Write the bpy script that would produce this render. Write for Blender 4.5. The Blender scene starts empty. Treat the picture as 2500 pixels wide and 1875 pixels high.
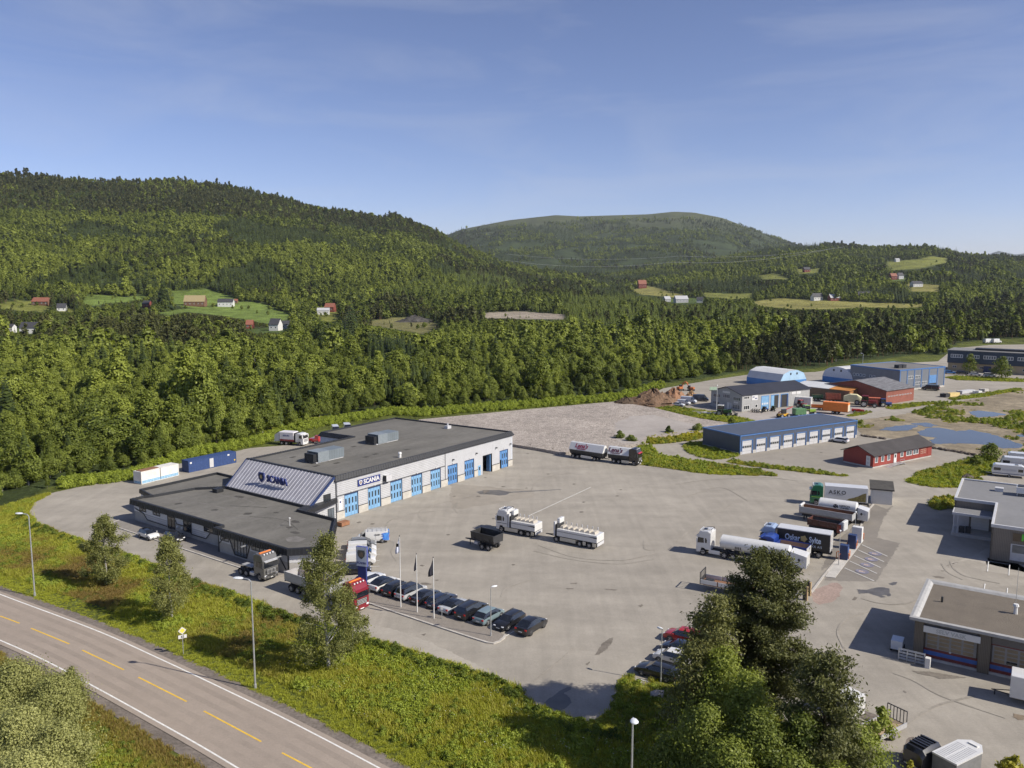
import bpy, bmesh, math, random
import numpy as np
from mathutils import Vector, Matrix

scene = bpy.context.scene
COL = scene.collection
R = math.radians
random.seed(7)
RNG = np.random.default_rng(7)

# ------------------------------------------------------------------ camera
CAM_H = 42.0
FOC = 2000.0            # focal length in photograph pixels (2500 wide)
HORIZON = 680.0
PITCH = math.atan((937.5 - HORIZON) / FOC)
cam_d = bpy.data.cameras.new('camera')
cam_d.sensor_width = 36.0
cam_d.lens = 36.0 * FOC / 2500.0
cam_d.clip_start = 0.5
cam_d.clip_end = 60000.0
cam = bpy.data.objects.new('camera', cam_d)
COL.objects.link(cam)
cam.location = (0, 0, CAM_H)
cam.rotation_euler = (math.pi / 2 - PITCH, 0, 0)
scene.camera = cam

# ------------------------------------------------------------------ sky and sun
SUN_EL = R(38.0)
SUN_H = Vector((0.928, -0.373))           # horizontal direction towards the sun
SUN_AZ = math.atan2(SUN_H.x, SUN_H.y)
world = bpy.data.worlds.new('World')
scene.world = world
world.use_nodes = True
nt = world.node_tree
nt.nodes.clear()
w_out = nt.nodes.new('ShaderNodeOutputWorld')
w_bg = nt.nodes.new('ShaderNodeBackground')
w_sky = nt.nodes.new('ShaderNodeTexSky')
w_sky.sky_type = 'NISHITA'
w_sky.sun_disc = False
w_sky.sun_elevation = SUN_EL
w_sky.sun_rotation = SUN_AZ
w_sky.altitude = 100
w_sky.air_density = 0.7
w_sky.dust_density = 0.3
w_sky.ozone_density = 4.0
w_bg.inputs["Strength"].default_value = 0.096
# thin high cirrus streaks blended into the sky
w_tc = nt.nodes.new('ShaderNodeTexCoord')
w_map = nt.nodes.new('ShaderNodeMapping')
w_map.inputs['Rotation'].default_value = (0, 0, R(20))
w_map.inputs['Scale'].default_value = (1.5, 1.0, 7.0)
w_n = nt.nodes.new('ShaderNodeTexNoise')
w_n.inputs['Scale'].default_value = 2.1
w_n.inputs['Detail'].default_value = 7
w_n.inputs['Roughness'].default_value = 0.55
w_n.inputs['Distortion'].default_value = 0.8
w_r = nt.nodes.new('ShaderNodeValToRGB')
w_r.color_ramp.elements[0].position = 0.47
w_r.color_ramp.elements[0].color = (0, 0, 0, 1)
w_r.color_ramp.elements[1].position = 0.85
w_r.color_ramp.elements[1].color = (0.30, 0.30, 0.30, 1)
w_mix = nt.nodes.new('ShaderNodeMixRGB')
w_mix.inputs['Color2'].default_value = (5.2, 5.4, 6.0, 1)
L = nt.links.new
L(w_tc.outputs['Generated'], w_map.inputs['Vector'])
L(w_map.outputs['Vector'], w_n.inputs['Vector'])
L(w_n.outputs['Fac'], w_r.inputs['Fac'])
L(w_r.outputs['Color'], w_mix.inputs['Fac'])
w_tint = nt.nodes.new('ShaderNodeMixRGB')
w_tint.blend_type = 'MULTIPLY'
w_tint.inputs['Fac'].default_value = 1.0
w_tint.inputs['Color2'].default_value = (1.27, 1.05, 1.08, 1)      # slightly violet northern summer sky
L(w_sky.outputs['Color'], w_tint.inputs['Color1'])
L(w_tint.outputs['Color'], w_mix.inputs['Color1'])
L(w_mix.outputs['Color'], w_bg.inputs['Color'])
L(w_bg.outputs['Background'], w_out.inputs['Surface'])

sun_d = bpy.data.lights.new('sun', 'SUN')
sun_d.energy = 4.9
sun_d.angle = R(0.53)
sun_d.color = (1.0, 0.935, 0.82)
sun = bpy.data.objects.new('sun', sun_d)
COL.objects.link(sun)
sv = Vector((SUN_H.x * math.cos(SUN_EL), SUN_H.y * math.cos(SUN_EL), math.sin(SUN_EL)))
sun.rotation_euler = sv.to_track_quat('Z', 'Y').to_euler()

scene.view_settings.view_transform = 'Standard'
scene.view_settings.look = 'None'
scene.view_settings.gamma = 1.0
scene.view_settings.exposure = 0.35
scene.view_settings.use_curve_mapping = False
scene.render.engine = 'CYCLES'
scene.cycles.max_bounces = 6
scene.cycles.diffuse_bounces = 2
scene.cycles.glossy_bounces = 2
scene.cycles.transmission_bounces = 3
scene.cycles.transparent_max_bounces = 6
scene.cycles.volume_bounces = 0
scene.cycles.use_denoising = True
scene.cycles.use_adaptive_sampling = True
scene.cycles.adaptive_threshold = 0.02

# ------------------------------------------------------------------ helpers
_c, _s = math.cos(PITCH), math.sin(PITCH)


def G(px, py, z=0.0):
 """ground point (plane at height z) seen at a photograph pixel"""
 a = (px - 1250.0) / FOC
 b = (937.5 - py) / FOC
 d = (a, _c + b * _s, -_s + b * _c)
 t = (z - CAM_H) / d[2]
 return Vector((d[0] * t, d[1] * t, z))


def project(x, y, z):
 """photograph pixel of world points (numpy arrays)"""
 zc = y * _c - (z - CAM_H) * _s
 yc = y * _s + (z - CAM_H) * _c
 zc = np.maximum(zc, 1e-3)
 return 1250.0 + FOC * x / zc, 937.5 - FOC * yc / zc


def inpoly(px, py, poly):
 px = np.asarray(px); py = np.asarray(py)
 c = np.zeros(px.shape, bool)
 n = len(poly)
 j = n - 1
 for i in range(n):
  xi, yi = poly[i][0], poly[i][1]
  xj, yj = poly[j][0], poly[j][1]
  if yi != yj:
   m = ((yi > py) != (yj > py)) & (px < (xj - xi) * (py - yi) / (yj - yi) + xi)
   c ^= m
  j = i
 return c


MATS = {}


def new_mat(name):
 m = bpy.data.materials.new(name)
 m.use_nodes = True
 return m, m.node_tree, m.node_tree.nodes['Principled BSDF']


def mat(name, col, rough=0.6, metal=0.0, var=0.12, scale=2.0, bump=0.0, bscale=None, spec=0.5, coat=0.0, col2=None, detail=4, emit=None, stretch=None):
 """plain procedural surface: colour broken up by noise, optional bump"""
 if name in MATS:
  return MATS[name]
 m, t, b = new_mat(name)
 n = t.nodes
 tc = n.new('ShaderNodeTexCoord')
 src = tc.outputs['Object']
 if stretch:
  mp = n.new('ShaderNodeMapping')
  mp.inputs['Scale'].default_value = stretch
  t.links.new(src, mp.inputs['Vector'])
  src = mp.outputs['Vector']
 if var > 0 or col2:
  no = n.new('ShaderNodeTexNoise')
  no.inputs['Scale'].default_value = scale
  no.inputs['Detail'].default_value = detail
  no.inputs['Roughness'].default_value = 0.6
  t.links.new(src, no.inputs['Vector'])
  rp = n.new('ShaderNodeValToRGB')
  c1 = tuple(x * (1 - var) for x in col)
  c2 = col2 if col2 else tuple(min(1, x * (1 + var)) for x in col)
  rp.color_ramp.elements[0].position = 0.32
  rp.color_ramp.elements[0].color = (*c1, 1)
  rp.color_ramp.elements[1].position = 0.68
  rp.color_ramp.elements[1].color = (*c2, 1)
  t.links.new(no.outputs['Fac'], rp.inputs['Fac'])
  t.links.new(rp.outputs['Color'], b.inputs['Base Color'])
 else:
  b.inputs['Base Color'].default_value = (*col, 1)
 b.inputs['Roughness'].default_value = rough
 b.inputs['Metallic'].default_value = metal
 b.inputs['Specular IOR Level'].default_value = spec
 if coat:
  b.inputs['Coat Weight'].default_value = coat
  b.inputs['Coat Roughness'].default_value = 0.05
 if bump:
  nb = n.new('ShaderNodeTexNoise')
  nb.inputs['Scale'].default_value = bscale or scale * 4
  nb.inputs['Detail'].default_value = 3
  t.links.new(src, nb.inputs['Vector'])
  bp = n.new('ShaderNodeBump')
  bp.inputs['Strength'].default_value = bump
  bp.inputs['Distance'].default_value = 0.05
  t.links.new(nb.outputs['Fac'], bp.inputs['Height'])
  t.links.new(bp.outputs['Normal'], b.inputs['Normal'])
 MATS[name] = m
 return m


class MB:
 """collects faces, builds one mesh object"""

 def __init__(s):
  s.v = []; s.f = []; s.mi = []

 def add(s, vs, fs, mi=0):
  o = len(s.v)
  s.v += [tuple(v) for v in vs]
  s.f += [tuple(o + i for i in f) for f in fs]
  s.mi += [mi] * len(fs)
  return s

 def box(s, x0, x1, y0, y1, z0, z1, mi=0, bev=0.0):
  if bev:
   b = bev
   # chamfered box: loft of 4 rings
   def ring(z, i):
    return [(x0 + i + b, y0 + i, z), (x1 - i - b, y0 + i, z), (x1 - i, y0 + i + b, z), (x1 - i, y1 - i - b, z),
 (x1 - i - b, y1 - i, z), (x0 + i + b, y1 - i, z), (x0 + i, y1 - i - b, z), (x0 + i, y0 + i + b, z)]
   return s.loft([ring(z0, b), ring(z0 + b, 0), ring(z1 - b, 0), ring(z1, b)], mi)
  vs = [(x0, y0, z0), (x1, y0, z0), (x1, y1, z0), (x0, y1, z0), (x0, y0, z1), (x1, y0, z1), (x1, y1, z1), (x0, y1, z1)]
  fs = [(0, 3, 2, 1), (4, 5, 6, 7), (0, 1, 5, 4), (1, 2, 6, 5), (2, 3, 7, 6), (3, 0, 4, 7)]
  return s.add(vs, fs, mi)

 def loft(s, rings, mi=0, cap=True, closed=True):
  n = len(rings[0]); vs = []; fs = []
  for r in rings:
   vs += r
  for i in range(len(rings) - 1):
   for j in range(n if closed else n - 1):
    k = (j + 1) % n
    fs.append((i * n + j, i * n + k, (i + 1) * n + k, (i + 1) * n + j))
  if cap:
   fs.append(tuple(range(n - 1, -1, -1)))
   fs.append(tuple((len(rings) - 1) * n + i for i in range(n)))
  return s.add(vs, fs, mi)

 def prism(s, poly, z0, z1, mi=0):
  a = sum(poly[i][0] * poly[(i + 1) % len(poly)][1] - poly[(i + 1) % len(poly)][0] * poly[i][1] for i in range(len(poly)))
  if a < 0:
   poly = poly[::-1]
  return s.loft([[(p[0], p[1], z0) for p in poly], [(p[0], p[1], z1) for p in poly]], mi)

 def cyl(s, p0, p1, r0, r1=None, n=10, mi=0, cap=True):
  r1 = r0 if r1 is None else r1
  p0 = Vector(p0); p1 = Vector(p1)
  d = (p1 - p0).normalized()
  a = d.orthogonal().normalized(); b = d.cross(a)
  rg = []
  for p, r in ((p0, r0), (p1, r1)):
   rg.append([tuple(p + (a * math.cos(2 * math.pi * i / n) + b * math.sin(2 * math.pi * i / n)) * r) for i in range(n)])
  return s.loft(rg, mi, cap)

 def tube(s, pts, r, n=6, mi=0):
  for i in range(len(pts) - 1):
   s.cyl(pts[i], pts[i + 1], r, r, n, mi)
  return s

 def mesh(s, name, mats, smooth=False):
  me = bpy.data.meshes.new(name)
  used = sorted({i for f in s.f for i in f})
  if len(used) < len(s.v):
   mp = {o: i for i, o in enumerate(used)}
   s.v = [s.v[i] for i in used]; s.f = [tuple(mp[i] for i in f) for f in s.f]
  me.from_pydata(s.v, [], s.f)
  for m in (mats if isinstance(mats, (list, tuple)) else [mats]):
   me.materials.append(m)
  if any(s.mi):
   me.polygons.foreach_set('material_index', s.mi)
  if smooth:
   me.polygons.foreach_set('use_smooth', [True] * len(s.f))
   try:
    me.set_sharp_from_angle(angle=R(35))
   except Exception:
    pass
  me.update()
  return me

 def build(s, name, mats, parent=None, loc=None, rz=None, smooth=False):
  return link(name, s.mesh(name, mats, smooth), parent, loc, rz)


def link(name, data, parent=None, loc=None, rz=None):
 o = bpy.data.objects.new(name, data)
 COL.objects.link(o)
 if parent is not None:
  o.parent = parent
 if loc is not None:
  o.location = loc
 if rz is not None:
  o.rotation_euler = (0, 0, rz)
 return o


def tag(o, label, cat, group=None):
 o['label'] = label
 o['category'] = cat
 if group:
  o['group'] = group
 return o


def thing(name, label, cat, loc=(0, 0, 0), rz=0.0, group=None):
 o = link(name, None, None, loc, rz)
 o.empty_display_size = 0.2
 return tag(o, label, cat, group)


def structure(o):
 o['kind'] = 'structure'
 return o


def stuff(o, label, cat):
 o['kind'] = 'stuff'
 if o.parent is None:
  o['label'] = label
  o['category'] = cat
 return o


def copy_tree(o, parent=None):
 c = o.copy()
 COL.objects.link(c)
 c.parent = parent
 for ch in list(o.children):
  copy_tree(ch, c)
 return c


def text_mesh(txt, size, bold=0.0, shear=0.0, depth=0.01, align='CENTER', space=1.0, sx=1.0):
 """lettering as a mesh lying in local XZ, facing -Y"""
 cu = bpy.data.curves.new('t', 'FONT')
 cu.body = txt
 cu.size = size
 cu.align_x = align
 cu.align_y = 'CENTER'
 cu.offset = bold
 cu.shear = shear
 cu.extrude = depth
 cu.space_character = space
 cu.resolution_u = 3
 ob = bpy.data.objects.new('t', cu)
 ts = bpy.data.scenes.new('letters')              # small scratch scene so that only this text is evaluated
 ts.collection.objects.link(ob)
 ts.view_layers[0].update()
 dg = ts.view_layers[0].depsgraph
 me = bpy.data.meshes.new_from_object(ob.evaluated_get(dg))
 bpy.data.objects.remove(ob)
 bpy.data.scenes.remove(ts)
 bpy.data.curves.remove(cu)
 me.transform(Matrix.Rotation(math.pi / 2, 4, 'X') @ Matrix.Diagonal((sx, 1, 1, 1)))
 return me


def text(name, txt, size, material, parent, loc, rz=0.0, tilt=0.0, **kw):
 me = text_mesh(txt, size, **kw)
 me.materials.clear()
 me.materials.append(material)
 o = link(name, me, parent, loc)
 o.rotation_euler = (tilt, 0, rz)
 return o
# ------------------------------------------------------------------ terrain
HILLS = [
 # pixel x of the skyline, pixel y, crest distance, foot distance, profile power
 dict(pts=[(-1500, 470), (-600, 425), (0, 436), (113, 443), (283, 452), (452, 453), (588, 467), (678, 489), (791, 516), (882, 530), (938, 539), (961, 531),
 (1017, 551), (1074, 574), (1130, 606), (1164, 622), (1243, 649), (1311, 665), (1400, 676), (1500, 690), (1700, 705), (4000, 705)], D=2300, F=800, pw=1.45),
 dict(pts=[(-1500, 660), (700, 650), (900, 625), (1085, 579), (1130, 562), (1243, 541), (1356, 529), (1412, 532), (1480, 530), (1580, 527), (1640, 521), (1690, 523), (1740, 532),
 (1763, 537), (1808, 554), (1865, 574), (1922, 595), (1990, 612), (2100, 632), (2300, 650), (4000, 660)], D=5600, F=2500, pw=1.25),
 dict(pts=[(-1500, 690), (1400, 690), (1500, 672), (1600, 658), (1700, 644), (1800, 628), (1880, 611), (1978, 606), (2012, 600), (2057, 605), (2130, 610), (2215, 609),
 (2270, 611), (2300, 614), (2350, 627), (2400, 631), (2440, 629), (2500, 638), (2700, 645), (4000, 640)], D=2900, F=1050, pw=1.25),
 dict(pts=[(-1500, 700), (2300, 700), (2380, 650), (2405, 624), (2430, 613), (2450, 617), (2475, 622), (2500, 619), (2560, 606), (2700, 620), (4000, 640)], D=13000, F=9000, pw=1.0),
 ]


def vnoise(x, y, seed=0):
 """smooth value noise, numpy"""
 xi = np.floor(x).astype(np.int64); yi = np.floor(y).astype(np.int64)
 xf = x - xi; yf = y - yi

 def h(a, b):
  n = (a * 374761393 + b * 668265263 + seed * 982451653) & 0x7fffffff
  n = ((n ^ (n >> 13)) * 1274126177) & 0x7fffffff
  return ((n ^ (n >> 16)) & 0xffff) / 65535.0
 u = xf * xf * (3 - 2 * xf); v = yf * yf * (3 - 2 * yf)
 return (h(xi, yi) * (1 - u) + h(xi + 1, yi) * u) * (1 - v) + (h(xi, yi + 1) * (1 - u) + h(xi + 1, yi + 1) * u) * v


def fbm(x, y, seed=0, o=4):
 t = 0; a = 0.5
 for i in range(o):
  t = t + a * vnoise(x * 2 ** i, y * 2 ** i, seed + i * 17)
  a *= 0.5
 return t / (1 - 0.5 ** o)


def terrain(x, y):
 x = np.asarray(x, float); y = np.asarray(y, float)
 r = np.hypot(x, y)
 yy = np.maximum(y, r * 0.15)
 px = 1250 + FOC / _c * x / yy
 h = np.maximum(r - 950, 0) * 0.006
 h = np.minimum(h, 20)
 for i, k in enumerate(HILLS):
  pts = k['pts']
  cy_ = np.interp(px, [p[0] for p in pts], [p[1] for p in pts])
  Hc = CAM_H + (HORIZON - cy_) * k['D'] * yy / np.maximum(r, 1) / FOC
  Hc = np.maximum(Hc, 0)
  t = np.clip((r - k['F']) / (k['D'] - k['F']), 0, 1)
  rough = (fbm(x / 330.0, y / 330.0, 3 + i) - 0.5) * 2
  prof = t ** k['pw'] + 0.10 * rough * np.sin(np.pi * t)
  back = np.clip((r - k['D']) / (k['D'] * 0.9), 0, 1)
  prof = np.where(r > k['D'], 1 - 0.75 * back, prof)
  h = np.maximum(h, Hc * np.clip(prof, 0, 1))
 h = h * np.clip((y / np.maximum(r, 1) - 0.15) / 0.2, 0.0, 1)
 return h - 0.06


def T(px, py):
 """terrain point seen at a photograph pixel"""
 a = (px - 1250.0) / FOC; b = (937.5 - py) / FOC
 d = np.array([a, _c + b * _s, -_s + b * _c])
 ts = np.geomspace(40, 15000, 3000)
 X = d[0] * ts; Y = d[1] * ts; Z = CAM_H + d[2] * ts
 hit = np.nonzero(Z < terrain(X, Y))[0]
 i = hit[0] if len(hit) else len(ts) - 1
 return Vector((X[i], Y[i], float(terrain(X[i], Y[i]))))


def zA(x, y): return (x / 2.458, 650 + y / 2.458)
def zB(x, y): return (1200 + x / 1.7015, 550 + y / 1.7015)
def zC(x, y): return (x / 1.843, 400 + y / 1.843)
K = 2500 / 2212.0


# clearings in the wood as seen from the drone, with the colour of what grows there
GREEN = (0.135, 0.185, 0.04); YEL = (0.165, 0.175, 0.04); HAY = (0.215, 0.20, 0.06); DIRT = (0.26, 0.21, 0.16); LOWG = (0.085, 0.12, 0.03)
CLEAR = [
 ([zA(*p) for p in [(1020, 152), (1250, 133), (1290, 150), (1410, 182), (1420, 215), (1300, 225), (1230, 250), (1110, 250), (1040, 222)]], GREEN),
 ([zA(*p) for p in [(930, 278), (1110, 255), (1300, 240), (1470, 212), (1560, 220), (1750, 290), (1740, 310), (1690, 345), (1600, 345), (1350, 300), (1120, 275), (1000, 298)]], GREEN),
 ([zA(*p) for p in [(530, 170), (650, 175), (760, 185), (870, 165), (900, 188), (740, 218), (660, 220), (560, 240), (480, 215)]], GREEN),
 ([zA(*p) for p in [(-300, 240), (0, 225), (100, 205), (280, 213), (310, 245), (250, 275), (120, 268), (0, 255), (-300, 270)]], YEL),
 ([zA(*p) for p in [(330, 238), (390, 238), (460, 265), (450, 282), (395, 275), (335, 275)]], YEL),
 ([zA(*p) for p in [(1800, 415), (1900, 402), (1905, 442), (1810, 445)]], LOWG),
 ([zA(*p) for p in [(1895, 245), (2010, 240), (2040, 290), (2030, 330), (1950, 335), (1900, 300)]], YEL),
 ([zA(*p) for p in [(840, 220), (900, 220), (900, 252), (845, 252)]], GREEN),
 ([zA(*p) for p in [(1475, 345), (1520, 345), (1525, 378), (1735, 355), (1735, 385), (1670, 400), (1540, 405), (1475, 380)]], LOWG),
 ([zA(*p) for p in [(50, 370), (220, 370), (220, 415), (50, 410)]], LOWG),
 ([zA(*p) for p in [(420, 585), (490, 575), (480, 602), (425, 612)]], GREEN),
 ([zC(*p) for p in [(1600, 716), (1790, 690), (1935, 695), (1985, 735), (1900, 765), (1720, 735)]], (0.16, 0.15, 0.06)),
 ([(K * x, K * y) for x, y in [(1045, 676), (1120, 672), (1225, 680), (1215, 690), (1050, 688)]], (0.28, 0.24, 0.19)),
 ([zB(*p) for p in [(580, 268), (650, 250), (800, 290), (790, 302), (700, 294), (620, 288)]], HAY),
 ([zB(*p) for p in [(870, 278), (960, 283), (1080, 283), (1085, 302), (1000, 308), (890, 297)]], YEL),
 ([zB(*p) for p in [(700, 303), (880, 303), (880, 325), (760, 325)]], LOWG),
 ([zB(*p) for p in [(1080, 318), (1190, 303), (1300, 308), (1460, 315), (1600, 322), (1795, 326), (1785, 343), (1550, 342), (1400, 350), (1250, 350), (1110, 335)]], HAY),
 ([zB(*p) for p in [(1640, 152), (1780, 140), (1830, 126), (1897, 138), (1890, 156), (1760, 182), (1660, 187)]], YEL),
 ([zB(*p) for p in [(1105, 208), (1180, 198), (1235, 225), (1130, 224)]], YEL),
 ([zB(*p) for p in [(1725, 240), (1860, 248), (1862, 277), (1740, 275)]], HAY),
 ([zB(*p) for p in [(1260, 182), (1370, 180), (1360, 199), (1280, 202)]], YEL),
 ([zB(*p) for p in [(1655, 210), (1720, 208), (1720, 232), (1660, 232)]], LOWG),
 ]
TREELINE = [(-900, 1330), (-300, 1290), (0, 1245), (70, 1214), (147, 1180), (322, 1160), (400, 1128), (440, 1110), (500, 1098), (640, 1072), (680, 1052), (780, 1030), (960, 1000), (1022, 1004), (1130, 996), (1500, 966),
 (1548, 955), (1600, 938), (1740, 921), (1810, 907), (1990, 900), (2090, 884), (2250, 864), (2300, 868), (2340, 838), (2420, 828), (2500, 826), (2800, 815), (3600, 800)]


def treeline(px):
 return np.interp(px, [p[0] for p in TREELINE], [p[1] for p in TREELINE])


# ---- the ground sheet, one mesh from under the drone to beyond the mountains
az = np.radians(np.concatenate([np.arange(-180, -48, 6), np.arange(-48, 48, 0.28), np.arange(48, 180.1, 6)]))
rad = np.concatenate([[2.0, 20.0, 40.0], np.geomspace(50, 19000, 560)])
A_, R_ = np.meshgrid(az, rad)
gx = R_ * np.sin(A_); gy = R_ * np.cos(A_)
gz = terrain(gx, gy)
na, nr = len(az), len(rad)
verts = np.stack([gx.ravel(), gy.ravel(), gz.ravel()], 1)
ii = (np.arange(nr - 1)[:, None] * na + np.arange(na - 1)[None, :]).ravel()
faces = np.stack([ii, ii + 1, ii + na + 1, ii + na], 1)[:, ::-1]
me = bpy.data.meshes.new('ground')
me.vertices.add(len(verts)); me.vertices.foreach_set('co', verts.ravel())
me.loops.add(faces.size); me.loops.foreach_set('vertex_index', faces.ravel().astype(np.int32))
me.polygons.add(len(faces)); me.polygons.foreach_set('loop_start', np.arange(0, faces.size, 4, dtype=np.int32))
me.update(calc_edges=True)
me.polygons.foreach_set('use_smooth', np.ones(len(faces), bool))
gp, gq = project(verts[:, 0], verts[:, 1], verts[:, 2])
rr = np.hypot(verts[:, 0], verts[:, 1])
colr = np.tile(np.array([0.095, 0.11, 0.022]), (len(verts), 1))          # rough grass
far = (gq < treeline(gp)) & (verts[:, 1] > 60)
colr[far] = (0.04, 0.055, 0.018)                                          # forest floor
hgt = verts[:, 2]
moor = np.clip((hgt - 250) / 150, 0, 1)[:, None] * (rr > 3400)[:, None]
colr = colr * (1 - moor) + np.array([0.075, 0.085, 0.035]) * moor
bare = (rr > 8500)
colr[bare] = (0.10, 0.115, 0.10)
for poly, c in CLEAR:
 m = inpoly(gp, gq, poly) & (verts[:, 1] > 60)
 colr[m] = c
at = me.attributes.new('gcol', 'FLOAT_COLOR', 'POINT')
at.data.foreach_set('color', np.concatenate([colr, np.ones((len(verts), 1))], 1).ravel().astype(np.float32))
m, t, b = new_mat('ground_cover')
n = t.nodes
ga = n.new('ShaderNodeAttribute'); ga.attribute_name = 'gcol'
tc = n.new('ShaderNodeTexCoord')
prev = ga.outputs['Color']
for sc, lo, hi in ((0.012, 0.75, 1.25), (0.09, 0.7, 1.3), (0.9, 0.65, 1.35)):
 no = n.new('ShaderNodeTexNoise'); no.inputs['Scale'].default_value = sc; no.inputs['Detail'].default_value = 5
 t.links.new(tc.outputs['Object'], no.inputs['Vector'])
 mr = n.new('ShaderNodeMapRange'); mr.inputs[1].default_value = 0.3; mr.inputs[2].default_value = 0.7; mr.inputs[3].default_value = lo; mr.inputs[4].default_value = hi
 t.links.new(no.outputs['Fac'], mr.inputs[0])
 mx = n.new('ShaderNodeMixRGB'); mx.blend_type = 'MULTIPLY'; mx.inputs['Fac'].default_value = 1
 t.links.new(prev, mx.inputs['Color1']); t.links.new(mr.outputs[0], mx.inputs['Color2'])
 prev = mx.outputs['Color']
t.links.new(prev, b.inputs['Base Color'])
b.inputs['Roughness'].default_value = 0.9
b.inputs['Specular IOR Level'].default_value = 0.15
nb = n.new('ShaderNodeTexNoise'); nb.inputs['Scale'].default_value = 0.05; nb.inputs['Detail'].default_value = 8; nb.inputs['Roughness'].default_value = 0.7
t.links.new(tc.outputs['Object'], nb.inputs['Vector'])
bp = n.new('ShaderNodeBump'); bp.inputs['Strength'].default_value = 0.8; bp.inputs['Distance'].default_value = 4.0
t.links.new(nb.outputs['Fac'], bp.inputs['Height']); t.links.new(bp.outputs['Normal'], b.inputs['Normal'])
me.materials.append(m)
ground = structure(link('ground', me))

# ------------------------------------------------------------------ foliage
def leaf_mat(name, c_lo, c_hi, trans=0.3, rough=0.55):
 """leaf colour runs between two tones by tree (tint), by leaf and by patch"""
 m, t, b = new_mat(name)
 n = t.nodes
 ta = n.new('ShaderNodeAttribute'); ta.attribute_type = 'INSTANCER'; ta.attribute_name = 'tint'
 ge = n.new('ShaderNodeNewGeometry')
 add = n.new('ShaderNodeMath'); add.operation = 'MULTIPLY_ADD'
 add.inputs[1].default_value = 0.5; add.inputs[2].default_value = -0.25
 t.links.new(ge.outputs['Random Per Island'], add.inputs[0])
 sm = n.new('ShaderNodeMath'); sm.operation = 'ADD'; sm.use_clamp = True
 t.links.new(ta.outputs['Fac'], sm.inputs[0]); t.links.new(add.outputs[0], sm.inputs[1])
 rp = n.new('ShaderNodeValToRGB')
 rp.color_ramp.elements[0].color = (*c_lo, 1); rp.color_ramp.elements[1].color = (*c_hi, 1)
 t.links.new(sm.outputs[0], rp.inputs['Fac'])
 t.links.new(rp.outputs['Color'], b.inputs['Base Color'])
 b.inputs['Roughness'].default_value = rough
 b.inputs['Specular IOR Level'].default_value = 0.25
 tr = n.new('ShaderNodeBsdfTranslucent')
 hs = n.new('ShaderNodeHueSaturation'); hs.inputs['Saturation'].default_value = 1.15; hs.inputs['Value'].default_value = 1.3
 t.links.new(rp.outputs['Color'], hs.inputs['Color']); t.links.new(hs.outputs['Color'], tr.inputs['Color'])
 mx = n.new('ShaderNodeMixShader'); mx.inputs['Fac'].default_value = trans
 t.links.new(b.outputs[0], mx.inputs[1]); t.links.new(tr.outputs[0], mx.inputs[2])
 t.links.new(mx.outputs[0], n['Material Output'].inputs['Surface'])
 MATS[name] = m
 return m


M_LEAF = leaf_mat('leaf_broad', (0.060, 0.086, 0.015), (0.275, 0.315, 0.056))
M_SPRUCE = leaf_mat('needle_spruce', (0.026, 0.040, 0.012), (0.135, 0.168, 0.028), 0.15)
M_PINE = leaf_mat('needle_pine', (0.052, 0.062, 0.020), (0.190, 0.190, 0.056), 0.2)
M_WILLOW = leaf_mat('leaf_willow', (0.14, 0.155, 0.035), (0.43, 0.43, 0.165), 0.3)
M_BIRCHLEAF = leaf_mat('leaf_birch', (0.080, 0.094, 0.025), (0.27, 0.275, 0.085), 0.3)
M_BARK = mat('bark_brown', (0.10, 0.075, 0.055), 0.9, var=0.35, scale=3, bump=0.5)
M_PINEBARK = mat('bark_pine', (0.16, 0.09, 0.05), 0.9, var=0.35, scale=3, bump=0.5)
M_BIRCHBARK = mat('bark_birch', (0.62, 0.60, 0.56), 0.8, var=0.0, col2=(0.06, 0.05, 0.045), scale=2.2, stretch=(1, 1, 5))


def np_mesh(name, V, F, material, normals=None):
 me = bpy.data.meshes.new(name)
 V = np.asarray(V, np.float32); F = np.asarray(F, np.int32)
 me.vertices.add(len(V)); me.vertices.foreach_set('co', V.ravel())
 me.loops.add(F.size); me.loops.foreach_set('vertex_index', F.ravel())
 me.polygons.add(len(F)); me.polygons.foreach_set('loop_start', np.arange(0, F.size, F.shape[1], dtype=np.int32))
 me.update(calc_edges=True)
 for q in (material if isinstance(material, (list, tuple)) else [material]):
  me.materials.append(q)
 return me


def cards(C, N, size, rng, asp=1.0, bend=0.25):
 """leaf sprays: one bent diamond (2 triangles) for each centre C with normal N"""
 k = len(C)
 N = N / np.maximum(np.linalg.norm(N, axis=1, keepdims=True), 1e-6)
 a = rng.normal(size=(k, 3)); a -= (a * N).sum(1, keepdims=True) * N
 a /= np.maximum(np.linalg.norm(a, axis=1, keepdims=True), 1e-6)
 b = np.cross(N, a)
 s = (size * (0.6 + 0.8 * rng.random((k, 1))))
 V = np.empty((k, 4, 3))
 V[:, 0] = C - a * s * asp
 V[:, 1] = C - b * s * 0.6 + N * s * bend * (rng.random((k, 1)) - 0.2)
 V[:, 2] = C + a * s * asp
 V[:, 3] = C + b * s * 0.6 + N * s * bend * (rng.random((k, 1)) - 0.2)
 i = np.arange(k)[:, None] * 4
 return V.reshape(-1, 3), np.concatenate([i + np.array([[0, 1, 2]]), i + np.array([[0, 2, 3]])])


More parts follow.
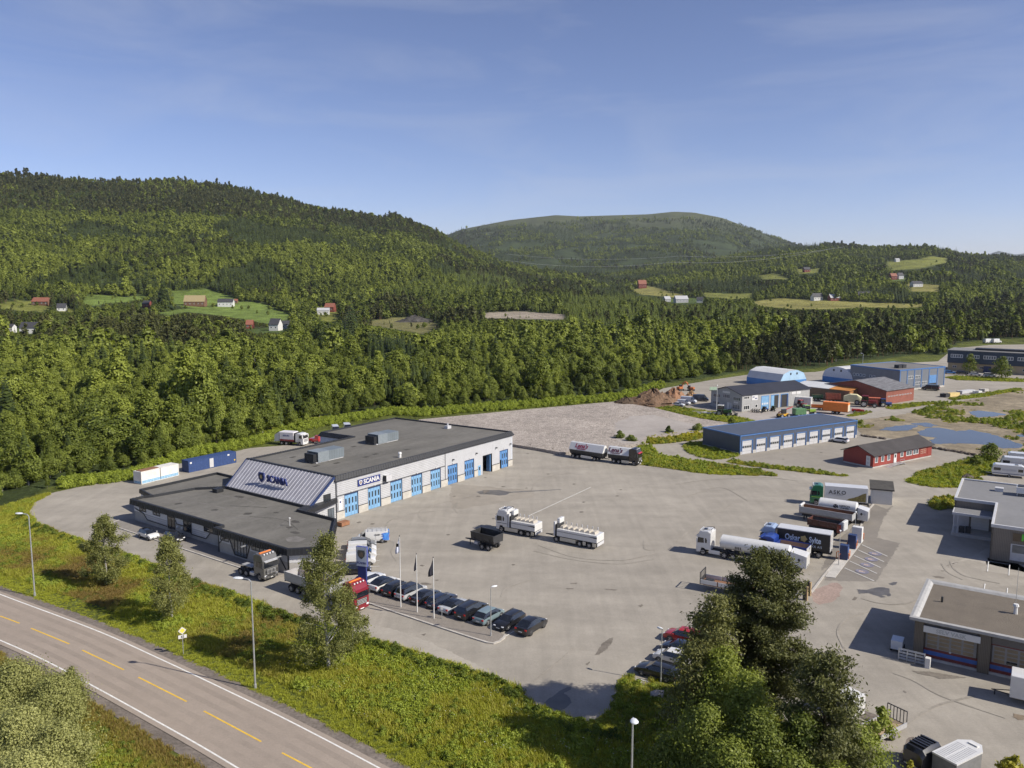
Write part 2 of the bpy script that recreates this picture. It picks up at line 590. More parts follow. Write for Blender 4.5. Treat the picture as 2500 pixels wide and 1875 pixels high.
def broad_crown(seed, H, W, base, nl, leaves, size, ragged=0.25, droop=0.0, taper=0.35):
 """leafy crown: lobes spread through the crown's volume, sprays on each lobe"""
 rng = np.random.default_rng(seed)
 C = []; N = []
 ctr = np.array([0, 0, (H + base) / 2])
 per = max(3, leaves // nl)
 for i in range(nl):
  f = (i + rng.random()) / nl
  z = base + (H - base) * (0.10 + 0.86 * f)
  prof = math.sin(math.pi * min(1, max(0.04, (0.16 + 0.84 * f)) ** (1 - taper * 0.6)))
  rmax = W * 0.5 * max(0.16, prof)
  ang = rng.random() * 6.283
  rd = rmax * (0.35 + 0.6 * rng.random() ** 0.6)
  lr = W * (0.13 + 0.10 * rng.random()) * (0.75 + 0.5 * prof)
  lc = np.array([math.cos(ang) * rd, math.sin(ang) * rd, z])
  u = rng.normal(size=(per, 3)); u /= np.linalg.norm(u, axis=1, keepdims=True)
  rr_ = (0.55 + 0.5 * rng.random((per, 1)) ** 0.5) * (1 + ragged * rng.normal(size=(per, 1)) * 0.5)
  p = lc + u * rr_ * lr * np.array([1, 1, 0.8])
  p[:, 2] -= droop * np.maximum(0, rr_[:, 0] - 0.7) * lr * 2.0
  C.append(p)
  o = p - ctr; o[:, 2] *= 0.7
  o /= np.maximum(np.linalg.norm(o, axis=1, keepdims=True), 1e-6)
  N.append(0.7 * u + 0.6 * o + 0.55 * rng.normal(size=(per, 3)) + np.array([0, 0, 0.25]))
 return cards(np.concatenate(C), np.concatenate(N), size, rng)


def spruce_crown(seed, H, W, base, whorls, per, asp=1.0):
 rng = np.random.default_rng(seed)
 V = []; F = []
 for i in range(whorls):
  f = i / (whorls - 1)
  z = base + (H - base) * f
  r = W * 0.5 * (1 - f) ** 0.85 * (0.85 + 0.3 * rng.random()) + 0.06
  n = max(4, int(per * (0.5 + 0.5 * (1 - f))))
  a0 = rng.random() * 6.28
  for j in range(n):
   a = a0 + 6.283 * (j + 0.4 * rng.random()) / n
   rr_ = r * (0.72 + 0.4 * rng.random())
   w = rr_ * (0.42 + 0.2 * rng.random()) + 0.05
   d = np.array([math.cos(a), math.sin(a), 0]); s = np.array([-math.sin(a), math.cos(a), 0])
   dz = rr_ * (0.45 + 0.2 * rng.random())
   o = len(V)
   mid = np.array([0, 0, z - dz * 0.25]) + d * rr_ * 0.55
   V += [np.array([0, 0, z + 0.12]), mid - s * w - np.array([0, 0, 0.12 * dz + 0.1]), np.array([0, 0, z - dz]) + d * rr_, mid + s * w - np.array([0, 0, 0.12 * dz + 0.1]), mid + np.array([0, 0, 0.06])]
   F += [(o, o + 1, o + 4), (o + 1, o + 2, o + 4), (o + 2, o + 3, o + 4), (o + 3, o, o + 4)]
 return np.array(V), np.array(F)


def pine_crown(seed, H, W, base, nl, leaves, size):
 rng = np.random.default_rng(seed)
 C = []; N = []
 per = leaves // nl
 for i in range(nl):
  f = (i + rng.random()) / nl
  z = base + (H - base) * f
  prof = (1 - f) ** 0.55 * (0.55 + 0.45 * min(1, f * 3.5))
  ang = rng.random() * 6.283
  rd = W * 0.5 * prof * (0.25 + 0.75 * rng.random() ** 0.7)
  lr = W * (0.11 + 0.07 * rng.random()) * (0.6 + 0.5 * prof)
  lc = np.array([math.cos(ang) * rd, math.sin(ang) * rd, z + 0.16 * rd])
  u = rng.normal(size=(per, 3)); u /= np.linalg.norm(u, axis=1, keepdims=True)
  p = lc + u * (0.4 + 0.65 * rng.random((per, 1))) * lr * np.array([1.15, 1.15, 0.62])
  C.append(p)
  N.append(u * 0.8 + 0.6 * rng.normal(size=(per, 3)) + np.array([0, 0, 0.35]))
 return cards(np.concatenate(C), np.concatenate(N), size, rng, asp=1.15)


def trunk_geo(seed, H, r, limbs, spread, rng=None, base=0.25, lean=0.03):
 """tapered trunk with limbs"""
 rng = rng or np.random.default_rng(seed)
 mb = MB()
 pts = []
 p = np.array([0., 0., -0.15]); n = 6
 for i in range(n + 1):
  pts.append(p.copy())
  p = p + np.array([rng.normal() * lean * H / n * 1.2, rng.normal() * lean * H / n * 1.2, H * 0.93 / n])
 for i in range(n):
  mb.cyl(pts[i], pts[i + 1], r * (1 - 0.88 * i / n), r * (1 - 0.88 * (i + 1) / n), 6, 0, False)
 for i in range(limbs):
  f = base + (0.92 - base) * (i + rng.random()) / limbs
  k = min(n - 1, int(f * n)); q = pts[k] + (pts[k + 1] - pts[k]) * (f * n - k)
  a = rng.random() * 6.283; ln = spread * (1 - 0.55 * f) * (0.6 + 0.5 * rng.random())
  e = q + np.array([math.cos(a) * ln, math.sin(a) * ln, ln * 0.55])
  mb.cyl(q, e, r * 0.32 * (1 - f * 0.6), r * 0.06, 4, 0, False)
 return mb


# forest tree kinds: 0-5 broadleaf, 6-8 spruce, 9-11 pine for the near wood; the same again, coarser, for far slopes
LIB = []          # (name, crown mesh, trunk mesh, height)


def lib_tree(name, kind, seed, H, W, dens):
 if kind == 'broad':
  V, F = broad_crown(seed, H, W, H * 0.12, int(16 + 22 * dens), {1.0: 4400, 0.22: 900, 0.07: 170}[dens], 0.27 if dens > 0.6 else (0.56 if dens > 0.2 else 1.25), 0.4)
  c = np_mesh(name + '_crown', V, F, M_LEAF)
  tm = trunk_geo(seed, H * 0.85, 0.16, 5, W * 0.45).mesh(name + '_trunk', M_BARK if seed % 2 else M_BIRCHBARK)
 elif kind == 'spruce':
  V, F = spruce_crown(seed, H, W, H * 0.06, int(10 + 14 * dens), int(6 + 7 * dens))
  c = np_mesh(name + '_crown', V, F, M_SPRUCE)
  tm = trunk_geo(seed, H, 0.16, 0, 1).mesh(name + '_trunk', M_BARK)
 else:
  V, F = pine_crown(seed, H, W, H * 0.28, int(14 + 24 * dens), {1.0: 2200, 0.22: 560, 0.07: 130}[dens], 0.34 if dens > 0.6 else (0.62 if dens > 0.2 else 1.2))
  c = np_mesh(name + '_crown', V, F, M_PINE)
  tm = trunk_geo(seed, H * 0.95, 0.2, 6, W * 0.4, base=0.4).mesh(name + '_trunk', M_PINEBARK)
 LIB.append((name, kind, c, tm, H))


for lod, dens in enumerate((1.0, 0.22, 0.07)):
 for i in range(6):
  lib_tree('broad%d_%d' % (lod, i), 'broad', 11 + i, (9.0, 11.5, 13.0, 8.0, 12.0, 10.0)[i], (6.2, 4.9, 6.0, 6.8, 4.4, 7.4)[i], dens)
 for i in range(3):
  lib_tree('spruce%d_%d' % (lod, i), 'spruce', 31 + i, 13, 4.6 + 0.5 * i, dens)
 for i in range(3):
  lib_tree('pine%d_%d' % (lod, i), 'pine', 51 + i, 12, 5.2 + 0.6 * i, dens)

tree_lib = bpy.data.collections.new('tree_library')        # not linked to the scene: only the wood's instances draw it
for i, (nm, kind, c, tm, H) in enumerate(LIB):
 bmx = bmesh.new(); bmx.from_mesh(c)
 nf = len(bmx.faces)
 bmx.from_mesh(tm)
 bmx.faces.ensure_lookup_table()
 for fc in bmx.faces[nf:]:
  fc.material_index = 1
 jm = bpy.data.meshes.new('tree_%03d' % i)
 bmx.to_mesh(jm); bmx.free()
 jm.materials.append(c.materials[0]); jm.materials.append(tm.materials[0])
 tree_lib.objects.link(bpy.data.objects.new('tree_%03d' % i, jm))


def gn_scatter(name, P, rot, scl, idx, tint, coll, label, cat, parent=None):
 """one object: instances of the collection's meshes at the points P"""
 me = bpy.data.meshes.new(name)
 me.vertices.add(len(P)); me.vertices.foreach_set('co', np.asarray(P, np.float32).ravel())
 for an, ty, dat in (('rot', 'FLOAT', rot), ('tint', 'FLOAT', tint), ('idx', 'INT', idx)):
  a = me.attributes.new(an, ty, 'POINT')
  a.data.foreach_set('value', np.asarray(dat, np.int32 if ty == 'INT' else np.float32))
 a = me.attributes.new('scl', 'FLOAT_VECTOR', 'POINT')
 a.data.foreach_set('vector', np.asarray(scl, np.float32).ravel())
 o = link(name, me, parent)
 ng = bpy.data.node_groups.new(name, 'GeometryNodeTree')
 ng.interface.new_socket('Geometry', in_out='INPUT', socket_type='NodeSocketGeometry')
 ng.interface.new_socket('Geometry', in_out='OUTPUT', socket_type='NodeSocketGeometry')
 gi = ng.nodes.new('NodeGroupInput'); go = ng.nodes.new('NodeGroupOutput')
 ci = ng.nodes.new('GeometryNodeCollectionInfo'); ci.inputs['Collection'].default_value = coll
 ci.inputs['Separate Children'].default_value = True; ci.inputs['Reset Children'].default_value = True
 ip = ng.nodes.new('GeometryNodeInstanceOnPoints'); ip.inputs['Pick Instance'].default_value = True

 def na_(nm, ty):
  q = ng.nodes.new('GeometryNodeInputNamedAttribute'); q.data_type = ty; q.inputs['Name'].default_value = nm
  return q.outputs['Attribute']
 cx = ng.nodes.new('ShaderNodeCombineXYZ')
 lk = ng.links.new
 lk(na_('rot', 'FLOAT'), cx.inputs['Z'])
 lk(gi.outputs[0], ip.inputs['Points']); lk(ci.outputs[0], ip.inputs['Instance'])
 lk(na_('idx', 'INT'), ip.inputs['Instance Index']); lk(cx.outputs[0], ip.inputs['Rotation']); lk(na_('scl', 'FLOAT_VECTOR'), ip.inputs['Scale'])
 lk(ip.outputs[0], go.inputs[0])
 md = o.modifiers.new('scatter', 'NODES'); md.node_group = ng
 return stuff(o, label, cat)


# ---- where trees stand
def ring_points(r0, r1, spacing, az0=-42, az1=42):
 a0, a1 = R(az0), R(az1)
 area = 0.5 * (a1 - a0) * (r1 * r1 - r0 * r0)
 k = int(area / spacing ** 2)
 r = np.sqrt(RNG.random(k) * (r1 * r1 - r0 * r0) + r0 * r0)
 a = a0 + (a1 - a0) * RNG.random(k)
 return r * np.sin(a), r * np.cos(a)


PLANT = [(K * x, K * y) for x, y in [(1100, 690), (1240, 645), (1380, 645), (1560, 670), (1720, 690), (1700, 712), (1500, 715), (1330, 725), (1150, 720)]]
PLANT2 = [(K * x, K * y) for x, y in [(830, 640), (900, 605), (1010, 590), (1100, 600), (1160, 625), (1060, 650), (900, 655)]]
DARKPINE = [(K * x, K * y) for x, y in [(1540, 800), (1600, 765), (1740, 735), (1900, 740), (1975, 765), (1940, 800), (1700, 812)]]
DARKPINE2 = [(K * x, K * y) for x, y in [(1900, 740), (2050, 680), (2300, 640), (2300, 740), (2060, 745), (2000, 760)]]
SPRUCEGRP = [(K * x, K * y) for x, y in [(795, 800), (800, 765), (890, 765), (895, 805), (840, 815)]]
SPRUCEGRP2 = [(K * x, K * y) for x, y in [(690, 760), (690, 720), (765, 715), (770, 760)]]
PINELEFT = [(K * x, K * y) for x, y in [(150, 730), (330, 680), (560, 690), (640, 730), (500, 770), (250, 780)]]
YOUNG = [(K * x, K * y) for x, y in [(1290, 790), (1450, 745), (1560, 755), (1560, 800), (1400, 815), (1290, 810)]]
GAPS = [[(K * x, K * y) for x, y in q] for q in ([(330, 868), (395, 850), (445, 862), (345, 878)], [(-30, 862), (55, 852), (110, 868), (0, 880)],
 [(1600, 812), (1800, 800), (1800, 838), (1600, 838)])]

TP = []
for lod, r0, r1, spc in ((0, 120, 420, 3.7), (1, 420, 1150, 4.7), (1, 1150, 1500, 6.2), (2, 1500, 2950, 6.9), (2, 2950, 5600, 13.5)):
 x, y = ring_points(r0, r1, spc)
 TP.append((np.full(len(x), lod), x, y))
lod = np.concatenate([q[0] for q in TP]); tx = np.concatenate([q[1] for q in TP]); ty = np.concatenate([q[2] for q in TP])
tz = terrain(tx, ty)
tr = np.hypot(tx, ty)
bpx, bpy_ = project(tx, ty, tz)
keep = (bpy_ < treeline(bpx) - RNG.random(len(tx)) * 3) & (bpx > -260) & (bpx < 2760)
# higher than the tree limit on the mountain only scattered scrub
lim = np.clip((tz - 285 - 90 * fbm(tx / 500, ty / 500, 9)) / 120, 0, 1)
keep &= ~((tr > 2950) & (RNG.random(len(tx)) < lim * 1.3))
keep &= ~((tr > 2950) & (fbm(tx / 260, ty / 260, 77) < 0.40))
for q in GAPS:
 keep &= ~inpoly(bpx, bpy_, q)
lod, tx, ty, tz, tr, bpx, bpy_ = [q[keep] for q in (lod, tx, ty, tz, tr, bpx, bpy_)]
k = len(tx)
wx = tx + 60 * fbm(tx / 90, ty / 90, 5); wy = ty + 60 * fbm(tx / 90, ty / 90, 6)
sp = fbm(wx / 85.0, wy / 150.0, 21); sp2 = fbm(tx / 45.0, ty / 45.0, 41); sp3 = fbm(tx / 260.0, ty / 260.0, 61)
u = RNG.random(k)
kind = np.zeros(k, int)                              # 0 broad, 1 spruce, 2 pine
slope = tr > 1100
kind[(slope & (sp > 0.57)) | (slope & (u < 0.10)) | (~slope & (sp > 0.66) & (u < 0.75)) | (~slope & (u < 0.09))] = 1
kind[(sp3 < 0.40) & (u > 0.45) & (kind == 0)] = 2
kind[(tz > 170) & (tr < 2900) & (u > 0.45)] = 2
kind[(tr > 2950) & (sp > 0.5)] = 1
for poly, kd, pr in ((PLANT, 1, 0.92), (PLANT2, 1, 0.85), (DARKPINE, 2, 0.85), (DARKPINE2, 2, 0.5), (SPRUCEGRP, 1, 0.95), (SPRUCEGRP2, 1, 0.9), (PINELEFT, 2, 0.65)):
 mm = inpoly(bpx, bpy_, poly) & (RNG.random(k) < pr)
 kind[mm] = kd
scale = 0.5 + 0.62 * RNG.random(k) ** 1.3 + 0.9 * (sp2 - 0.42) + 0.4 * (sp - 0.5)
big = RNG.random(k) < 0.08
scale[big] *= 1.55
edge = np.clip((treeline(bpx) - bpy_) / 40.0, 0, 1)
scale *= np.where(tr < 420, 0.48 + 0.27 * edge, np.where(tr < 900, 0.78, 0.92))
tint = np.where(kind == 0, 0.05 + 0.85 * np.clip(0.5 + 1.5 * (sp3 - 0.5) + 0.8 * (sp2 - 0.5) + 0.55 * (RNG.random(k) - 0.5), 0, 1), 0.08 + 0.35 * RNG.random(k))
pale = (kind == 0) & (RNG.random(k) < 0.05)
tint[pale] = 1.1
pl = inpoly(bpx, bpy_, PLANT) | inpoly(bpx, bpy_, PLANT2)
tint[pl & (kind == 1)] = 0.65 + 0.35 * RNG.random((pl & (kind == 1)).sum())
scale[pl & (kind == 1)] *= 0.8
dk = inpoly(bpx, bpy_, DARKPINE) | inpoly(bpx, bpy_, DARKPINE2)
tint[dk] *= 0.55
yg = inpoly(bpx, bpy_, YOUNG)
scale[yg] *= 0.85; tint[yg] = np.minimum(1, tint[yg] + 0.2)
sg = inpoly(bpx, bpy_, SPRUCEGRP) | inpoly(bpx, bpy_, SPRUCEGRP2)
scale[sg] *= 1.75; tint[sg] *= 0.3
scale[tr > 2950] *= np.where(lim[~keep_dummy] > 0, 1.2, 1.5) if False else 1.35
HT = np.array([q[4] for q in LIB[:12]])
var = np.where(kind == 0, RNG.integers(0, 6, k), np.where(kind == 1, 6 + RNG.integers(0, 3, k), 9 + RNG.integers(0, 3, k)))
h = HT[var] * scale
# keep the clearings open: shorten or drop trees that would stand in or hide them
drop = np.zeros(k, bool)
for poly, c in CLEAR:
 xs = [p[0] for p in poly]; ys = [p[1] for p in poly]
 near = (bpx > min(xs) - 30) & (bpx < max(xs) + 30) & (bpy_ > min(ys) - 2) & (bpy_ < max(ys) + 140)
 ids = np.nonzero(near)[0]
 for f in (1.0, 0.85, 0.7, 0.55, 0.4, 0.25) * 2:
  qx, qy = project(tx[ids], ty[ids], tz[ids] + h[ids] * f)
  cw_ = h[ids] * 0.2 * FOC / tr[ids]
  hit = inpoly(qx, qy, poly) | inpoly(qx - cw_, qy, poly) | inpoly(qx + cw_, qy, poly)
  h[ids[hit]] *= 0.8
 ins = ids[inpoly(bpx[ids], bpy_[ids], poly)]
 lone = (RNG.random(len(ins)) < 0.035) & (sp2[ins] > 0.5)
 h[ins[lone]] = 4.5
 drop[ins[~lone]] = True
drop |= h < 2.2
scale = h / HT[var]
lod, tx, ty, tz, tr, bpx, bpy_, kind, scale, tint, var = [q[~drop] for q in (lod, tx, ty, tz, tr, bpx, bpy_, kind, scale, tint, var)]
k = len(tx)
rot = RNG.random(k) * 6.283
wid = scale * np.where(kind == 0, 0.82 + 0.62 * RNG.random(k), 0.85 + 0.3 * RNG.random(k))

# the 300 that stand at the front edge are things of their own
front = (treeline(bpx) - bpy_ < 30) & (bpx > -10) & (bpx < 2510) & (tr < 420)
ids = np.nonzero(front)[0]
ids = ids[np.argsort(tr[ids])][:300]
single = np.zeros(k, bool); single[ids] = True
TREE_KIND = {0: ('broadleaf_tree', 'leafy broadleaf tree'), 1: ('spruce_tree', 'pointed dark spruce'), 2: ('pine_tree', 'dark rounded pine')}
PLACE = [(330, 'at the left edge beyond the verge'), (640, 'behind the blue and white containers'), (1000, 'behind the back of the service hall'), (1260, 'along the left half of the gravel plateau'),
 (1520, 'along the right half of the gravel plateau'), (1780, 'behind the earth heaps'), (2150, 'behind the tent halls'), (9999, 'beside the far office block')]
for i in ids:
 nm, lb = TREE_KIND[kind[i]]
 pl_ = [t_ for x_, t_ in PLACE if bpx[i] < x_][0]
 o = thing(nm, '%s in the wood edge %s' % (lb, pl_), 'tree', (tx[i], ty[i], tz[i]), rot[i], 'trees along the wood edge')
 o.scale = (wid[i], wid[i], scale[i])
 _, _, cm, tm, _ = LIB[var[i]]
 for pn, md in (('crown', cm), ('trunk', tm)):
  q = link(pn, md, o)
  q['tint'] = float(tint[i])
s_ = ~single
gn_scatter('forest', np.stack([tx, ty, tz], 1)[s_], rot[s_], np.stack([wid, wid, scale], 1)[s_], (var + 12 * lod)[s_], tint[s_], tree_lib,
 'dense green wood filling the valley and covering the slopes behind the industrial yards', 'forest')
print('forest trees', k)
# ------------------------------------------------------------------ paved yards, road, banks
def layered(name, col, layers, rough=0.9, bump=0.3, bscale=6.0, spec=0.2, bdist=0.02):
 """surface colour multiplied by several noise layers (scale, low, high, stretch)"""
 if name in MATS:
  return MATS[name]
 m, t, b = new_mat(name)
 n = t.nodes
 tc = n.new('ShaderNodeTexCoord')
 rgb = n.new('ShaderNodeRGB'); rgb.outputs[0].default_value = (*col, 1)
 prev = rgb.outputs[0]
 for q in layers:
  sc, lo, hi = q[:3]
  no = n.new('ShaderNodeTexNoise'); no.inputs['Scale'].default_value = sc
  no.inputs['Detail'].default_value = 6; no.inputs['Roughness'].default_value = 0.62; no.inputs['Distortion'].default_value = 0.4
  if len(q) > 3:
   mp = n.new('ShaderNodeMapping'); mp.inputs['Scale'].default_value = (q[3][0], q[3][1], 1); mp.inputs['Rotation'].default_value = (0, 0, q[3][2])
   t.links.new(tc.outputs['Object'], mp.inputs['Vector']); t.links.new(mp.outputs[0], no.inputs['Vector'])
  else:
   t.links.new(tc.outputs['Object'], no.inputs['Vector'])
  mr = n.new('ShaderNodeMapRange'); mr.inputs[1].default_value = 0.32; mr.inputs[2].default_value = 0.68; mr.inputs[3].default_value = lo; mr.inputs[4].default_value = hi
  t.links.new(no.outputs['Fac'], mr.inputs[0])
  mx = n.new('ShaderNodeMixRGB'); mx.blend_type = 'MULTIPLY'; mx.inputs['Fac'].default_value = 1
  t.links.new(prev, mx.inputs['Color1']); t.links.new(mr.outputs[0], mx.inputs['Color2'])
  prev = mx.outputs['Color']
 t.links.new(prev, b.inputs['Base Color'])
 b.inputs['Roughness'].default_value = rough; b.inputs['Specular IOR Level'].default_value = spec
 nb = n.new('ShaderNodeTexNoise'); nb.inputs['Scale'].default_value = bscale; nb.inputs['Detail'].default_value = 5
 t.links.new(tc.outputs['Object'], nb.inputs['Vector'])
 bp = n.new('ShaderNodeBump'); bp.inputs['Strength'].default_value = bump; bp.inputs['Distance'].default_value = bdist
 t.links.new(nb.outputs['Fac'], bp.inputs['Height']); t.links.new(bp.outputs['Normal'], b.inputs['Normal'])
 MATS[name] = m
 return m


A_COL = (0.305, 0.278, 0.238)
M_ASPH = layered('asphalt_yard', A_COL, [(0.018, 0.90, 1.10), (0.06, 0.88, 1.10, (1, 3, 0.6)), (0.35, 0.93, 1.07), (0.12, 0.93, 1.06, (6, 0.5, 0.5)), (4.0, 0.93, 1.07)])
M_ASPHD = layered('asphalt_dark_patch', (0.205, 0.186, 0.163), [(0.08, 0.9, 1.1), (0.5, 0.93, 1.07), (4.0, 0.93, 1.07)])
M_ASPHL = layered('asphalt_light_patch', (0.345, 0.315, 0.272), [(0.08, 0.9, 1.1), (0.5, 0.93, 1.07), (4.0, 0.93, 1.07)])
M_ROAD = layered('asphalt_road', (0.30, 0.252, 0.21), [(0.03, 0.93, 1.07), (0.5, 0.95, 1.05), (6.0, 0.92, 1.08)])
M_TRACK = layered('asphalt_wheel_track', (0.272, 0.229, 0.191), [(0.05, 0.9, 1.12), (0.6, 0.94, 1.06), (6.0, 0.92, 1.08)])
M_GRAVEL = layered('gravel_crushed', (0.33, 0.29, 0.255), [(0.05, 0.85, 1.15), (0.7, 0.75, 1.25), (2.5, 0.6, 1.4)], bump=1.0, bscale=2.2, bdist=0.25)
M_GRAVELS = layered('gravel_smooth', (0.33, 0.30, 0.275), [(0.06, 0.88, 1.12), (0.6, 0.92, 1.08), (3, 0.9, 1.1)])
M_SHOULDER = layered('gravel_shoulder', (0.17, 0.145, 0.125), [(0.3, 0.8, 1.2), (3, 0.7, 1.3)], bump=0.6)
M_PAINT = layered('road_paint_white', (0.72, 0.71, 0.68), [(1.5, 0.82, 1.08), (9, 0.85, 1.08)])
M_PAINTY = layered('road_paint_yellow', (0.72, 0.46, 0.06), [(1.5, 0.85, 1.08), (9, 0.85, 1.08)])
M_KERB = layered('kerb_stone', (0.46, 0.43, 0.39), [(0.8, 0.8, 1.12), (5, 0.85, 1.1)])
M_CONC = layered('concrete_pale', (0.46, 0.44, 0.41), [(0.5, 0.85, 1.1), (4, 0.9, 1.08)])
M_WET = mat('wet_stain', (0.105, 0.096, 0.085), 0.4, var=0.25, scale=0.6)
M_STAIN = layered('oil_stain', (0.165, 0.146, 0.124), [(0.8, 0.8, 1.3), (5, 0.85, 1.15)])
M_WATER = mat('still_water', (0.05, 0.055, 0.05), 0.04, var=0.1, scale=0.1, spec=0.6)
M_TURF = layered('turf', (0.125, 0.135, 0.025), [(0.07, 0.7, 1.25), (0.35, 0.65, 1.35), (1.5, 0.7, 1.3)], bump=1.0, bscale=2.0, bdist=0.2)
M_MUD = layered('wet_mud', (0.24, 0.20, 0.14), [(0.05, 0.7, 1.25), (0.3, 0.7, 1.3), (2, 0.8, 1.2)], bump=0.8, bscale=1.0, bdist=0.2)
M_REDGRAVEL = layered('reddish_gravel', (0.31, 0.235, 0.20), [(0.4, 0.85, 1.15), (3, 0.8, 1.2)])


def pxs(pts, f=None, z=0.0):
 return [tuple(G(*(f(*p) if f else p), z))[:2] for p in pts]


def dsp(x, y): return (K * x, K * y)
def z1(x, y): return (250 + x / 3.386, 950 + y / 3.386)
def z2(x, y): return (750 + x / 4.022, 980 + y / 4.022)
def z3(x, y): return (x / 3.16, 1400 + y / 3.16)
def zb(x, y): return (550 + x / 4.88, 1260 + y / 4.88)
def z4(x, y): return (800 + x / 3.687, 1240 + y / 3.687)
def z5(x, y): return (1100 + x / 4.424, 1040 + y / 4.424)
def z6(x, y): return (1650 + x / 3.687, 1150 + y / 3.687)
def z7(x, y): return (1500 + x / 3.687, 880 + y / 3.687)
def z8(x, y): return (2000 + x / 4.148, 1150 + y / 4.148)
def z9(x, y): return (2000 + x / 3.286, 1370 + y / 3.286)
def z10(x, y): return (1300 + x / 2.765, 1300 + y / 2.765)
def z11(x, y): return (1800 + x / 3.16, 800 + y / 3.16)


def sheet(name, poly, z, material, parent=None, wob=0.0, seed=1):
 """flat sheet of ground; wob > 0 roughens its outline"""
 if wob:
  rng = random.Random(seed)
  out = []
  for i, p in enumerate(poly):
   q = poly[(i + 1) % len(poly)]
   d = math.hypot(q[0] - p[0], q[1] - p[1]); k = max(1, int(d / (wob * 2.5)))
   for j in range(k):
    f = j / k
    out.append((p[0] + (q[0] - p[0]) * f + rng.uniform(-wob, wob), p[1] + (q[1] - p[1]) * f + rng.uniform(-wob, wob)))
  poly = out
 bmx = bmesh.new()
 fc = bmx.faces.new([bmx.verts.new((p[0], p[1], z)) for p in poly])
 fc.normal_update()
 if fc.normal.z < 0:
  fc.normal_flip()
 bmesh.ops.triangulate(bmx, faces=[fc])
 me = bpy.data.meshes.new(name); bmx.to_mesh(me); bmx.free()
 me.materials.append(material)
 return link(name, me, parent)


def ribbon(pts, w, z=0.0, off=0.0):
 """strip along a polyline; returns MB"""
 mb = MB(); n = len(pts); L_ = []; R__ = []
 for i in range(n):
  a = Vector(pts[max(0, i - 1)][:2]); b = Vector(pts[min(n - 1, i + 1)][:2])
  d = (b - a).normalized(); nn = Vector((-d.y, d.x)); p = Vector(pts[i][:2]) + nn * off
  L_.append((*(p + nn * w / 2), z)); R__.append((*(p - nn * w / 2), z))
 mb.add(R__ + L_, [(i, i + 1, n + i + 1, n + i) for i in range(n - 1)])
 return mb


def smooth_line(pts, k=6):
 out = []
 P = [Vector(p[:2]) for p in pts]
 P = [P[0] * 2 - P[1]] + P + [P[-1] * 2 - P[-2]]
 for i in range(1, len(P) - 2):
  for j in range(k):
   t_ = j / k
   out.append(0.5 * ((2 * P[i]) + (-P[i - 1] + P[i + 1]) * t_ + (2 * P[i - 1] - 5 * P[i] + 4 * P[i + 1] - P[i + 2]) * t_ ** 2 + (-P[i - 1] + 3 * P[i] - 3 * P[i + 1] + P[i + 2]) * t_ ** 3))
 out.append(P[-2])
 return [tuple(p) for p in out]


S_EDGE = [(66, 1252), (85, 1275), (198, 1320), (324, 1358), (457, 1411), (550, 1442), (632, 1471), (683, 1492), (718, 1504), (854, 1546), (1044, 1603), (1180, 1647), (1275, 1685), (1300, 1721), (1398, 1756), (1481, 1774), (1553, 1786)]
YARD = pxs(S_EDGE) + [(16, 58), (20, 48), (80, 40), (170, 70), (260, 150), (420, 420)] + \
 pxs([(2700, 838), (2420, 842), (2330, 850), (2290, 882), (2100, 892), (1990, 908), (1830, 914), (1740, 927), (1620, 948), (1560, 975), (1500, 1000), (1250, 1080), (1100, 1066), (780, 1060), (720, 1085), (610, 1094), (560, 1105), (440, 1132), (320, 1168), (225, 1182), (124, 1204), (79, 1230)])
yard = structure(sheet('yard_pavement', YARD, 0.0, M_ASPH, wob=0.12))

# patches of other asphalt in the yard
def patch(name, pts, f, z, m_, wob=0.15, seed=3):
 return structure(sheet(name, pxs(pts, f), z, m_, yard, wob, seed))


patch('asphalt_patch', [(1420, 830), (1300, 900), (1420, 640), (1560, 540), (1700, 300), (1790, 300), (1900, 340), (1960, 310), (1940, 330), (1870, 420), (1810, 600), (2020, 650), (1800, 995), (1500, 990), (1330, 985), (1450, 800)], z6, 0.004, M_ASPHD)
patch('asphalt_patch', [(200, 1110), (500, 1180), (900, 1330), (1400, 1490), (1750, 1630), (1640, 1560), (1300, 1390), (900, 1200), (560, 1080), (260, 1030)], z4, 0.004, M_ASPHL)
patch('asphalt_patch', [(0, 620), (900, 700), (880, 770), (400, 850), (100, 900), (0, 890)], z5, 0.004, layered('asphalt_worn', (0.275, 0.247, 0.208), [(0.1, 0.92, 1.1), (0.6, 0.93, 1.07)]), 0.4)
patch('asphalt_patch', [(1270, 960), (1830, 740), (1640, 1000), (2212, 1100), (2212, 1050), (1500, 900)], z8, 0.005, M_ASPHL, 0.3)
patch('gravel_patch', [(1215, 1110), (1300, 1040), (1440, 1000), (1500, 1040), (1480, 1110), (1400, 1180), (1290, 1210), (1230, 1180)], z6, 0.006, M_REDGRAVEL, 0.25)
patch('gravel_patch', [(640, 1640), (660, 1480), (740, 1400), (830, 1470), (760, 1500), (720, 1660)], z9, 0.006, M_SHOULDER, 0.2)
patch('gravel_patch', [(330, 1230), (340, 1180), (400, 1210), (520, 1240), (380, 1300)], z9, 0.006, M_SHOULDER, 0.2)
patch('lot_surface', [(1040, 905), (1130, 850), (2165, 690), (2300, 690), (2600, 820), (2200, 1010), (1900, 1010)], z7, 0.004, layered('asphalt_lot', (0.27, 0.246, 0.212), [(0.05, 0.92, 1.08), (0.4, 0.93, 1.07)]), 0.2)
patch('machine_yard_surface', [(1060, 500), (1150, 465), (1850, 400), (2212, 420), (2500, 420), (2212, 500), (1860, 500), (1280, 560)], z7, 0.004, M_GRAVELS, 0.3)

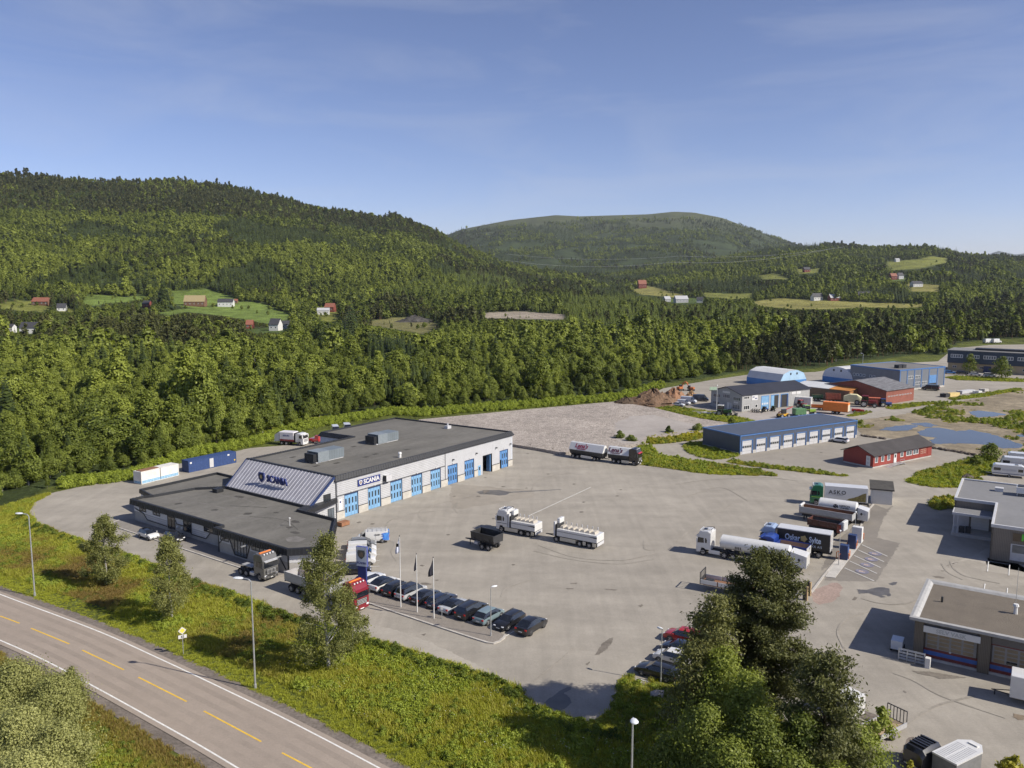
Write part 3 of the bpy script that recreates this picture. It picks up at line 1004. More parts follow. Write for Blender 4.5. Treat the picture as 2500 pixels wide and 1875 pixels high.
# wet patches and stains
for i, (pts, f, mm) in enumerate([
 ([(1630, 1065), (1720, 1070), (1790, 1050), (1870, 1045), (1925, 1060), (1925, 1095), (1940, 1120), (1915, 1130), (1895, 1118), (1850, 1118), (1895, 1135), (1850, 1140), (1800, 1120), (1730, 1100), (1650, 1105)], z6, M_WET),
 ([(1915, 1015), (1960, 998), (1995, 1000), (1985, 1020), (1945, 1030)], z6, M_WET),
 ([(1580, 1160), (1610, 1130), (1635, 1140), (1615, 1165)], z6, M_STAIN),
 ([(275, 712), (370, 692), (520, 692), (640, 712), (1180, 685), (1200, 688), (640, 722), (600, 745), (520, 752), (460, 742), (320, 738)], z5, M_WET),
 ([(350, 692), (430, 698), (360, 735)], z5, M_STAIN),
 ([(420, 830), (470, 750), (520, 715), (545, 710), (535, 745), (500, 790), (450, 825)], z10, M_STAIN),
 ([(355, 890), (385, 872), (390, 880), (370, 897)], z10, M_STAIN),
 ([(115, 1120), (200, 1060), (265, 1035), (262, 1060), (215, 1085), (255, 1120), (262, 1150), (235, 1180), (190, 1205), (100, 1180), (75, 1150)], z10, M_WET),
 ([(740, 1175), (780, 1170), (800, 1200), (770, 1250), (755, 1230)], z10, M_STAIN),
 ([(710, 495), (735, 485), (747, 492), (730, 505)], z10, M_STAIN),
 ([(230, 378), (280, 376), (278, 384), (235, 382)], z10, M_STAIN), ([(255, 342), (300, 340), (298, 347), (258, 348)], z10, M_STAIN),
 ([(480, 380), (570, 385), (560, 392), (500, 388)], z10, M_STAIN),
 ([(830, 520), (850, 513), (875, 520), (850, 528)], z4, M_STAIN), ([(835, 680), (870, 672), (940, 682), (930, 692), (880, 692), (850, 690)], z4, M_STAIN),
 ([(960, 650), (985, 645), (1003, 650), (985, 658)], z4, M_STAIN), ([(845, 1140), (885, 1132), (870, 1150)], z4, M_STAIN),
 ([(2150, 725), (2200, 722), (2212, 730), (2160, 733)], z4, M_STAIN),
 ([(905, 120), (960, 120), (1010, 132), (1000, 140), (940, 135)], z9, M_STAIN), ([(970, 78), (1005, 77), (1000, 83)], z9, M_STAIN), ([(1015, 35), (1045, 35), (1040, 40)], z9, M_STAIN),
 ([(675, 1040), (690, 1042), (703, 1058), (685, 1052)], z9, M_STAIN),
 ([(1555, 1250), (1560, 1225), (1643, 1240), (1643, 1278), (1600, 1275)], z9, layered('damp_dirt', (0.19, 0.15, 0.11), [(0.6, 0.8, 1.2)])),
 ([(740, 880), (900, 890), (1180, 935), (1120, 940), (960, 945), (930, 930), (800, 905)], z9, M_STAIN),
 ]):
 structure(sheet('wet_patch' if mm is M_WET else 'stain', pxs(pts, f), 0.009 + 0.0008 * i, mm, yard, 0.06, 50 + i))
# small round drain covers and oil spots
rs = random.Random(5)
for i, (x, y, f) in enumerate([(505, 1190, z2), (645, 1203, z2), (1385, 1310, z2), (1445, 933, z2), (1680, 933, z2), (1925, 838, z2), (1750, 750, z2), (2165, 515, z2), (1830, 1152, z2), (1125, 1612, z2),
 (285, 130, z4), (405, 145, z4), (1415, 930, z5), (1440, 823, z5), (1055, 520, z5), (835, 300, z5), (1335, 628, z5), (820, 672, z5), (465, 1000, z5), (1840, 690, z5), (1800, 757, z5),
 (650, 965, z11), (355, 1015, z11), (1715, 1022, z11), (1860, 828, z7), (1520, 890, z7), (680, 1500, z5)]):
 p = G(*f(x, y)); mb = MB(); r_ = rs.uniform(0.25, 0.42)
 mb.add([(math.cos(a * 0.524) * r_ * rs.uniform(.85, 1.1), math.sin(a * 0.524) * r_ * rs.uniform(.85, 1.1), 0) for a in range(12)], [tuple(range(12))])
 mb.build('drain_cover', M_STAIN, yard, (p.x, p.y, 0.034 + 0.0005 * i))

# tyre scrub marks
for i, (pts, f, w) in enumerate([
 ([(1150, 1180), (1090, 1100), (1200, 1030), (1400, 980), (1600, 930)], z2, 0.25), ([(1480, 1100), (1440, 1030), (1530, 960), (1680, 920)], z2, 0.25),
 ([(760, 1300), (800, 1180), (1000, 1110), (1250, 1080)], z2, 0.3), ([(900, 1350), (1300, 1440), (1800, 1490), (2200, 1440)], z5, 0.3), ([(950, 1290), (1350, 1420), (1850, 1450), (2200, 1380)], z5, 0.25),
 ([(50, 900), (80, 830), (160, 770), (270, 740)], z5, 0.25), ([(2090, 1230), (2100, 1330), (2212, 1340)], z5, 0.25), ([(870, 700), (930, 600), (1100, 540), (1300, 510)], z5, 0.2),
 ([(1560, 800), (1600, 730), (1700, 690), (1820, 650)], z4, 0.2), ([(530, 290), (600, 320), (570, 400), (620, 480)], z4, 0.12), ([(1820, 1590), (2100, 1360), (2212, 1260)], z4, 0.12),
 ([(1050, 0), (1080, 60), (1160, 115), (1300, 150), (1450, 180)], z9, 0.25), ([(980, 20), (1030, 90), (1150, 150)], z9, 0.2), ([(450, 1660), (600, 1400), (900, 1180), (1250, 1080)], z9, 0.3),
 ([(600, 900), (760, 960), (1000, 1090), (1500, 1260)], z9, 0.3), ([(340, 300), (500, 340), (700, 340), (800, 300)], z9, 0.3), ([(200, 700), (150, 560), (230, 460), (400, 400)], z9, 0.3),
 ([(100, 230), (400, 150), (650, 270)], z6, 0.12), ([(0, 640), (200, 480), (500, 300)], z6, 0.25), ([(0, 120), (300, 80), (800, 60), (1100, 90)], z6, 0.3),
 ]):
 ln = smooth_line(pxs(pts, f), 8)
 o = ribbon(ln, w, 0.028 + 0.0007 * i).build('tyre_mark', layered('tyre_mark', (0.278, 0.253, 0.217), [(0.3, 0.85, 1.15), (3, 0.9, 1.15)]), yard)

# painted lines in the yard
def line(p, q, w=0.13, z=0.05, f=None, name='painted_line'):
 a = G(*f(*p)) if f else Vector(p); b = G(*f(*q)) if f else Vector(q)
 return ribbon([a, b], w, z).build(name, M_PAINT, yard)


line((840, 975), (1515, 663), 0.14, 0.052, z5)
for p, q in [((1675, 665), (1905, 770)), ((1640, 712), (1875, 820)), ((1605, 762), (1842, 872)), ((1565, 812), (1810, 925)), ((1518, 874), (1785, 992))]:
 line(p, q, 0.14, 0.053, z6)
for p, q in [((1715, 915), (1705, 1020)), ((1930, 950), (1920, 1060)), ((1680, 1145), (1672, 1195)), ((1907, 1187), (1903, 1238)), ((1720, 917), (1935, 950))]:
 line(p, q, 0.12, 0.054, z8)
for p, q in [((1445, 1085), (1545, 1033)), ((1605, 1157), (1700, 1100)), ((430, 330), (470, 325)), ((430, 376), (468, 372)), ((430, 424), (468, 420)), ((430, 479), (465, 475)), ((380, 533), (465, 527)), ((410, 590), (460, 585)), ((130, 303), (190, 298)), ((680, 860), (740, 830))]:
 line(p, q, 0.12, 0.055, z4)
line((695, 985), (825, 1025), 0.12, 0.056, z10)
# blue charging symbols in the four bays
M_BAYBLUE = layered('bay_paint_blue', (0.215, 0.21, 0.27), [(1.2, 0.6, 1.2), (6, 0.8, 1.1)])
M_BAYRED = layered('bay_paint_pale', (0.42, 0.34, 0.31), [(1.2, 0.7, 1.2), (6, 0.8, 1.1)])
for i, (x, y) in enumerate([(1795, 747), (1760, 797), (1722, 848), (1678, 907)]):
 p = G(*z6(x, y)); e = thing('bay_symbol', 'worn blue charging symbol painted in the %s striped bay from the blue chargers' % ['farthest', 'third', 'second', 'nearest'][i], 'floor marking', (p.x, p.y, 0.058), R(-32))
 mb = MB(); mb.add([(math.cos(a) * 0.95, math.sin(a) * 0.95, 0) for a in [k_ * 0.3927 for k_ in range(16)]], [tuple(range(16))]); mb.build('disc', M_BAYBLUE, e)
 mb = MB(); mb.box(-0.45, 0.1, -0.35, 0.35, 0.004, 0.006); mb.box(0.1, 0.45, -0.06, 0.06, 0.004, 0.006); mb.box(0.1, 0.4, 0.2, 0.3, 0.004, 0.006); mb.box(0.1, 0.4, -0.3, -0.2, 0.004, 0.006)
 mb.build('plug', M_BAYRED, e)
 structure(e)
 for kk in ('label', 'category'): del e[kk]
 e.parent = yard

# ---- the public road
CEN = smooth_line([(-140, 138), (-108, 122.5), (-84, 110), (-64.2, 98.2), (-51.3, 90.3), (-42, 83.9), (-32.6, 77.2), (-22.9, 70.1), (-10, 60.0), (8, 45), (32, 24), (60, 0)], 6)
road = structure(ribbon(CEN, 8.7, 0.03).build('road', M_ROAD))
structure(ribbon(CEN, 11.2, -0.02).build('road_shoulder', M_SHOULDER))
for off in (-2.6, -1.1, 1.1, 2.6):
 structure(ribbon(CEN, 0.62, 0.034, off).build('wheel_track', M_TRACK, road))
for off in (3.75, -3.75):
 ribbon(CEN, 0.17, 0.038, off).build('edge_line', M_PAINT, road)
for p, q in [((-210, 240), (0, 330)), ((0, 330), (150, 386)), ((240, 425), (535, 546)), ((635, 594), (955, 746)), ((1068, 803), (1440, 991)), ((1573, 1064), (2015, 1300)), ((2175, 1386), (2700, 1660))]:
 a = G(*z3(*p)); b = G(*z3(*q))
 if p == (-210, 240): continue
 ribbon([a, b], 0.17, 0.039).build('centre_dash', M_PAINTY, road)

# ---- gravel plateau beyond the hall
plat = pxs([z5(665, 195), z5(950, 240), z5(1190, 285), (1470, 1095), (1545, 1085), (1572, 1082), (1581, 1067), (1636, 1061), (1727, 1051), (1728, 1043), (1782, 1035), (1690, 1018), (1603, 997), (1554, 988), (1503, 980), (1277, 1000), (1130, 1014), (1023, 1024), (1000, 1050), (1100, 1066), (1235, 1078)], z=0.7)
structure(MB().prism(plat, -0.05, 0.7).build('gravel_plateau', M_GRAVEL))
structure(sheet('gravel_smooth_area', pxs([z7(0, 690), z7(20, 560), z7(150, 500), z7(350, 490), z7(560, 540), z7(800, 590), z7(700, 650), z7(480, 660), z7(300, 680), z7(200, 740), z7(60, 742)], z=0.7), 0.704, M_GRAVELS, wob=0.6))


def rock(rng, s):
 mb = bmesh.new(); bmesh.ops.create_icosphere(mb, subdivisions=1, radius=s)
 for v in mb.verts:
  v.co *= rng.uniform(0.7, 1.2); v.co.z *= 0.7
 return mb


def rock_line(name, pts, n, smin, smax, z, material, label, cat, spread=0.5, seed=1):
 rng = random.Random(seed); mb = bmesh.new(); me_t = bpy.data.meshes.new('tmp')
 P = [Vector(p[:2]) for p in pts]
 L_ = [0]
 for i in range(len(P) - 1): L_.append(L_[-1] + (P[i + 1] - P[i]).length)
 for k_ in range(n):
  d = rng.uniform(0, L_[-1]); i = max(j for j in range(len(P) - 1) if L_[j] <= d)
  p = P[i] + (P[i + 1] - P[i]) * ((d - L_[i]) / (L_[i + 1] - L_[i]))
  q = rock(rng, rng.uniform(smin, smax)); q.transform(Matrix.Translation((p.x + rng.uniform(-spread, spread), p.y + rng.uniform(-spread, spread), z + rng.uniform(-0.1, 0.25))))
  q.to_mesh(me_t); q.free(); mb.from_mesh(me_t)
 me = bpy.data.meshes.new(name); mb.to_mesh(me); mb.free(); me.materials.append(material)
 return stuff(link(name, me), label, cat)


M_ROCK = layered('dark_rock', (0.12, 0.10, 0.085), [(0.5, 0.7, 1.3), (4, 0.7, 1.3)], bump=0.8, bscale=3)
rock_line('rock_edging', pxs([z5(665, 205), z5(950, 250), z5(1190, 295)]), 130, 0.25, 0.6, 0.2, M_ROCK, 'dark line of broken rock edging the pale gravel plateau beside the hall', 'rocks', 0.5, 4)
rock_line('rock_edging', pxs([z11(950, 835), z11(1150, 862)]) , 60, 0.2, 0.45, 0.1, M_ROCK, 'low dark row of stones edging the lot beside the long blue garage', 'rocks', 0.3, 5)
rock_line('rock_edging', pxs([z11(1500, 930), z11(1720, 965), z11(1930, 1005)]), 110, 0.2, 0.5, 0.1, M_ROCK, 'row of stones between the red cabin lot and the pond', 'rocks', 0.35, 6)

# ---- kerbs, pavements
def kerb(name, pts, w=0.3, h=0.13, parent=None):
 ln = pts; n = len(ln); prof = MB(); rings = []
 for i in range(n):
  a = Vector(ln[max(0, i - 1)][:2]); b = Vector(ln[min(n - 1, i + 1)][:2]); d = (b - a).normalized(); nn = Vector((-d.y, d.x)); p = Vector(ln[i][:2])
  rings.append([(*(p - nn * w / 2), -0.02), (*(p + nn * w / 2), -0.02), (*(p + nn * w / 2), h), (*(p - nn * w / 2), h)])
 prof.loft(rings)
 return structure(prof.build(name, M_KERB, parent))


ISL = pxs([(365, 858), (560, 925), (960, 1060), (1300, 1172), (1440, 1215), (1490, 1222), (1540, 1205), (1585, 1170), (1592, 1148), (1480, 1095), (1160, 985), (760, 850), (355, 752)], z4)
m, t, b = new_mat('block_paving'); MATS['block_paving'] = m
n = t.nodes
bk = n.new('ShaderNodeTexBrick'); bk.inputs['Scale'].default_value = 1.0; bk.inputs['Brick Width'].default_value = 0.42; bk.inputs['Row Height'].default_value = 0.22; bk.inputs['Mortar Size'].default_value = 0.014
bk.inputs['Color1'].default_value = (0.255, 0.225, 0.195, 1); bk.inputs['Color2'].default_value = (0.215, 0.19, 0.165, 1); bk.inputs['Mortar'].default_value = (0.13, 0.115, 0.095, 1)
tc = n.new('ShaderNodeTexCoord'); mp = n.new('ShaderNodeMapping'); mp.inputs['Rotation'].default_value = (0, 0, R(56))
t.links.new(tc.outputs['Object'], mp.inputs['Vector']); t.links.new(mp.outputs[0], bk.inputs['Vector'])
t.links.new(bk.outputs['Color'], b.inputs['Base Color']); b.inputs['Roughness'].default_value = 0.9
M_BLOCK = m
island = structure(MB().prism(ISL, 0.0, 0.11).build('paved_island', M_BLOCK))
kerb('kerb', pxs([(372, 862), (560, 927), (960, 1062), (1300, 1174), (1440, 1217), (1492, 1224), (1542, 1207), (1588, 1172), (1595, 1148)], z4), 0.28, 0.14, island)

# pavement along the low wing's front (building frame coordinates)
B_O = Vector((-30.73, 139.41)); B_U = Vector((0.58676, 0.80976)); B_V = Vector((-0.80976, 0.58676))
B_RZ = math.atan2(B_U.y, B_U.x)


def BL(u, v):
 p = B_O + B_U * u + B_V * v
 return (p.x, p.y)


walk = structure(MB().prism([BL(-20.6, 29), BL(-20.6, -14), BL(-24.6, -14), BL(-24.8, 28.2), BL(-24.0, 30), BL(-22.4, 30.6)], 0.0, 0.10).build('pavement', layered('pavement_grey', (0.235, 0.215, 0.195), [(0.3, 0.9, 1.1), (3, 0.92, 1.08)])))
kerb('kerb', smooth_line([BL(-24.7, -14), BL(-24.8, 8), BL(-24.9, 27.8), BL(-24.2, 29.9), BL(-22.4, 30.7)], 4), 0.25, 0.13, walk)
# pale walkway with kerb beside the chargers
chg = structure(MB().prism(pxs([(1455, 800), (1680, 560), (1665, 640), (1690, 625), (1432, 965), (1342, 955)], z6), 0.0, 0.10).build('charger_walkway', M_CONC))
kerb('kerb', pxs([(1780, 300), (1735, 350), (1690, 430), (1665, 500), (1640, 545)], z6), 0.3, 0.13)
kerb('kerb', pxs([(1452, 800), (1340, 935), (1215, 1100)], z6), 0.3, 0.13)

# ---- turf banks laid on the yard
def bank(pts, f, z=0.06, wob=0.4, seed=2, material=None):
 return structure(sheet('grass_bank', pxs(pts, f), z, material or M_TURF, None, wob, seed))


BANKS = [
 ([(250, 850), (210, 760), (330, 770), (400, 850), (650, 890), (900, 925), (1200, 975), (1400, 1010), (1470, 1040), (1430, 1042), (850, 1025), (500, 975), (250, 940)], z7),
 ([(620, 780), (650, 740), (830, 735), (830, 765), (1125, 855), (1060, 875), (1000, 885), (900, 895), (760, 870), (640, 820)], z7),
 ([(265, 740), (300, 690), (500, 670), (720, 655), (835, 635), (835, 690), (700, 720), (500, 745), (350, 755)], z7),
 ([(380, 430), (500, 415), (700, 440), (900, 470), (1060, 500), (1180, 525), (1280, 555), (1150, 575), (1000, 555), (700, 510), (450, 460)], z7),
 ([(1040, 900), (1300, 932), (1700, 978), (2100, 1040), (2050, 1046), (1600, 997), (1200, 950), (1020, 915)], z7),
 ([(1300, 1180), (1400, 1120), (1650, 1050), (1930, 990), (1980, 1010), (2020, 1060), (1960, 1130), (1850, 1150), (1900, 1180), (1700, 1235), (1500, 1230), (1320, 1200)], z11),
 ([(1100, 340), (1180, 285), (1380, 262), (1365, 340), (1340, 380), (1170, 395)], z8),
 ([(1145, 625), (1180, 600), (1520, 575), (1555, 585), (1400, 605), (1220, 632)], z11),
 ([(840, 680), (960, 655), (1040, 652), (960, 675), (860, 688)], z11),
 ([(1620, 550), (1900, 510), (2180, 465), (2190, 480), (1900, 535), (1680, 560)], z11),
 ([(1600, 385), (1700, 375), (2212, 400), (2212, 420), (1700, 405)], z11),
 ([(590, 990), (660, 965), (760, 1040), (800, 1000), (1075, 905), (1250, 920), (1250, 950), (1500, 960), (1700, 960), (1620, 1100), (1660, 1250), (1900, 1590), (550, 1590), (460, 1370), (350, 1330), (520, 1200), (560, 1080)], z10),
 ([(0, 250), (400, 180), (700, 100), (1000, 50), (1400, 10), (1400, 60), (900, 130), (600, 210), (560, 300), (340, 320), (330, 345), (0, 390)], lambda x, y: (500 + x / 1.843 * 0.55, 1010 + y / 1.843 * 0.30)),
 ]
for i, (pts, f) in enumerate(BANKS):
 bank(pts, f, 0.012 + 0.004 * (i % 3) + 0.05, 0.35, 20 + i)

# ---- wet ground with ponds
WETL = [(920, 715), (1280, 670), (1560, 590), (1900, 540), (2212, 470), (2700, 400), (2700, 1000), (2212, 1000), (1950, 1010), (1720, 950), (1500, 915), (1380, 880), (1150, 850), (950, 820), (920, 780)]
structure(sheet('wetland', pxs(WETL, z11), 0.02, M_MUD, None, 0.5, 9))
for i, pts in enumerate([[(1390, 810), (1450, 780), (1560, 770), (1700, 800), (1800, 788), (1950, 820), (2050, 850), (2200, 905), (2180, 930), (2060, 932), (1960, 905), (1720, 895), (1520, 898), (1480, 870), (1540, 850), (1420, 835)],
 [(1100, 790), (1180, 765), (1300, 750), (1400, 755), (1340, 790), (1200, 800)], [(1340, 742), (1450, 733), (1550, 755), (1480, 768)],
 [(1780, 650), (1850, 640), (2000, 655), (2080, 670), (2000, 685), (1860, 692)], [(2150, 830), (2300, 820), (2300, 845), (2170, 842)]]):
 structure(sheet('pond', pxs(pts, z11), 0.045 + 0.003 * i, M_WATER, None, 0.5, 30 + i))

# ------------------------------------------------------------------ rough grass, shrubs
def tuft_mesh(name, seed, n, h, w, material, spread):
 rng = np.random.default_rng(seed); V = []; F = []
 for i in range(n):
  a = rng.random() * 6.283; p = np.array([rng.normal() * spread, rng.normal() * spread, -0.02])
  d = np.array([math.cos(a), math.sin(a), 0]); s = np.array([-d[1], d[0], 0]) * w * (0.6 + 0.8 * rng.random())
  hh = h * (0.5 + 0.7 * rng.random()); ln = hh * (0.25 + 0.5 * rng.random())
  o = len(V)
  V += [p - s, p + s, p + d * ln * 0.5 + s * 0.7 + np.array([0, 0, hh * 0.75]), p + d * ln * 0.5 - s * 0.7 + np.array([0, 0, hh * 0.75]), p + d * ln + np.array([0, 0, hh])]
  F += [(o, o + 1, o + 2), (o, o + 2, o + 3), (o + 3, o + 2, o + 4)]
 return np_mesh(name, V, F, material)


M_GRASS = leaf_mat('grass_blade', (0.25, 0.17, 0.06), (0.40, 0.43, 0.05), 0.38, 0.6)
M_HERB = leaf_mat('herb_leaf', (0.065, 0.10, 0.016), (0.32, 0.375, 0.05), 0.3)
M_YELLOW = leaf_mat('yellow_leaf', (0.22, 0.22, 0.03), (0.46, 0.42, 0.05), 0.3)
M_FLOWER = mat('white_flower', (0.75, 0.74, 0.68), 0.8, var=0.05)
under = bpy.data.collections.new('undergrowth_library')


def lib_add(coll, me):
 coll.objects.link(bpy.data.objects.new(me.name, me))


for i in range(3):
 lib_add(under, tuft_mesh('u0%d' % i, 70 + i, 52, 0.30 + 0.09 * i, 0.026, M_GRASS, 0.30))
for i in range(2):                                   # 3,4 leafy herbs
 V, F = broad_crown(80 + i, 0.42, 0.85, 0.0, 10, 190, 0.075, 0.5)
 lib_add(under, np_mesh('u1%d' % i, V, F, M_HERB))
for i in range(2):                                   # 5,6 shrubs
 V, F = broad_crown(90 + i, 1.15, 1.7, 0.0, 20, 640, 0.095, 0.5)
 lib_add(under, np_mesh('u2%d' % i, V, F, M_HERB))
V, F = cards(np.random.default_rng(3).normal(size=(8, 3)) * np.array([0.4, 0.4, 0.06]) + np.array([0, 0, 0.5]), np.tile([0., 0, 1], (8, 1)), 0.045, np.random.default_rng(4))
lib_add(under, np_mesh('u30', V, F, M_FLOWER))       # 7 flower heads
V, F = broad_crown(99, 1.1, 1.7, 0.0, 18, 480, 0.10, 0.5)
lib_add(under, np_mesh('u31', V, F, M_YELLOW))       # 8 yellow bush


def poly_points(poly, dens, rng):
 xs = [p[0] for p in poly]; ys = [p[1] for p in poly]
 a = (max(xs) - min(xs)) * (max(ys) - min(ys)); k_ = int(a * dens)
 x = min(xs) + rng.random(k_) * (max(xs) - min(xs)); y = min(ys) + rng.random(k_) * (max(ys) - min(ys))
 mm = inpoly(x, y, poly)
 return x[mm], y[mm]


UX, UY, UI, US, UT = [], [], [], [], []


def grow(x, y, idx, s, tn):
 UX.append(x); UY.append(y); UI.append(idx); US.append(s); UT.append(tn)


rg = np.random.default_rng(123)
# verge between the yard and the road: from shoulder to the asphalt edge
edge_r = ribbon(CEN, 1, 0, 5.4)
nC = len(CEN)
shoulderL = [((edge_r.v[i][0] + edge_r.v[nC + i][0]) / 2, (edge_r.v[i][1] + edge_r.v[nC + i][1]) / 2) for i in range(nC)]
verge = [p for p in shoulderL if p[1] > 20] + [(16, 58)] + pxs(S_EDGE)[::-1] + pxs([(79, 1230), (124, 1204), (0, 1240), (-200, 1290)])
x, y = poly_points(verge, 9.0, rg)
nz = fbm(x / 9, y / 9, 5); nz2 = fbm(x / 3.2, y / 3.2, 15); k_ = len(x)
dry = np.clip((nz - 0.52) * 5, 0, 1) * np.clip((-15 - x) / 20, 0, 1)
tn = np.clip(0.78 - 0.75 * dry + 0.35 * (nz2 - 0.5) + 0.2 * (rg.random(k_) - 0.5), 0, 1)
herb = rg.random(k_) < np.clip((nz2 - 0.45) * 2.4 + 0.2 * (x > -20), 0, 0.65) * (1 - dry)
idx = np.where(herb, 3 + rg.integers(0, 2, k_), rg.integers(0, 3, k_))
fl = rg.random(k_) < 0.012 * (x > -25)
idx[fl] = 7
dist = np.sqrt(((np.asarray(CEN)[None, :, :] - np.stack([x, y], 1)[:, None, :]) ** 2).sum(2)).min(1)
mown = dist < 8.3
idx[mown] = 0; tn[mown] = 0.9
grow(x, y, idx, (0.65 + 0.6 * rg.random(k_)) * (1 - 0.45 * dry) * np.where(mown, 0.5, 1), tn)
# far side of the road
farv = [((edge_r.v[i][0] + edge_r.v[nC + i][0]) / 2 - 10.9 * 0.54, (edge_r.v[i][1] + edge_r.v[nC + i][1]) / 2 - 10.9 * 0.84) for i in range(nC) if edge_r.v[i][1] > 20] + [(20, 20), (-40, 30), (-90, 70), (-110, 100)]
x, y = poly_points(farv, 7, rg); k_ = len(x)
nz = fbm(x / 7, y / 7, 55)
dd = np.min(np.abs((np.asarray(CEN)[:, 0][None, :] - x[:, None]) * 0.54 + (np.asarray(CEN)[:, 1][None, :] - y[:, None]) * 0.84), axis=1)
dist = np.sqrt(((np.asarray(CEN)[None, :, :] - np.stack([x, y], 1)[:, None, :]) ** 2).sum(2)).min(1)
dry = np.clip((10.5 - dist) / 4, 0, 1)
tn = np.clip(0.75 - 0.6 * dry + 0.3 * (nz - 0.5), 0, 1)
idx = np.where(rg.random(k_) < 0.35 * (1 - dry), 3 + rg.integers(0, 2, k_), rg.integers(0, 3, k_))
grow(x, y, idx, (0.6 + 0.6 * rg.random(k_)) * (1 - 0.3 * dry), tn)
# dark leafy edge along the asphalt
ln = smooth_line(pxs(S_EDGE), 8)
for j in range(len(ln) - 1):
 a = np.array(ln[j]); b = np.array(ln[j + 1]); L_ = np.hypot(*(b - a)); k_ = max(1, int(L_ * 3.0))
 d = (b - a) / max(L_, 1e-6); nn = np.array([d[1], -d[0]])
 f = rg.random(k_); off = 0.55 + 1.9 * rg.random(k_) ** 1.2
 wgt = 1.0 if a[0] > -42 else 0.45
 p = a + (b - a) * f[:, None] + nn * off[:, None]
 mm = rg.random(k_) < wgt
 grow(p[mm, 0], p[mm, 1], 5 + rg.integers(0, 2, mm.sum()), (0.42 + 0.34 * rg.random(mm.sum())), 0.05 + 0.35 * rg.random(mm.sum()))
# lush leafy patches on the right part of the verge
x, y = poly_points(pxs([(900, 1640), (1200, 1740), (1560, 1830), (1560, 1900), (1150, 1900), (900, 1780)]), 0.5, rg); k_ = len(x)
grow(x, y, 5 + rg.integers(0, 2, k_), 0.3 + 0.3 * rg.random(k_), 0.4 + 0.5 * rg.random(k_))
# banks
for i, (pts, f) in enumerate(BANKS):
 pl_ = pxs(pts, f); d_ = math.hypot(*pl_[0])
 x, y = poly_points(pl_, 5.0 if d_ < 140 else 3.0, rg); k_ = len(x)
 u_ = rg.random(k_)
 idx = np.where(u_ < 0.58, rg.integers(0, 3, k_), np.where(u_ < 0.965, 3 + rg.integers(0, 2, k_), 5 + rg.integers(0, 2, k_)))
 yb = (i in (2, 6)) and True
 if yb: idx[rg.random(k_) < 0.25] = 8
 grow(x, y, idx, (0.7 + 0.7 * rg.random(k_)) * (0.8 if d_ < 140 else 1.0) * np.where(idx >= 5, 0.6, 1.0), np.clip(0.6 + 0.8 * (fbm(x / 6, y / 6, 8) - 0.5) + 0.2 * rg.random(k_), 0, 1))
# wetland reeds and scrub, avoiding the ponds
x, y = poly_points(pxs(WETL, z11), 1.8, rg)
nz = fbm(x / 11, y / 11, 31)
pa, pb = project(x, y, 0 * x)
wp = [z11(*q) for q in [(1060, 740), (1560, 725), (1820, 775), (2230, 900), (2200, 945), (1450, 905), (1380, 820), (1060, 810)]]
wp2 = [z11(*q) for q in [(1750, 635), (2100, 650), (2100, 700), (1750, 700)]]
mm = (nz > 0.565) & ~inpoly(pa, pb, wp) & ~inpoly(pa, pb, wp2)
x, y = x[mm], y[mm]; k_ = len(x)
grow(x, y, np.where(rg.random(k_) < 0.45, rg.integers(0, 3, k_), np.where(rg.random(k_) < 0.8, 3 + rg.integers(0, 2, k_), 5 + rg.integers(0, 2, k_))), 0.5 + 0.6 * rg.random(k_), 0.35 + 0.5 * rg.random(k_))
# green skirt in front of the wood
px_ = np.linspace(150, 1620, 2600); py_ = treeline(px_) + rg.random(2600) ** 1.5 * 13
q = [G(a, b) for a, b in zip(px_, py_)]
x = np.array([p.x for p in q]); y = np.array([p.y for p in q])
grow(x, y, np.where(rg.random(2600) < 0.5, 5 + rg.integers(0, 2, 2600), 3 + rg.integers(0, 2, 2600)), 0.7 + 0.7 * rg.random(2600), 0.6 + 0.4 * rg.random(2600))
ux = np.concatenate(UX); uy = np.concatenate(UY); us = np.concatenate(US); ui = np.concatenate(UI); ut = np.concatenate(UT)
gn_scatter('rough_grass', np.stack([ux, uy, np.full(len(ux), 0.0)], 1), rg.random(len(ux)) * 6.283, np.stack([us, us, us * (0.85 + 0.3 * rg.random(len(us)))], 1), ui, ut, under,
 'rough green grass, herbs and low scrub on the verges and banks', 'grass')
print('undergrowth', len(ux))
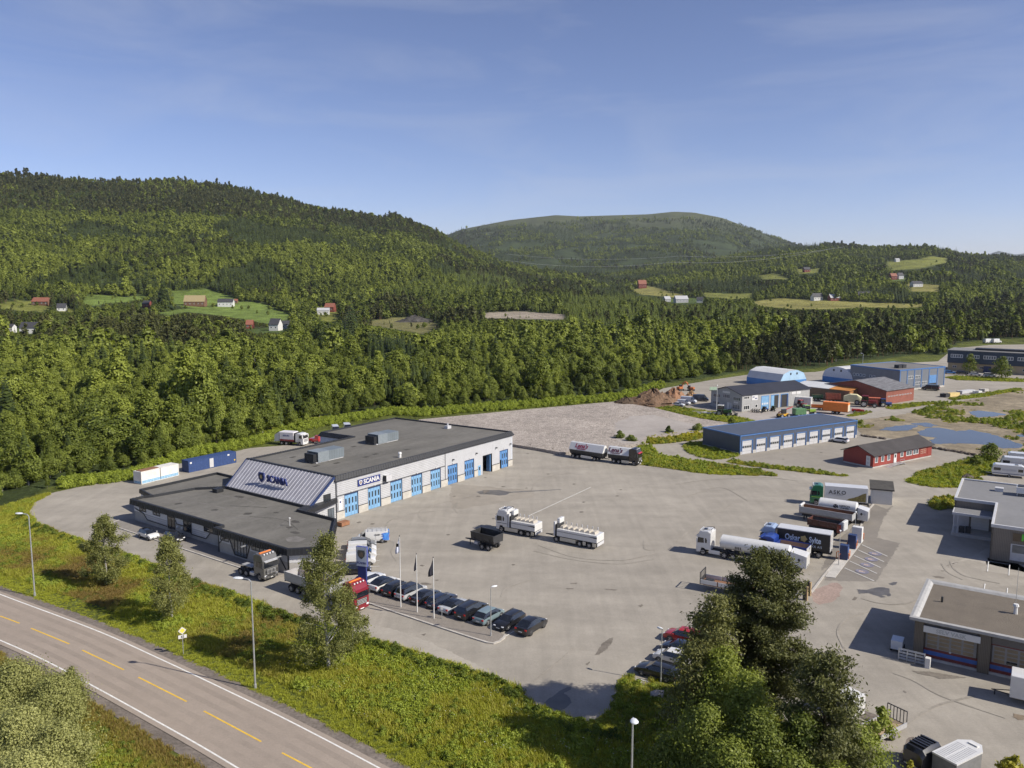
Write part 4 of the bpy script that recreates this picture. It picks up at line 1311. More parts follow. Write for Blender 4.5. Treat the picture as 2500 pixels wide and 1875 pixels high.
# ------------------------------------------------------------------ building materials
def siding(name, col, period, axis=2, dark=0.62, rough=0.5, metal=0.0, width=0.22, bump=0.6):
 """boards or ribs: a darker groove every period along one object axis"""
 if name in MATS:
  return MATS[name]
 m, t, b = new_mat(name)
 n = t.nodes
 tc = n.new('ShaderNodeTexCoord'); sx = n.new('ShaderNodeSeparateXYZ')
 t.links.new(tc.outputs['Object'], sx.inputs[0])
 if axis == 3:                       # either horizontal direction
  ad = n.new('ShaderNodeMath'); ad.operation = 'ADD'
  t.links.new(sx.outputs[0], ad.inputs[0]); t.links.new(sx.outputs[1], ad.inputs[1]); src = ad.outputs[0]
 else:
  src = sx.outputs[axis]
 mu = n.new('ShaderNodeMath'); mu.operation = 'MULTIPLY'; mu.inputs[1].default_value = 1.0 / period
 fr = n.new('ShaderNodeMath'); fr.operation = 'FRACT'
 t.links.new(src, mu.inputs[0]); t.links.new(mu.outputs[0], fr.inputs[0])
 rp = n.new('ShaderNodeValToRGB')
 rp.color_ramp.elements[0].position = width * 0.5; rp.color_ramp.elements[0].color = (dark, dark, dark, 1)
 rp.color_ramp.elements[1].position = width; rp.color_ramp.elements[1].color = (1, 1, 1, 1)
 t.links.new(fr.outputs[0], rp.inputs['Fac'])
 no = n.new('ShaderNodeTexNoise'); no.inputs['Scale'].default_value = 0.7; no.inputs['Detail'].default_value = 5
 t.links.new(tc.outputs['Object'], no.inputs['Vector'])
 mr = n.new('ShaderNodeMapRange'); mr.inputs[1].default_value = 0.3; mr.inputs[2].default_value = 0.7; mr.inputs[3].default_value = 0.9; mr.inputs[4].default_value = 1.06
 t.links.new(no.outputs['Fac'], mr.inputs[0])
 c = n.new('ShaderNodeRGB'); c.outputs[0].default_value = (*col, 1)
 m1 = n.new('ShaderNodeMixRGB'); m1.blend_type = 'MULTIPLY'; m1.inputs['Fac'].default_value = 1
 m2 = n.new('ShaderNodeMixRGB'); m2.blend_type = 'MULTIPLY'; m2.inputs['Fac'].default_value = 1
 t.links.new(c.outputs[0], m1.inputs['Color1']); t.links.new(rp.outputs['Color'], m1.inputs['Color2'])
 t.links.new(m1.outputs[0], m2.inputs['Color1']); t.links.new(mr.outputs[0], m2.inputs['Color2'])
 t.links.new(m2.outputs[0], b.inputs['Base Color'])
 b.inputs['Roughness'].default_value = rough; b.inputs['Metallic'].default_value = metal
 bp = n.new('ShaderNodeBump'); bp.inputs['Strength'].default_value = bump; bp.inputs['Distance'].default_value = 0.03
 t.links.new(rp.outputs['Color'], bp.inputs['Height']); t.links.new(bp.outputs['Normal'], b.inputs['Normal'])
 MATS[name] = m
 return m


M_WSIDE = siding('white_siding', (0.465, 0.468, 0.48), 0.33, 2, 0.5, 0.45)
M_WPANEL = mat('white_panel', (0.43, 0.435, 0.45), 0.5, var=0.05, scale=0.5)
M_CREAM = mat('cream_block', (0.45, 0.425, 0.375), 0.8, var=0.12, scale=1.0)
M_BLACK = mat('black_metal', (0.018, 0.019, 0.022), 0.5, var=0.2, scale=1)
M_DARK = mat('dark_trim', (0.03, 0.031, 0.035), 0.5, var=0.2)
M_ROOF = layered('roof_felt', (0.145, 0.138, 0.124), [(0.05, 0.85, 1.12), (0.25, 0.85, 1.15, (0.3, 1, 0)), (1.2, 0.9, 1.1), (8, 0.9, 1.1)], bump=0.2)
M_ROOFP = layered('roof_felt_patch', (0.07, 0.066, 0.06), [(1.2, 0.8, 1.3)])
M_ROOFW = layered('roof_felt_worn', (0.17, 0.16, 0.15), [(0.8, 0.75, 1.2)])
M_GLASS = mat('window_glass', (0.02, 0.025, 0.03), 0.06, var=0.3, scale=0.4, spec=0.9)
M_GLASSB = mat('window_glass_pale', (0.10, 0.12, 0.14), 0.08, var=0.4, scale=0.4, spec=0.9)
M_BLUE1 = mat('door_blue_light', (0.185, 0.355, 0.55), 0.5, var=0.10, scale=0.8)
M_BLUE2 = mat('door_blue', (0.10, 0.235, 0.47), 0.5, var=0.10, scale=0.8)
M_NAVY = mat('navy_paint', (0.018, 0.035, 0.11), 0.4, var=0.1)
M_SIGNBLUE = mat('sign_blue', (0.022, 0.035, 0.16), 0.35, var=0.08)
M_WHITE = mat('white_paint', (0.64, 0.635, 0.62), 0.45, var=0.05, scale=1)
M_LGREY = mat('light_grey_paint', (0.50, 0.50, 0.51), 0.5, var=0.08, scale=1)
M_STEEL = mat('galvanised_steel', (0.48, 0.49, 0.50), 0.45, metal=0.6, var=0.15, scale=2)
M_HVAC = siding('hvac_metal', (0.185, 0.215, 0.235), 0.62, 0, 0.55, 0.45, 0.2, 0.1)
M_SLATE = mat('roof_panel_grey', (0.30, 0.295, 0.325), 0.5, metal=0.0, var=0.10, scale=0.6)
M_RIB = mat('roof_seam', (0.37, 0.37, 0.41), 0.5, metal=0.0, var=0.1)
M_GREYCONC = layered('grey_render', (0.36, 0.345, 0.32), [(0.4, 0.88, 1.1), (3, 0.93, 1.06)])
M_GOLD = mat('emblem_gold', (0.55, 0.40, 0.16), 0.4, var=0.1)
M_REDP = mat('emblem_red', (0.55, 0.05, 0.03), 0.4, var=0.1)
M_INT = mat('interior_beige', (0.42, 0.38, 0.28), 0.8, var=0.1)


def offset_poly(poly, d):
 """offset a counter-clockwise polygon outwards by d"""
 n = len(poly); out = []
 for i in range(n):
  a = Vector(poly[i - 1]); b = Vector(poly[i]); c = Vector(poly[(i + 1) % n])
  e1 = (b - a).normalized(); e2 = (c - b).normalized()
  n1 = Vector((e1.y, -e1.x)); n2 = Vector((e2.y, -e2.x))
  k_ = (n1 + n2); l2 = k_.length_squared
  out.append(tuple(b + k_ * (2 * d / l2) if l2 > 0.2 else b + n1 * d))
 return out


def ccw(poly):
 a = sum(poly[i][0] * poly[(i + 1) % len(poly)][1] - poly[(i + 1) % len(poly)][0] * poly[i][1] for i in range(len(poly)))
 return poly if a > 0 else poly[::-1]


def rim(poly, prof):
 """sweep a profile of (outset, z) round a polygon"""
 mb = MB(); poly = ccw(poly)
 rings = [[(*p, z) for p in offset_poly(poly, o)] for o, z in prof]
 return mb.loft(rings, cap=False)


def rim_seams(poly, prof, step=0.62, w=0.05, h=0.05, skip=()):
 mb = MB(); poly = ccw(poly)
 A = offset_poly(poly, prof[0][0]); B = offset_poly(poly, prof[1][0]); z0, z1 = prof[0][1], prof[1][1]
 n = len(poly)
 for i in range(n):
  if i in skip: continue
  a, a2, b, b2 = Vector(A[i]), Vector(A[(i + 1) % n]), Vector(B[i]), Vector(B[(i + 1) % n])
  d = (a2 - a).normalized(); nn = Vector((d.y, -d.x)); k_ = int((a2 - a).length / step)
  for j in range(1, k_):
   p = a + (a2 - a) * (j / k_); q = b + (b2 - b) * (j / k_)
   mb.add([(*(p - d * w), z0), (*(p + d * w), z0), (*(q + d * w), z1), (*(q - d * w), z1),
 (*(p - d * w + nn * h), z0 + 0.0), (*(p + d * w + nn * h), z0), (*(q + d * w + nn * h), z1 + h), (*(q - d * w + nn * h), z1 + h)],
 [(4, 5, 6, 7), (0, 4, 7, 3), (1, 2, 6, 5), (0, 1, 5, 4), (3, 7, 6, 2)])
 return mb


def ngon(poly, z, mi=0):
 mb = MB(); poly = ccw(poly)
 return mb.add([(*p, z) for p in poly], [tuple(range(len(poly)))])


class Face:
 """a wall face from p to q (local coordinates); outward is to the right of p->q"""

 def __init__(s, p, q):
  s.p = Vector(p); s.d = (Vector(q) - s.p); s.L = s.d.length; s.d.normalize(); s.n = Vector((s.d.y, -s.d.x))

 def pt(s, a, n, z):
  v = s.p + s.d * a + s.n * n
  return (v.x, v.y, z)

 def box(s, mb, a0, a1, z0, z1, n0, n1, mi=0):
  vs = [s.pt(a, n_, z) for z in (z0, z1) for a, n_ in ((a0, n0), (a0, n1), (a1, n1), (a1, n0))]
  return mb.add(vs, [(3, 2, 1, 0), (4, 5, 6, 7), (0, 1, 5, 4), (1, 2, 6, 5), (2, 3, 7, 6), (3, 0, 4, 7)], mi)

 def poly(s, mb, pts, n0, n1, mi=0):
  k_ = len(pts)
  return mb.loft([[s.pt(a, n0, z) for a, z in pts], [s.pt(a, n1, z) for a, z in pts]], mi)

 def part(s, name, material, parent, boxes):
  mb = MB()
  for b in boxes: s.box(mb, *b)
  return mb.build(name, material, parent)

 def window(s, parent, a0, a1, z0, z1, cols=1, rows=1, frame=None, glass=None, fw=0.08, name='window'):
  """frame with mullions, pane behind it"""
  mb = MB(); e = 0.05
  s.box(mb, a0, a1, z0, z0 + fw, 0.005, e); s.box(mb, a0, a1, z1 - fw, z1, 0.005, e)
  for i in range(cols + 1):
   c = a0 + (a1 - a0 - fw) * i / cols; s.box(mb, c, c + fw, z0 + fw, z1 - fw, 0.005, e - 0.003)
  for i in range(1, rows):
   c = z0 + (z1 - z0 - fw) * i / rows; s.box(mb, a0 + fw, a1 - fw, c, c + fw, 0.005, e - 0.006)
  w = mb.build(name, frame or M_WHITE, parent)
  for i in range(cols):
   g0 = MB(); s.box(g0, a0 + fw + (a1 - a0 - fw) * i / cols, a0 + (a1 - a0 - fw) * (i + 1) / cols, z0 + fw, z1 - fw, 0.004, 0.02)
   g0.build('pane', glass or M_GLASS, w)
  return w

 def text(s, name, txt, size, material, parent, a, z, n=0.06, **kw):
  me = text_mesh(txt, size, **kw); me.materials.clear(); me.materials.append(material)
  o = link(name, me, parent, s.pt(a, n, z)); o.rotation_euler = (0, 0, math.atan2(s.d.y, s.d.x))
  return o


def shield(mb, c, r, fpt, n0, n1, mi=0):
 """crest outline: flat top, curved sides to a point"""
 pts = [(-0.8, 0.95), (0.8, 0.95), (0.95, 0.3), (0.75, -0.4), (0.35, -0.85), (0, -1.05), (-0.35, -0.85), (-0.75, -0.4), (-0.95, 0.3)]
 P = [(c[0] + x * r, c[1] + z * r) for x, z in pts]
 mb.loft([[fpt(a, n0, z) for a, z in P], [fpt(a, n1, z) for a, z in P]], mi)
 return mb


def crest(face, parent, a, z, r, n=0.06, base=None, name='emblem'):
 sh = shield(MB(), (a, z), r, face.pt, n, n + 0.03).build(name, base or M_WHITE, parent)
 ring = MB(); k_ = 14
 P = [(a + math.cos(i * 6.283 / k_) * r * 0.62, z + 0.08 * r + math.sin(i * 6.283 / k_) * r * 0.62) for i in range(k_)]
 ring.loft([[face.pt(x, n + 0.031, y) for x, y in P], [face.pt(x, n + 0.045, y) for x, y in P]])
 ring.build('disc', M_SIGNBLUE, sh)
 g_ = MB()
 face.poly(g_, [(a - 0.3 * r, z - 0.3 * r), (a + 0.25 * r, z - 0.3 * r), (a + 0.3 * r, z + 0.2 * r), (a, z + 0.5 * r), (a - 0.25 * r, z + 0.2 * r)], n + 0.046, n + 0.055)
 g_.build('beast_head', M_GOLD, sh)
 return sh


# ------------------------------------------------------------------ the main service hall
hall = thing('service_hall', 'large white workshop hall with black roof edge, blue folding doors and slanted ribbed front roof', 'building', (*B_O, 0), B_RZ)
HP = ccw([(0, 0), (52.5, 0), (50.6, 34.5), (26.5, 34.5), (27.2, 24.8), (0, 24.6)])
WTOP = 6.9
DOORS = [(1.9, 5.2), (7.6, 10.86), (13.4, 16.6), (19.1, 22.25), (24.7, 27.8), (29.95, 33.1), (35.4, 38.6), (41.6, 44.9), (47.7, 50.8)]
DH = 4.1
fa = Face((0, 0), (52.5, 0))
# wall facing the yard, with openings
mb = MB(); last = 0
for a, b in DOORS + [(52.5, 53)]:
 if a - last > 0.01: fa.box(mb, last, min(a, 52.5), 0, DH, -0.35, 0)
 last = b
mbs = MB()
for (x0, x1, z0, z1) in [(p[0], p[1], p[2], p[3]) for p in [(0, 29.2, DH, WTOP + 0.3)]]:
 fa.box(mbs, x0, x1, z0, z1, -0.35, 0)
last = 0
mbl = MB()
for a, b in DOORS + [(52.5, 53)]:
 tgt = mbs if a < 31 else mbl
 if a - last > 0.01:
  if last < 29.2 < a:
   fa.box(mbs, last, 29.2, 0, DH, -0.35, 0); fa.box(mbl, 29.2, a, 0, DH, -0.35, 0)
  else:
   fa.box(tgt, last, a, 0, DH, -0.35, 0)
 last = b
fa.box(mbl, 29.2, 52.5, DH, WTOP + 0.3, -0.35, 0)
mbs.build('siding_wall', M_WSIDE, hall)
mbl.build('panel_wall', M_WPANEL, hall)
for c in (33.0, 38.7, 41.2, 45.2, 47.3):
 fa.part('panel_joint', M_LGREY, hall, [(c, c + 0.07, DH + 0.02, WTOP, 0, 0.015)])
fa.part('wall_trim', M_DARK, hall, [(0.0, 29.2, DH + 0.03, DH + 0.16, 0.0, 0.04), (29.15, 29.27, 0, WTOP, 0.001, 0.05), (-0.02, 0.12, 0, WTOP, 0.002, 0.05)])
# plinth blocks between the doors
last = 0.0
for a, b in DOORS + [(52.5, 53)]:
 if a - last > 0.3:
  s0, s1 = last + 0.02, a - 0.02
  if last == 38.6: s1 = 39.9
  pl_ = fa.part('plinth', M_CREAM, hall, [(s0, s1, 0, 1.35, 0.002, 0.08)])
  fa.part('plinth_cap', M_DARK, pl_, [(s0, s1, 1.35, 1.46, 0.003, 0.1)])
 last = b
# other walls (counter-clockwise polygon: skip the yard face)
mb = MB()
for i in range(len(HP)):
 p, q = HP[i], HP[(i + 1) % len(HP)]
 if p == (0, 0): continue
 f_ = Face(p, q); f_.box(mb, 0, f_.L, 0, WTOP + 0.3, -0.35, 0)
mb.build('outer_wall', mat('bluish_white_wall', (0.52, 0.55, 0.60), 0.5, var=0.08), hall)
for i, (a, b) in enumerate(DOORS):
 m_ = M_BLUE1 if i < 5 else M_BLUE2
 if i == 7:
  fr = fa.part('open_doorway', M_DARK, hall, [(a, a + 0.08, 0, DH, -0.3, 0.02), (b - 0.08, b, 0, DH, -0.3, 0.02), (a + 0.08, b - 0.08, DH - 0.1, DH, -0.3, 0.02)])
  fa.part('inner_wall', M_INT, fr, [(a - 2.5, b + 4, 0, DH + 1, -7.2, -7.0), (a - 2.5, a - 2.4, 0, DH + 1, -7.0, -0.36)])
  fa.part('folded_leaf', M_BLUE2, fr, [(b - 0.35, b - 0.1, 0.05, DH - 0.12, -1.3, -0.3)])
  continue
 dr = fa.part('folding_door', M_NAVY, hall, [(a, b, DH - 0.12, DH, -0.28, 0.03), (a, a + 0.06, 0, DH - 0.12, -0.28, 0.02), (b - 0.06, b, 0, DH - 0.12, -0.28, 0.02)])
 n_ = 4; lw = (b - a - 0.12) / n_
 for j in range(n_):
  x0 = a + 0.06 + lw * j
  if i == 8 and j == 0:
   fa.part('leaf', m_, dr, [(x0 + 0.02, x0 + lw - 0.02, 2.0, DH - 0.14, -0.2, -0.12)])
   fa.part('open_wicket', M_GLASS, dr, [(x0 + 0.02, x0 + lw - 0.02, 0.05, 1.98, -0.3, -0.28)])
   continue
  fa.part('leaf', m_, dr, [(x0 + 0.012, x0 + lw - 0.012, 0.04, DH - 0.14, -0.2, -0.12)])
  for z0, z1 in ((0.75, 1.75), (2.25, 3.3)):
   fa.part('pane', M_GLASS, dr, [(x0 + 0.24, x0 + lw - 0.24, z0, z1, -0.119, -0.1)])
 for j in range(1, n_): fa.part('leaf_joint', m_, dr, [(a + 0.06 + lw * j - 0.02, a + 0.06 + lw * j + 0.02, 0.04, DH - 0.14, -0.119, -0.08)])
 fa.part('door_lamp', M_WHITE, hall, [((a + b) / 2 - 0.08, (a + b) / 2 + 0.08, DH + 0.2, DH + 0.38, 0.0, 0.18)])
sd = fa.part('side_door', M_BLUE1, hall, [(39.95, 40.85, 0.05, 2.2, 0.005, 0.06)])
fa.part('pane', M_GLASS, sd, [(40.2, 40.6, 1.2, 1.9, 0.061, 0.07)])
# black metal roof edge and flat roof
prof = [(0.28, WTOP - 0.02), (0.34, WTOP + 0.12), (-0.12, 7.85), (-0.42, 7.85), (-0.46, 7.5)]
fas = rim(HP, prof).build('roof_edge', M_BLACK, hall)
rim_seams(HP, [(0.34, WTOP + 0.12), (-0.12, 7.85)]).build('seam', M_DARK, fas)
roof = ngon(offset_poly(HP, -0.4), 7.55).build('flat_roof', M_ROOF, hall)
for (u0, v0, w, l) in [(14.5, 7.5, 1.1, 1.1), (17.4, 8.0, 1.2, 0.9), (24.2, 6.0, 1.3, 0.8), (6.0, 19.0, 1.2, 0.8), (7.5, 8.2, 1.2, 0.9), (20, 17, 1.2, 0.8), (3.5, 9.4, 1.3, 0.8)]:
 MB().box(u0, u0 + w, v0, v0 + l, 7.552, 7.57).build('felt_patch', M_ROOFP, roof)
for (u0, u1, v0, v1) in [(15, 15.2, 3, 20), (34, 34.2, 2, 28), (30, 46, 20, 20.2), (36, 50, 8, 8.15)]:
 MB().box(u0, u1, v0, v1, 7.552, 7.562).build('felt_seam', layered('felt_seam', (0.165, 0.157, 0.142), [(0.5, 0.8, 1.2)]), roof)
for (u0, u1, v0, v1) in ((5.0, 12.4, 11.3, 14.3), (24.0, 31.0, 14.6, 17.7)):
 hv = MB().box(u0 + 0.9, u1, v0, v1, 7.75, 9.55).build('roof_unit', M_HVAC, hall)
 MB().box(u0 + 0.9, u0 + 3.6, v0 - 0.03, v1 + 0.03, 7.7, 9.62).build('unit_cover', mat('hvac_pale', (0.23, 0.26, 0.28), 0.45, metal=0.2, var=0.1), hv)
 MB().box(u0, u0 + 0.895, v0 + 0.3, v1 - 0.2, 7.75, 9.3).build('louvre', M_BLACK, hv)
 MB().box(u0 + 0.5, u1 - 0.1, v0 + 0.1, v1 - 0.1, 7.56, 7.72).build('unit_feet', M_LGREY, hv)
vp = MB(); vp.cyl((18.6, 2.4, 7.5), (18.6, 2.4, 8.35), 0.3, 0.3, 10); vp.cyl((18.6, 2.4, 8.35), (18.6, 2.4, 8.6), 0.4, 0.3, 10); vp.build('vent_pipe', M_WHITE, hall, smooth=True)
vp = MB(); vp.box(47.2, 48.5, 14.6, 15.6, 7.5, 8.2); vp.cyl((47.8, 15.1, 8.2), (47.8, 15.1, 8.8), 0.2, 0.2, 8); vp.build('vent_pipe', M_LGREY, hall)
vb = fa.part('wall_vent', M_LGREY, hall, [(11.6, 13.0, 4.6, 5.7, 0.0, 0.8)])
fa.part('vent_hood', M_BLACK, vb, [(11.55, 11.598, 4.6, 5.75, 0.0, 0.82)])
for a in (31.6, 39.3, 46.3, 51.6): fa.part('wall_lamp', M_DARK, hall, [(a - 0.15, a + 0.15, 5.0, 5.2, 0.0, 0.4)])
# sign on the yard wall
sg_ = fa.part('wall_sign', M_SIGNBLUE, hall, [(5.1, 10.7, 4.95, 6.15, 0.0, 0.14)])
fa.text('lettering', 'SCANIA', 1.12, M_WHITE, sg_, 8.45, 5.55, 0.15, bold=0.035, sx=1.0)
crest(fa, sg_, 5.75, 5.58, 0.42, 0.15)
fs_ = fa.part('entrance_sign', M_WHITE, hall, [(0.45, 1.35, 1.6, 3.6, 0.01, 0.09)])
fa.part('sign_mark', M_SIGNBLUE, fs_, [(0.7, 1.05, 2.9, 3.2, 0.091, 0.1)])

# slanted ribbed roof in front of the hall
sl = []
U0, Z0, U1, Z1 = -0.35, 7.8, -6.4, 3.62
def slope_pt(f, v, n=0.0):
 dx, dz = U1 - U0, Z1 - Z0; l_ = math.hypot(dx, dz); nx, nz = dz / l_, -dx / l_
 return (U0 + dx * f - nx * n * -1 * -1 + 0, v, Z0 + dz * f + nz * n) if False else (U0 + dx * f + (dz / l_) * n, v, Z0 + dz * f + (-dx / l_) * n)


V_TOP, V_BOT = (0.0, 24.4), (-0.3, 22.9)
np_ = 27
for i in range(np_):
 f0, f1 = i / np_, (i + 1) / np_
 a0, a1 = V_TOP[0] + (V_TOP[1] - V_TOP[0]) * f0, V_TOP[0] + (V_TOP[1] - V_TOP[0]) * f1
 b0, b1 = V_BOT[0] + (V_BOT[1] - V_BOT[0]) * f0, V_BOT[0] + (V_BOT[1] - V_BOT[0]) * f1
 mb = MB(); g_ = 0.02
 mb.add([slope_pt(0, a0 + g_, -.08), slope_pt(0, a1 - g_, -.08), slope_pt(1, b1 - g_, -.08), slope_pt(1, b0 + g_, -.08), slope_pt(0, a0 + g_), slope_pt(0, a1 - g_), slope_pt(1, b1 - g_), slope_pt(1, b0 + g_)],
 [(3, 2, 1, 0), (4, 5, 6, 7), (0, 1, 5, 4), (1, 2, 6, 5), (2, 3, 7, 6), (3, 0, 4, 7)])
 pan = mb.build('roof_panel', M_SLATE, hall)
 for off in (0.0,):
  mb = MB(); ao = a0 + (a1 - a0) * off; bo = b0 + (b1 - b0) * off
  w = 0.085
  mb.add([slope_pt(0, ao - w, .0), slope_pt(0, ao + w, .0), slope_pt(1, bo + w, .0), slope_pt(1, bo - w, .0), slope_pt(0, ao - w * .5, .05), slope_pt(0, ao + w * .5, .05), slope_pt(1, bo + w * .5, .05), slope_pt(1, bo - w * .5, .05)],
 [(4, 5, 6, 7), (0, 1, 5, 4), (1, 2, 6, 5), (2, 3, 7, 6), (3, 0, 4, 7)])
  mb.build('seam', M_RIB, pan)
mb = MB()   # filled body under the slope: gable ends and front gutter
mb.loft([[(U0, V_TOP[0] + 0.1, 7.6), (U1 + .3, V_BOT[0] + 0.35, 3.5), (U1 + .3, V_BOT[0] + 0.35, 0), (-0.01, V_TOP[0] + 0.1, 0), (-0.01, V_TOP[0] + 0.1, 7.6)],
 [(U0, V_TOP[1] - 0.1, 7.6), (U1 + .3, V_BOT[1] - 0.25, 3.5), (U1 + .3, V_BOT[1] - 0.25, 0), (-0.01, V_TOP[1] - 0.1, 0), (-0.01, V_TOP[1] - 0.1, 7.6)]])
mb.build('gable_wall', M_WSIDE, hall)
mb = MB(); mb.box(U1 - 0.25, U1 + 0.15, V_BOT[0] - 0.1, V_BOT[1] + 0.1, 3.35, 3.6); mb.build('gutter', M_BLACK, hall)
mb = MB()
for sv_, bv in ((V_TOP[0] - 0.08, V_BOT[0] - 0.08), (V_TOP[1] + 0.08, V_BOT[1] + 0.08)):
 mb.loft([[slope_pt(0, sv_ - 0.07, -.3), slope_pt(0, sv_ + 0.07, -.3), slope_pt(0, sv_ + 0.07, .12), slope_pt(0, sv_ - 0.07, .12)], [slope_pt(1, bv - 0.07, -.3), slope_pt(1, bv + 0.07, -.3), slope_pt(1, bv + 0.07, .12), slope_pt(1, bv - 0.07, .12)]])
mb.build('verge_trim', M_NAVY, hall)
mb = MB(); mb.box(-0.4, 0.1, -0.05, 24.5, 7.72, 7.95); mb.build('ridge_trim', M_BLACK, hall)
fg = Face((-6.1, 0.05), (0, 0.05))
fg.part('gable_window', M_GLASS, hall, [(3.3, 4.9, 3.95, 5.1, 0.012, 0.05)])
fg.window(hall, 4.2, 5.6, 0.2, 2.4, 2, 1, M_DARK, M_GLASSB)
# raised letters standing on the slope, facing the road
let = MB()
fl_ = Face((-4.1, 16), (-4.1, 8))
for i in range(6): fl_.box(let, 2.6 + i * 0.98, 2.66 + i * 0.98, 5.1, 6.2, -0.16, -0.1)
let = let.build('letter_posts', M_STEEL, hall)
fl_.text('raised_letters', 'SCANIA', 1.72, M_SIGNBLUE, hall, 5.25, 6.3, 0.0, bold=0.05, depth=0.12, sx=0.92)
sh_ = shield(MB(), (0.95, 6.35), 0.9, fl_.pt, -0.1, 0.12).build('raised_emblem', M_SIGNBLUE, hall)
rg_ = MB(); P_ = [(0.95 + math.cos(i * .4488) * .55, 6.43 + math.sin(i * .4488) * .58) for i in range(14)]
rg_.loft([[fl_.pt(a, .121, z) for a, z in P_], [fl_.pt(a, .15, z) for a, z in P_]]); rg_.build('disc', mat('emblem_dark', (0.05, 0.05, 0.09), 0.4), sh_)
fl_.poly(MB(), [(0.7, 6.15), (1.2, 6.15), (1.25, 6.6), (0.95, 6.85), (0.7, 6.6)], .151, .17).build('beast_head', M_GOLD, sh_)

# ------------------------------------------------------------------ low office wing, joined to the hall
LW = ccw([(-20.9, 28.4), (-20.9, 2.0), (-22.3, 2.0), (-22.3, -14.9), (-18.4, -18.6), (-8.8, -9.2), (-8.8, -1.4), (-6.6, -1.0), (-6.6, 22.6), (-10.4, 26.2), (-17.6, 27.6), (-19, 28.4)])
wing = hall
fs = []
for i in range(len(LW)): fs.append(Face(LW[i], LW[(i + 1) % len(LW)]))
mb = MB(); mb2 = MB()
for f_ in fs:
 f_.box(mb, 0, f_.L, 0, 1.75, -0.3, 0); f_.box(mb2, 0, f_.L, 1.75, 3.3, -0.3, -0.02)
mb.build('lower_wall', M_GREYCONC, wing); mb2.build('upper_wall', siding('white_siding_low', (0.62, 0.62, 0.63), 0.25, 2, 0.6), wing)
pf = [(0.05, 2.85), (0.55, 3.0), (0.45, 3.95), (0.1, 4.0), (0.06, 3.5)]
e_ = rim(LW, pf).build('roof_edge', M_BLACK, wing)
rim_seams(LW, [(0.55, 3.0), (0.45, 3.95)], 0.55).build('seam', M_DARK, e_)
lroof = ngon(offset_poly(LW, 0.08), 3.55).build('low_roof', M_ROOF, wing)
for (u0, v0, a, b, m_) in [(-17.5, 20.4, 1.6, 1.0, M_ROOFP), (-16, 12, 1.3, 1.3, M_ROOFP), (-14.2, 5.6, 1.4, 1.2, M_ROOFP), (-12.5, -4.5, 1.0, 2.2, M_ROOFP), (-16.2, -9, 1.1, 1.8, M_ROOFP), (-8.6, 15.5, 1.6, 2.2, M_ROOFP), (-11, 2.4, 0.8, 1.0, M_ROOFP), (-15, -6.0, 1.2, 1.2, M_ROOFP),
 (-18.5, -11.5, 2.6, 2.6, M_ROOFW)]:
 pl_ = [(u0 + math.cos(k_ * .63) * a * random.uniform(.6, 1.1) * .6, v0 + math.sin(k_ * .63) * b * random.uniform(.6, 1.1) * .6) for k_ in range(10)]
 ngon(pl_, 3.553 + random.random() * 0.006).build('felt_patch', m_, lroof)
for pts in ([(-19, 24), (-15, 18), (-14.5, 9)], [(-15, 4), (-13, -2), (-15, -8)], [(-17, -5), (-12.5, -3), (-10, -6)], [(-10, 20), (-9, 14), (-9.5, 10)], [(-13, 12), (-10, 6)], [(-18, 8), (-15, 2)]):
 ribbon(smooth_line(pts, 5), random.uniform(.12, .4), 3.561).build('felt_crack', random.choice([M_ROOFW, M_ROOFP]), lroof)
vp = MB(); vp.cyl((-14.6, -5.6, 3.5), (-14.6, -5.6, 4.8), 0.06, 0.06, 6); vp.cyl((-14.6, -5.6, 4.75), (-14.6, -5.6, 4.95), 0.14, 0.14, 8); vp.build('vent_pipe', M_WHITE, wing)
# rear annex
AN = ccw([(-16.2, 34.4), (-0.2, 34.4), (-0.2, 24.7), (-6.6, 24.0), (-6.7, 22.9), (-10.2, 26.6), (-17.4, 28.0)])
mb = MB()
for i in range(len(AN)):
 f_ = Face(AN[i], AN[(i + 1) % len(AN)]); f_.box(mb, 0, f_.L, 0, 3.2, -0.25, 0)
mb.build('annex_wall', mat('annex_white', (0.55, 0.55, 0.56), 0.5, var=0.08), wing)
rim(AN, [(0.02, 2.9), (0.25, 3.0), (0.18, 3.75), (-0.1, 3.75), (-0.12, 3.3)]).build('roof_edge', M_BLACK, wing)
ngon(offset_poly(AN, -0.1), 3.32).build('annex_roof', M_ROOF, wing)
# link roof between the wing and the hall corner
mb = MB(); mb.prism([(-8.7, -2.2), (0.0, -0.35), (0.0, 0.3), (-6.5, 0.6), (-8.7, 0.0)], 3.2, 3.98); mb.build('link_roof', M_BLACK, wing)
# front facade, left part
f1 = Face((-20.9, 28.4), (-20.9, 2.0)); v1 = lambda v: 28.4 - v
f1 = Face((-20.9, 28.4), (-20.9, 2.0)) if Face((-20.9, 28.4), (-20.9, 2.0)).n.x < 0 else Face((-20.9, 2.0), (-20.9, 28.4))
sgn = f1.d.y
S1 = (lambda v: 28.4 - v) if sgn < 0 else (lambda v: v - 2.0)
def seg(a, b):
 x, y = S1(a), S1(b); return (min(x, y), max(x, y))
for a, b, z0, z1, cols in ((26.7, 24.6, 2.1, 2.7, 2), (22.5, 20.3, 2.1, 2.7, 2), (18.1, 15.9, 0.5, 2.7, 2), (13.5, 11.2, 0.9, 2.75, 2), (7.8, 5.3, 1.9, 2.75, 1)):
 f1.window(wing, *seg(a, b), z0, z1, cols, 1, M_BLACK, M_GLASSB if cols == 2 and z0 > 2 else M_GLASS, 0.12)
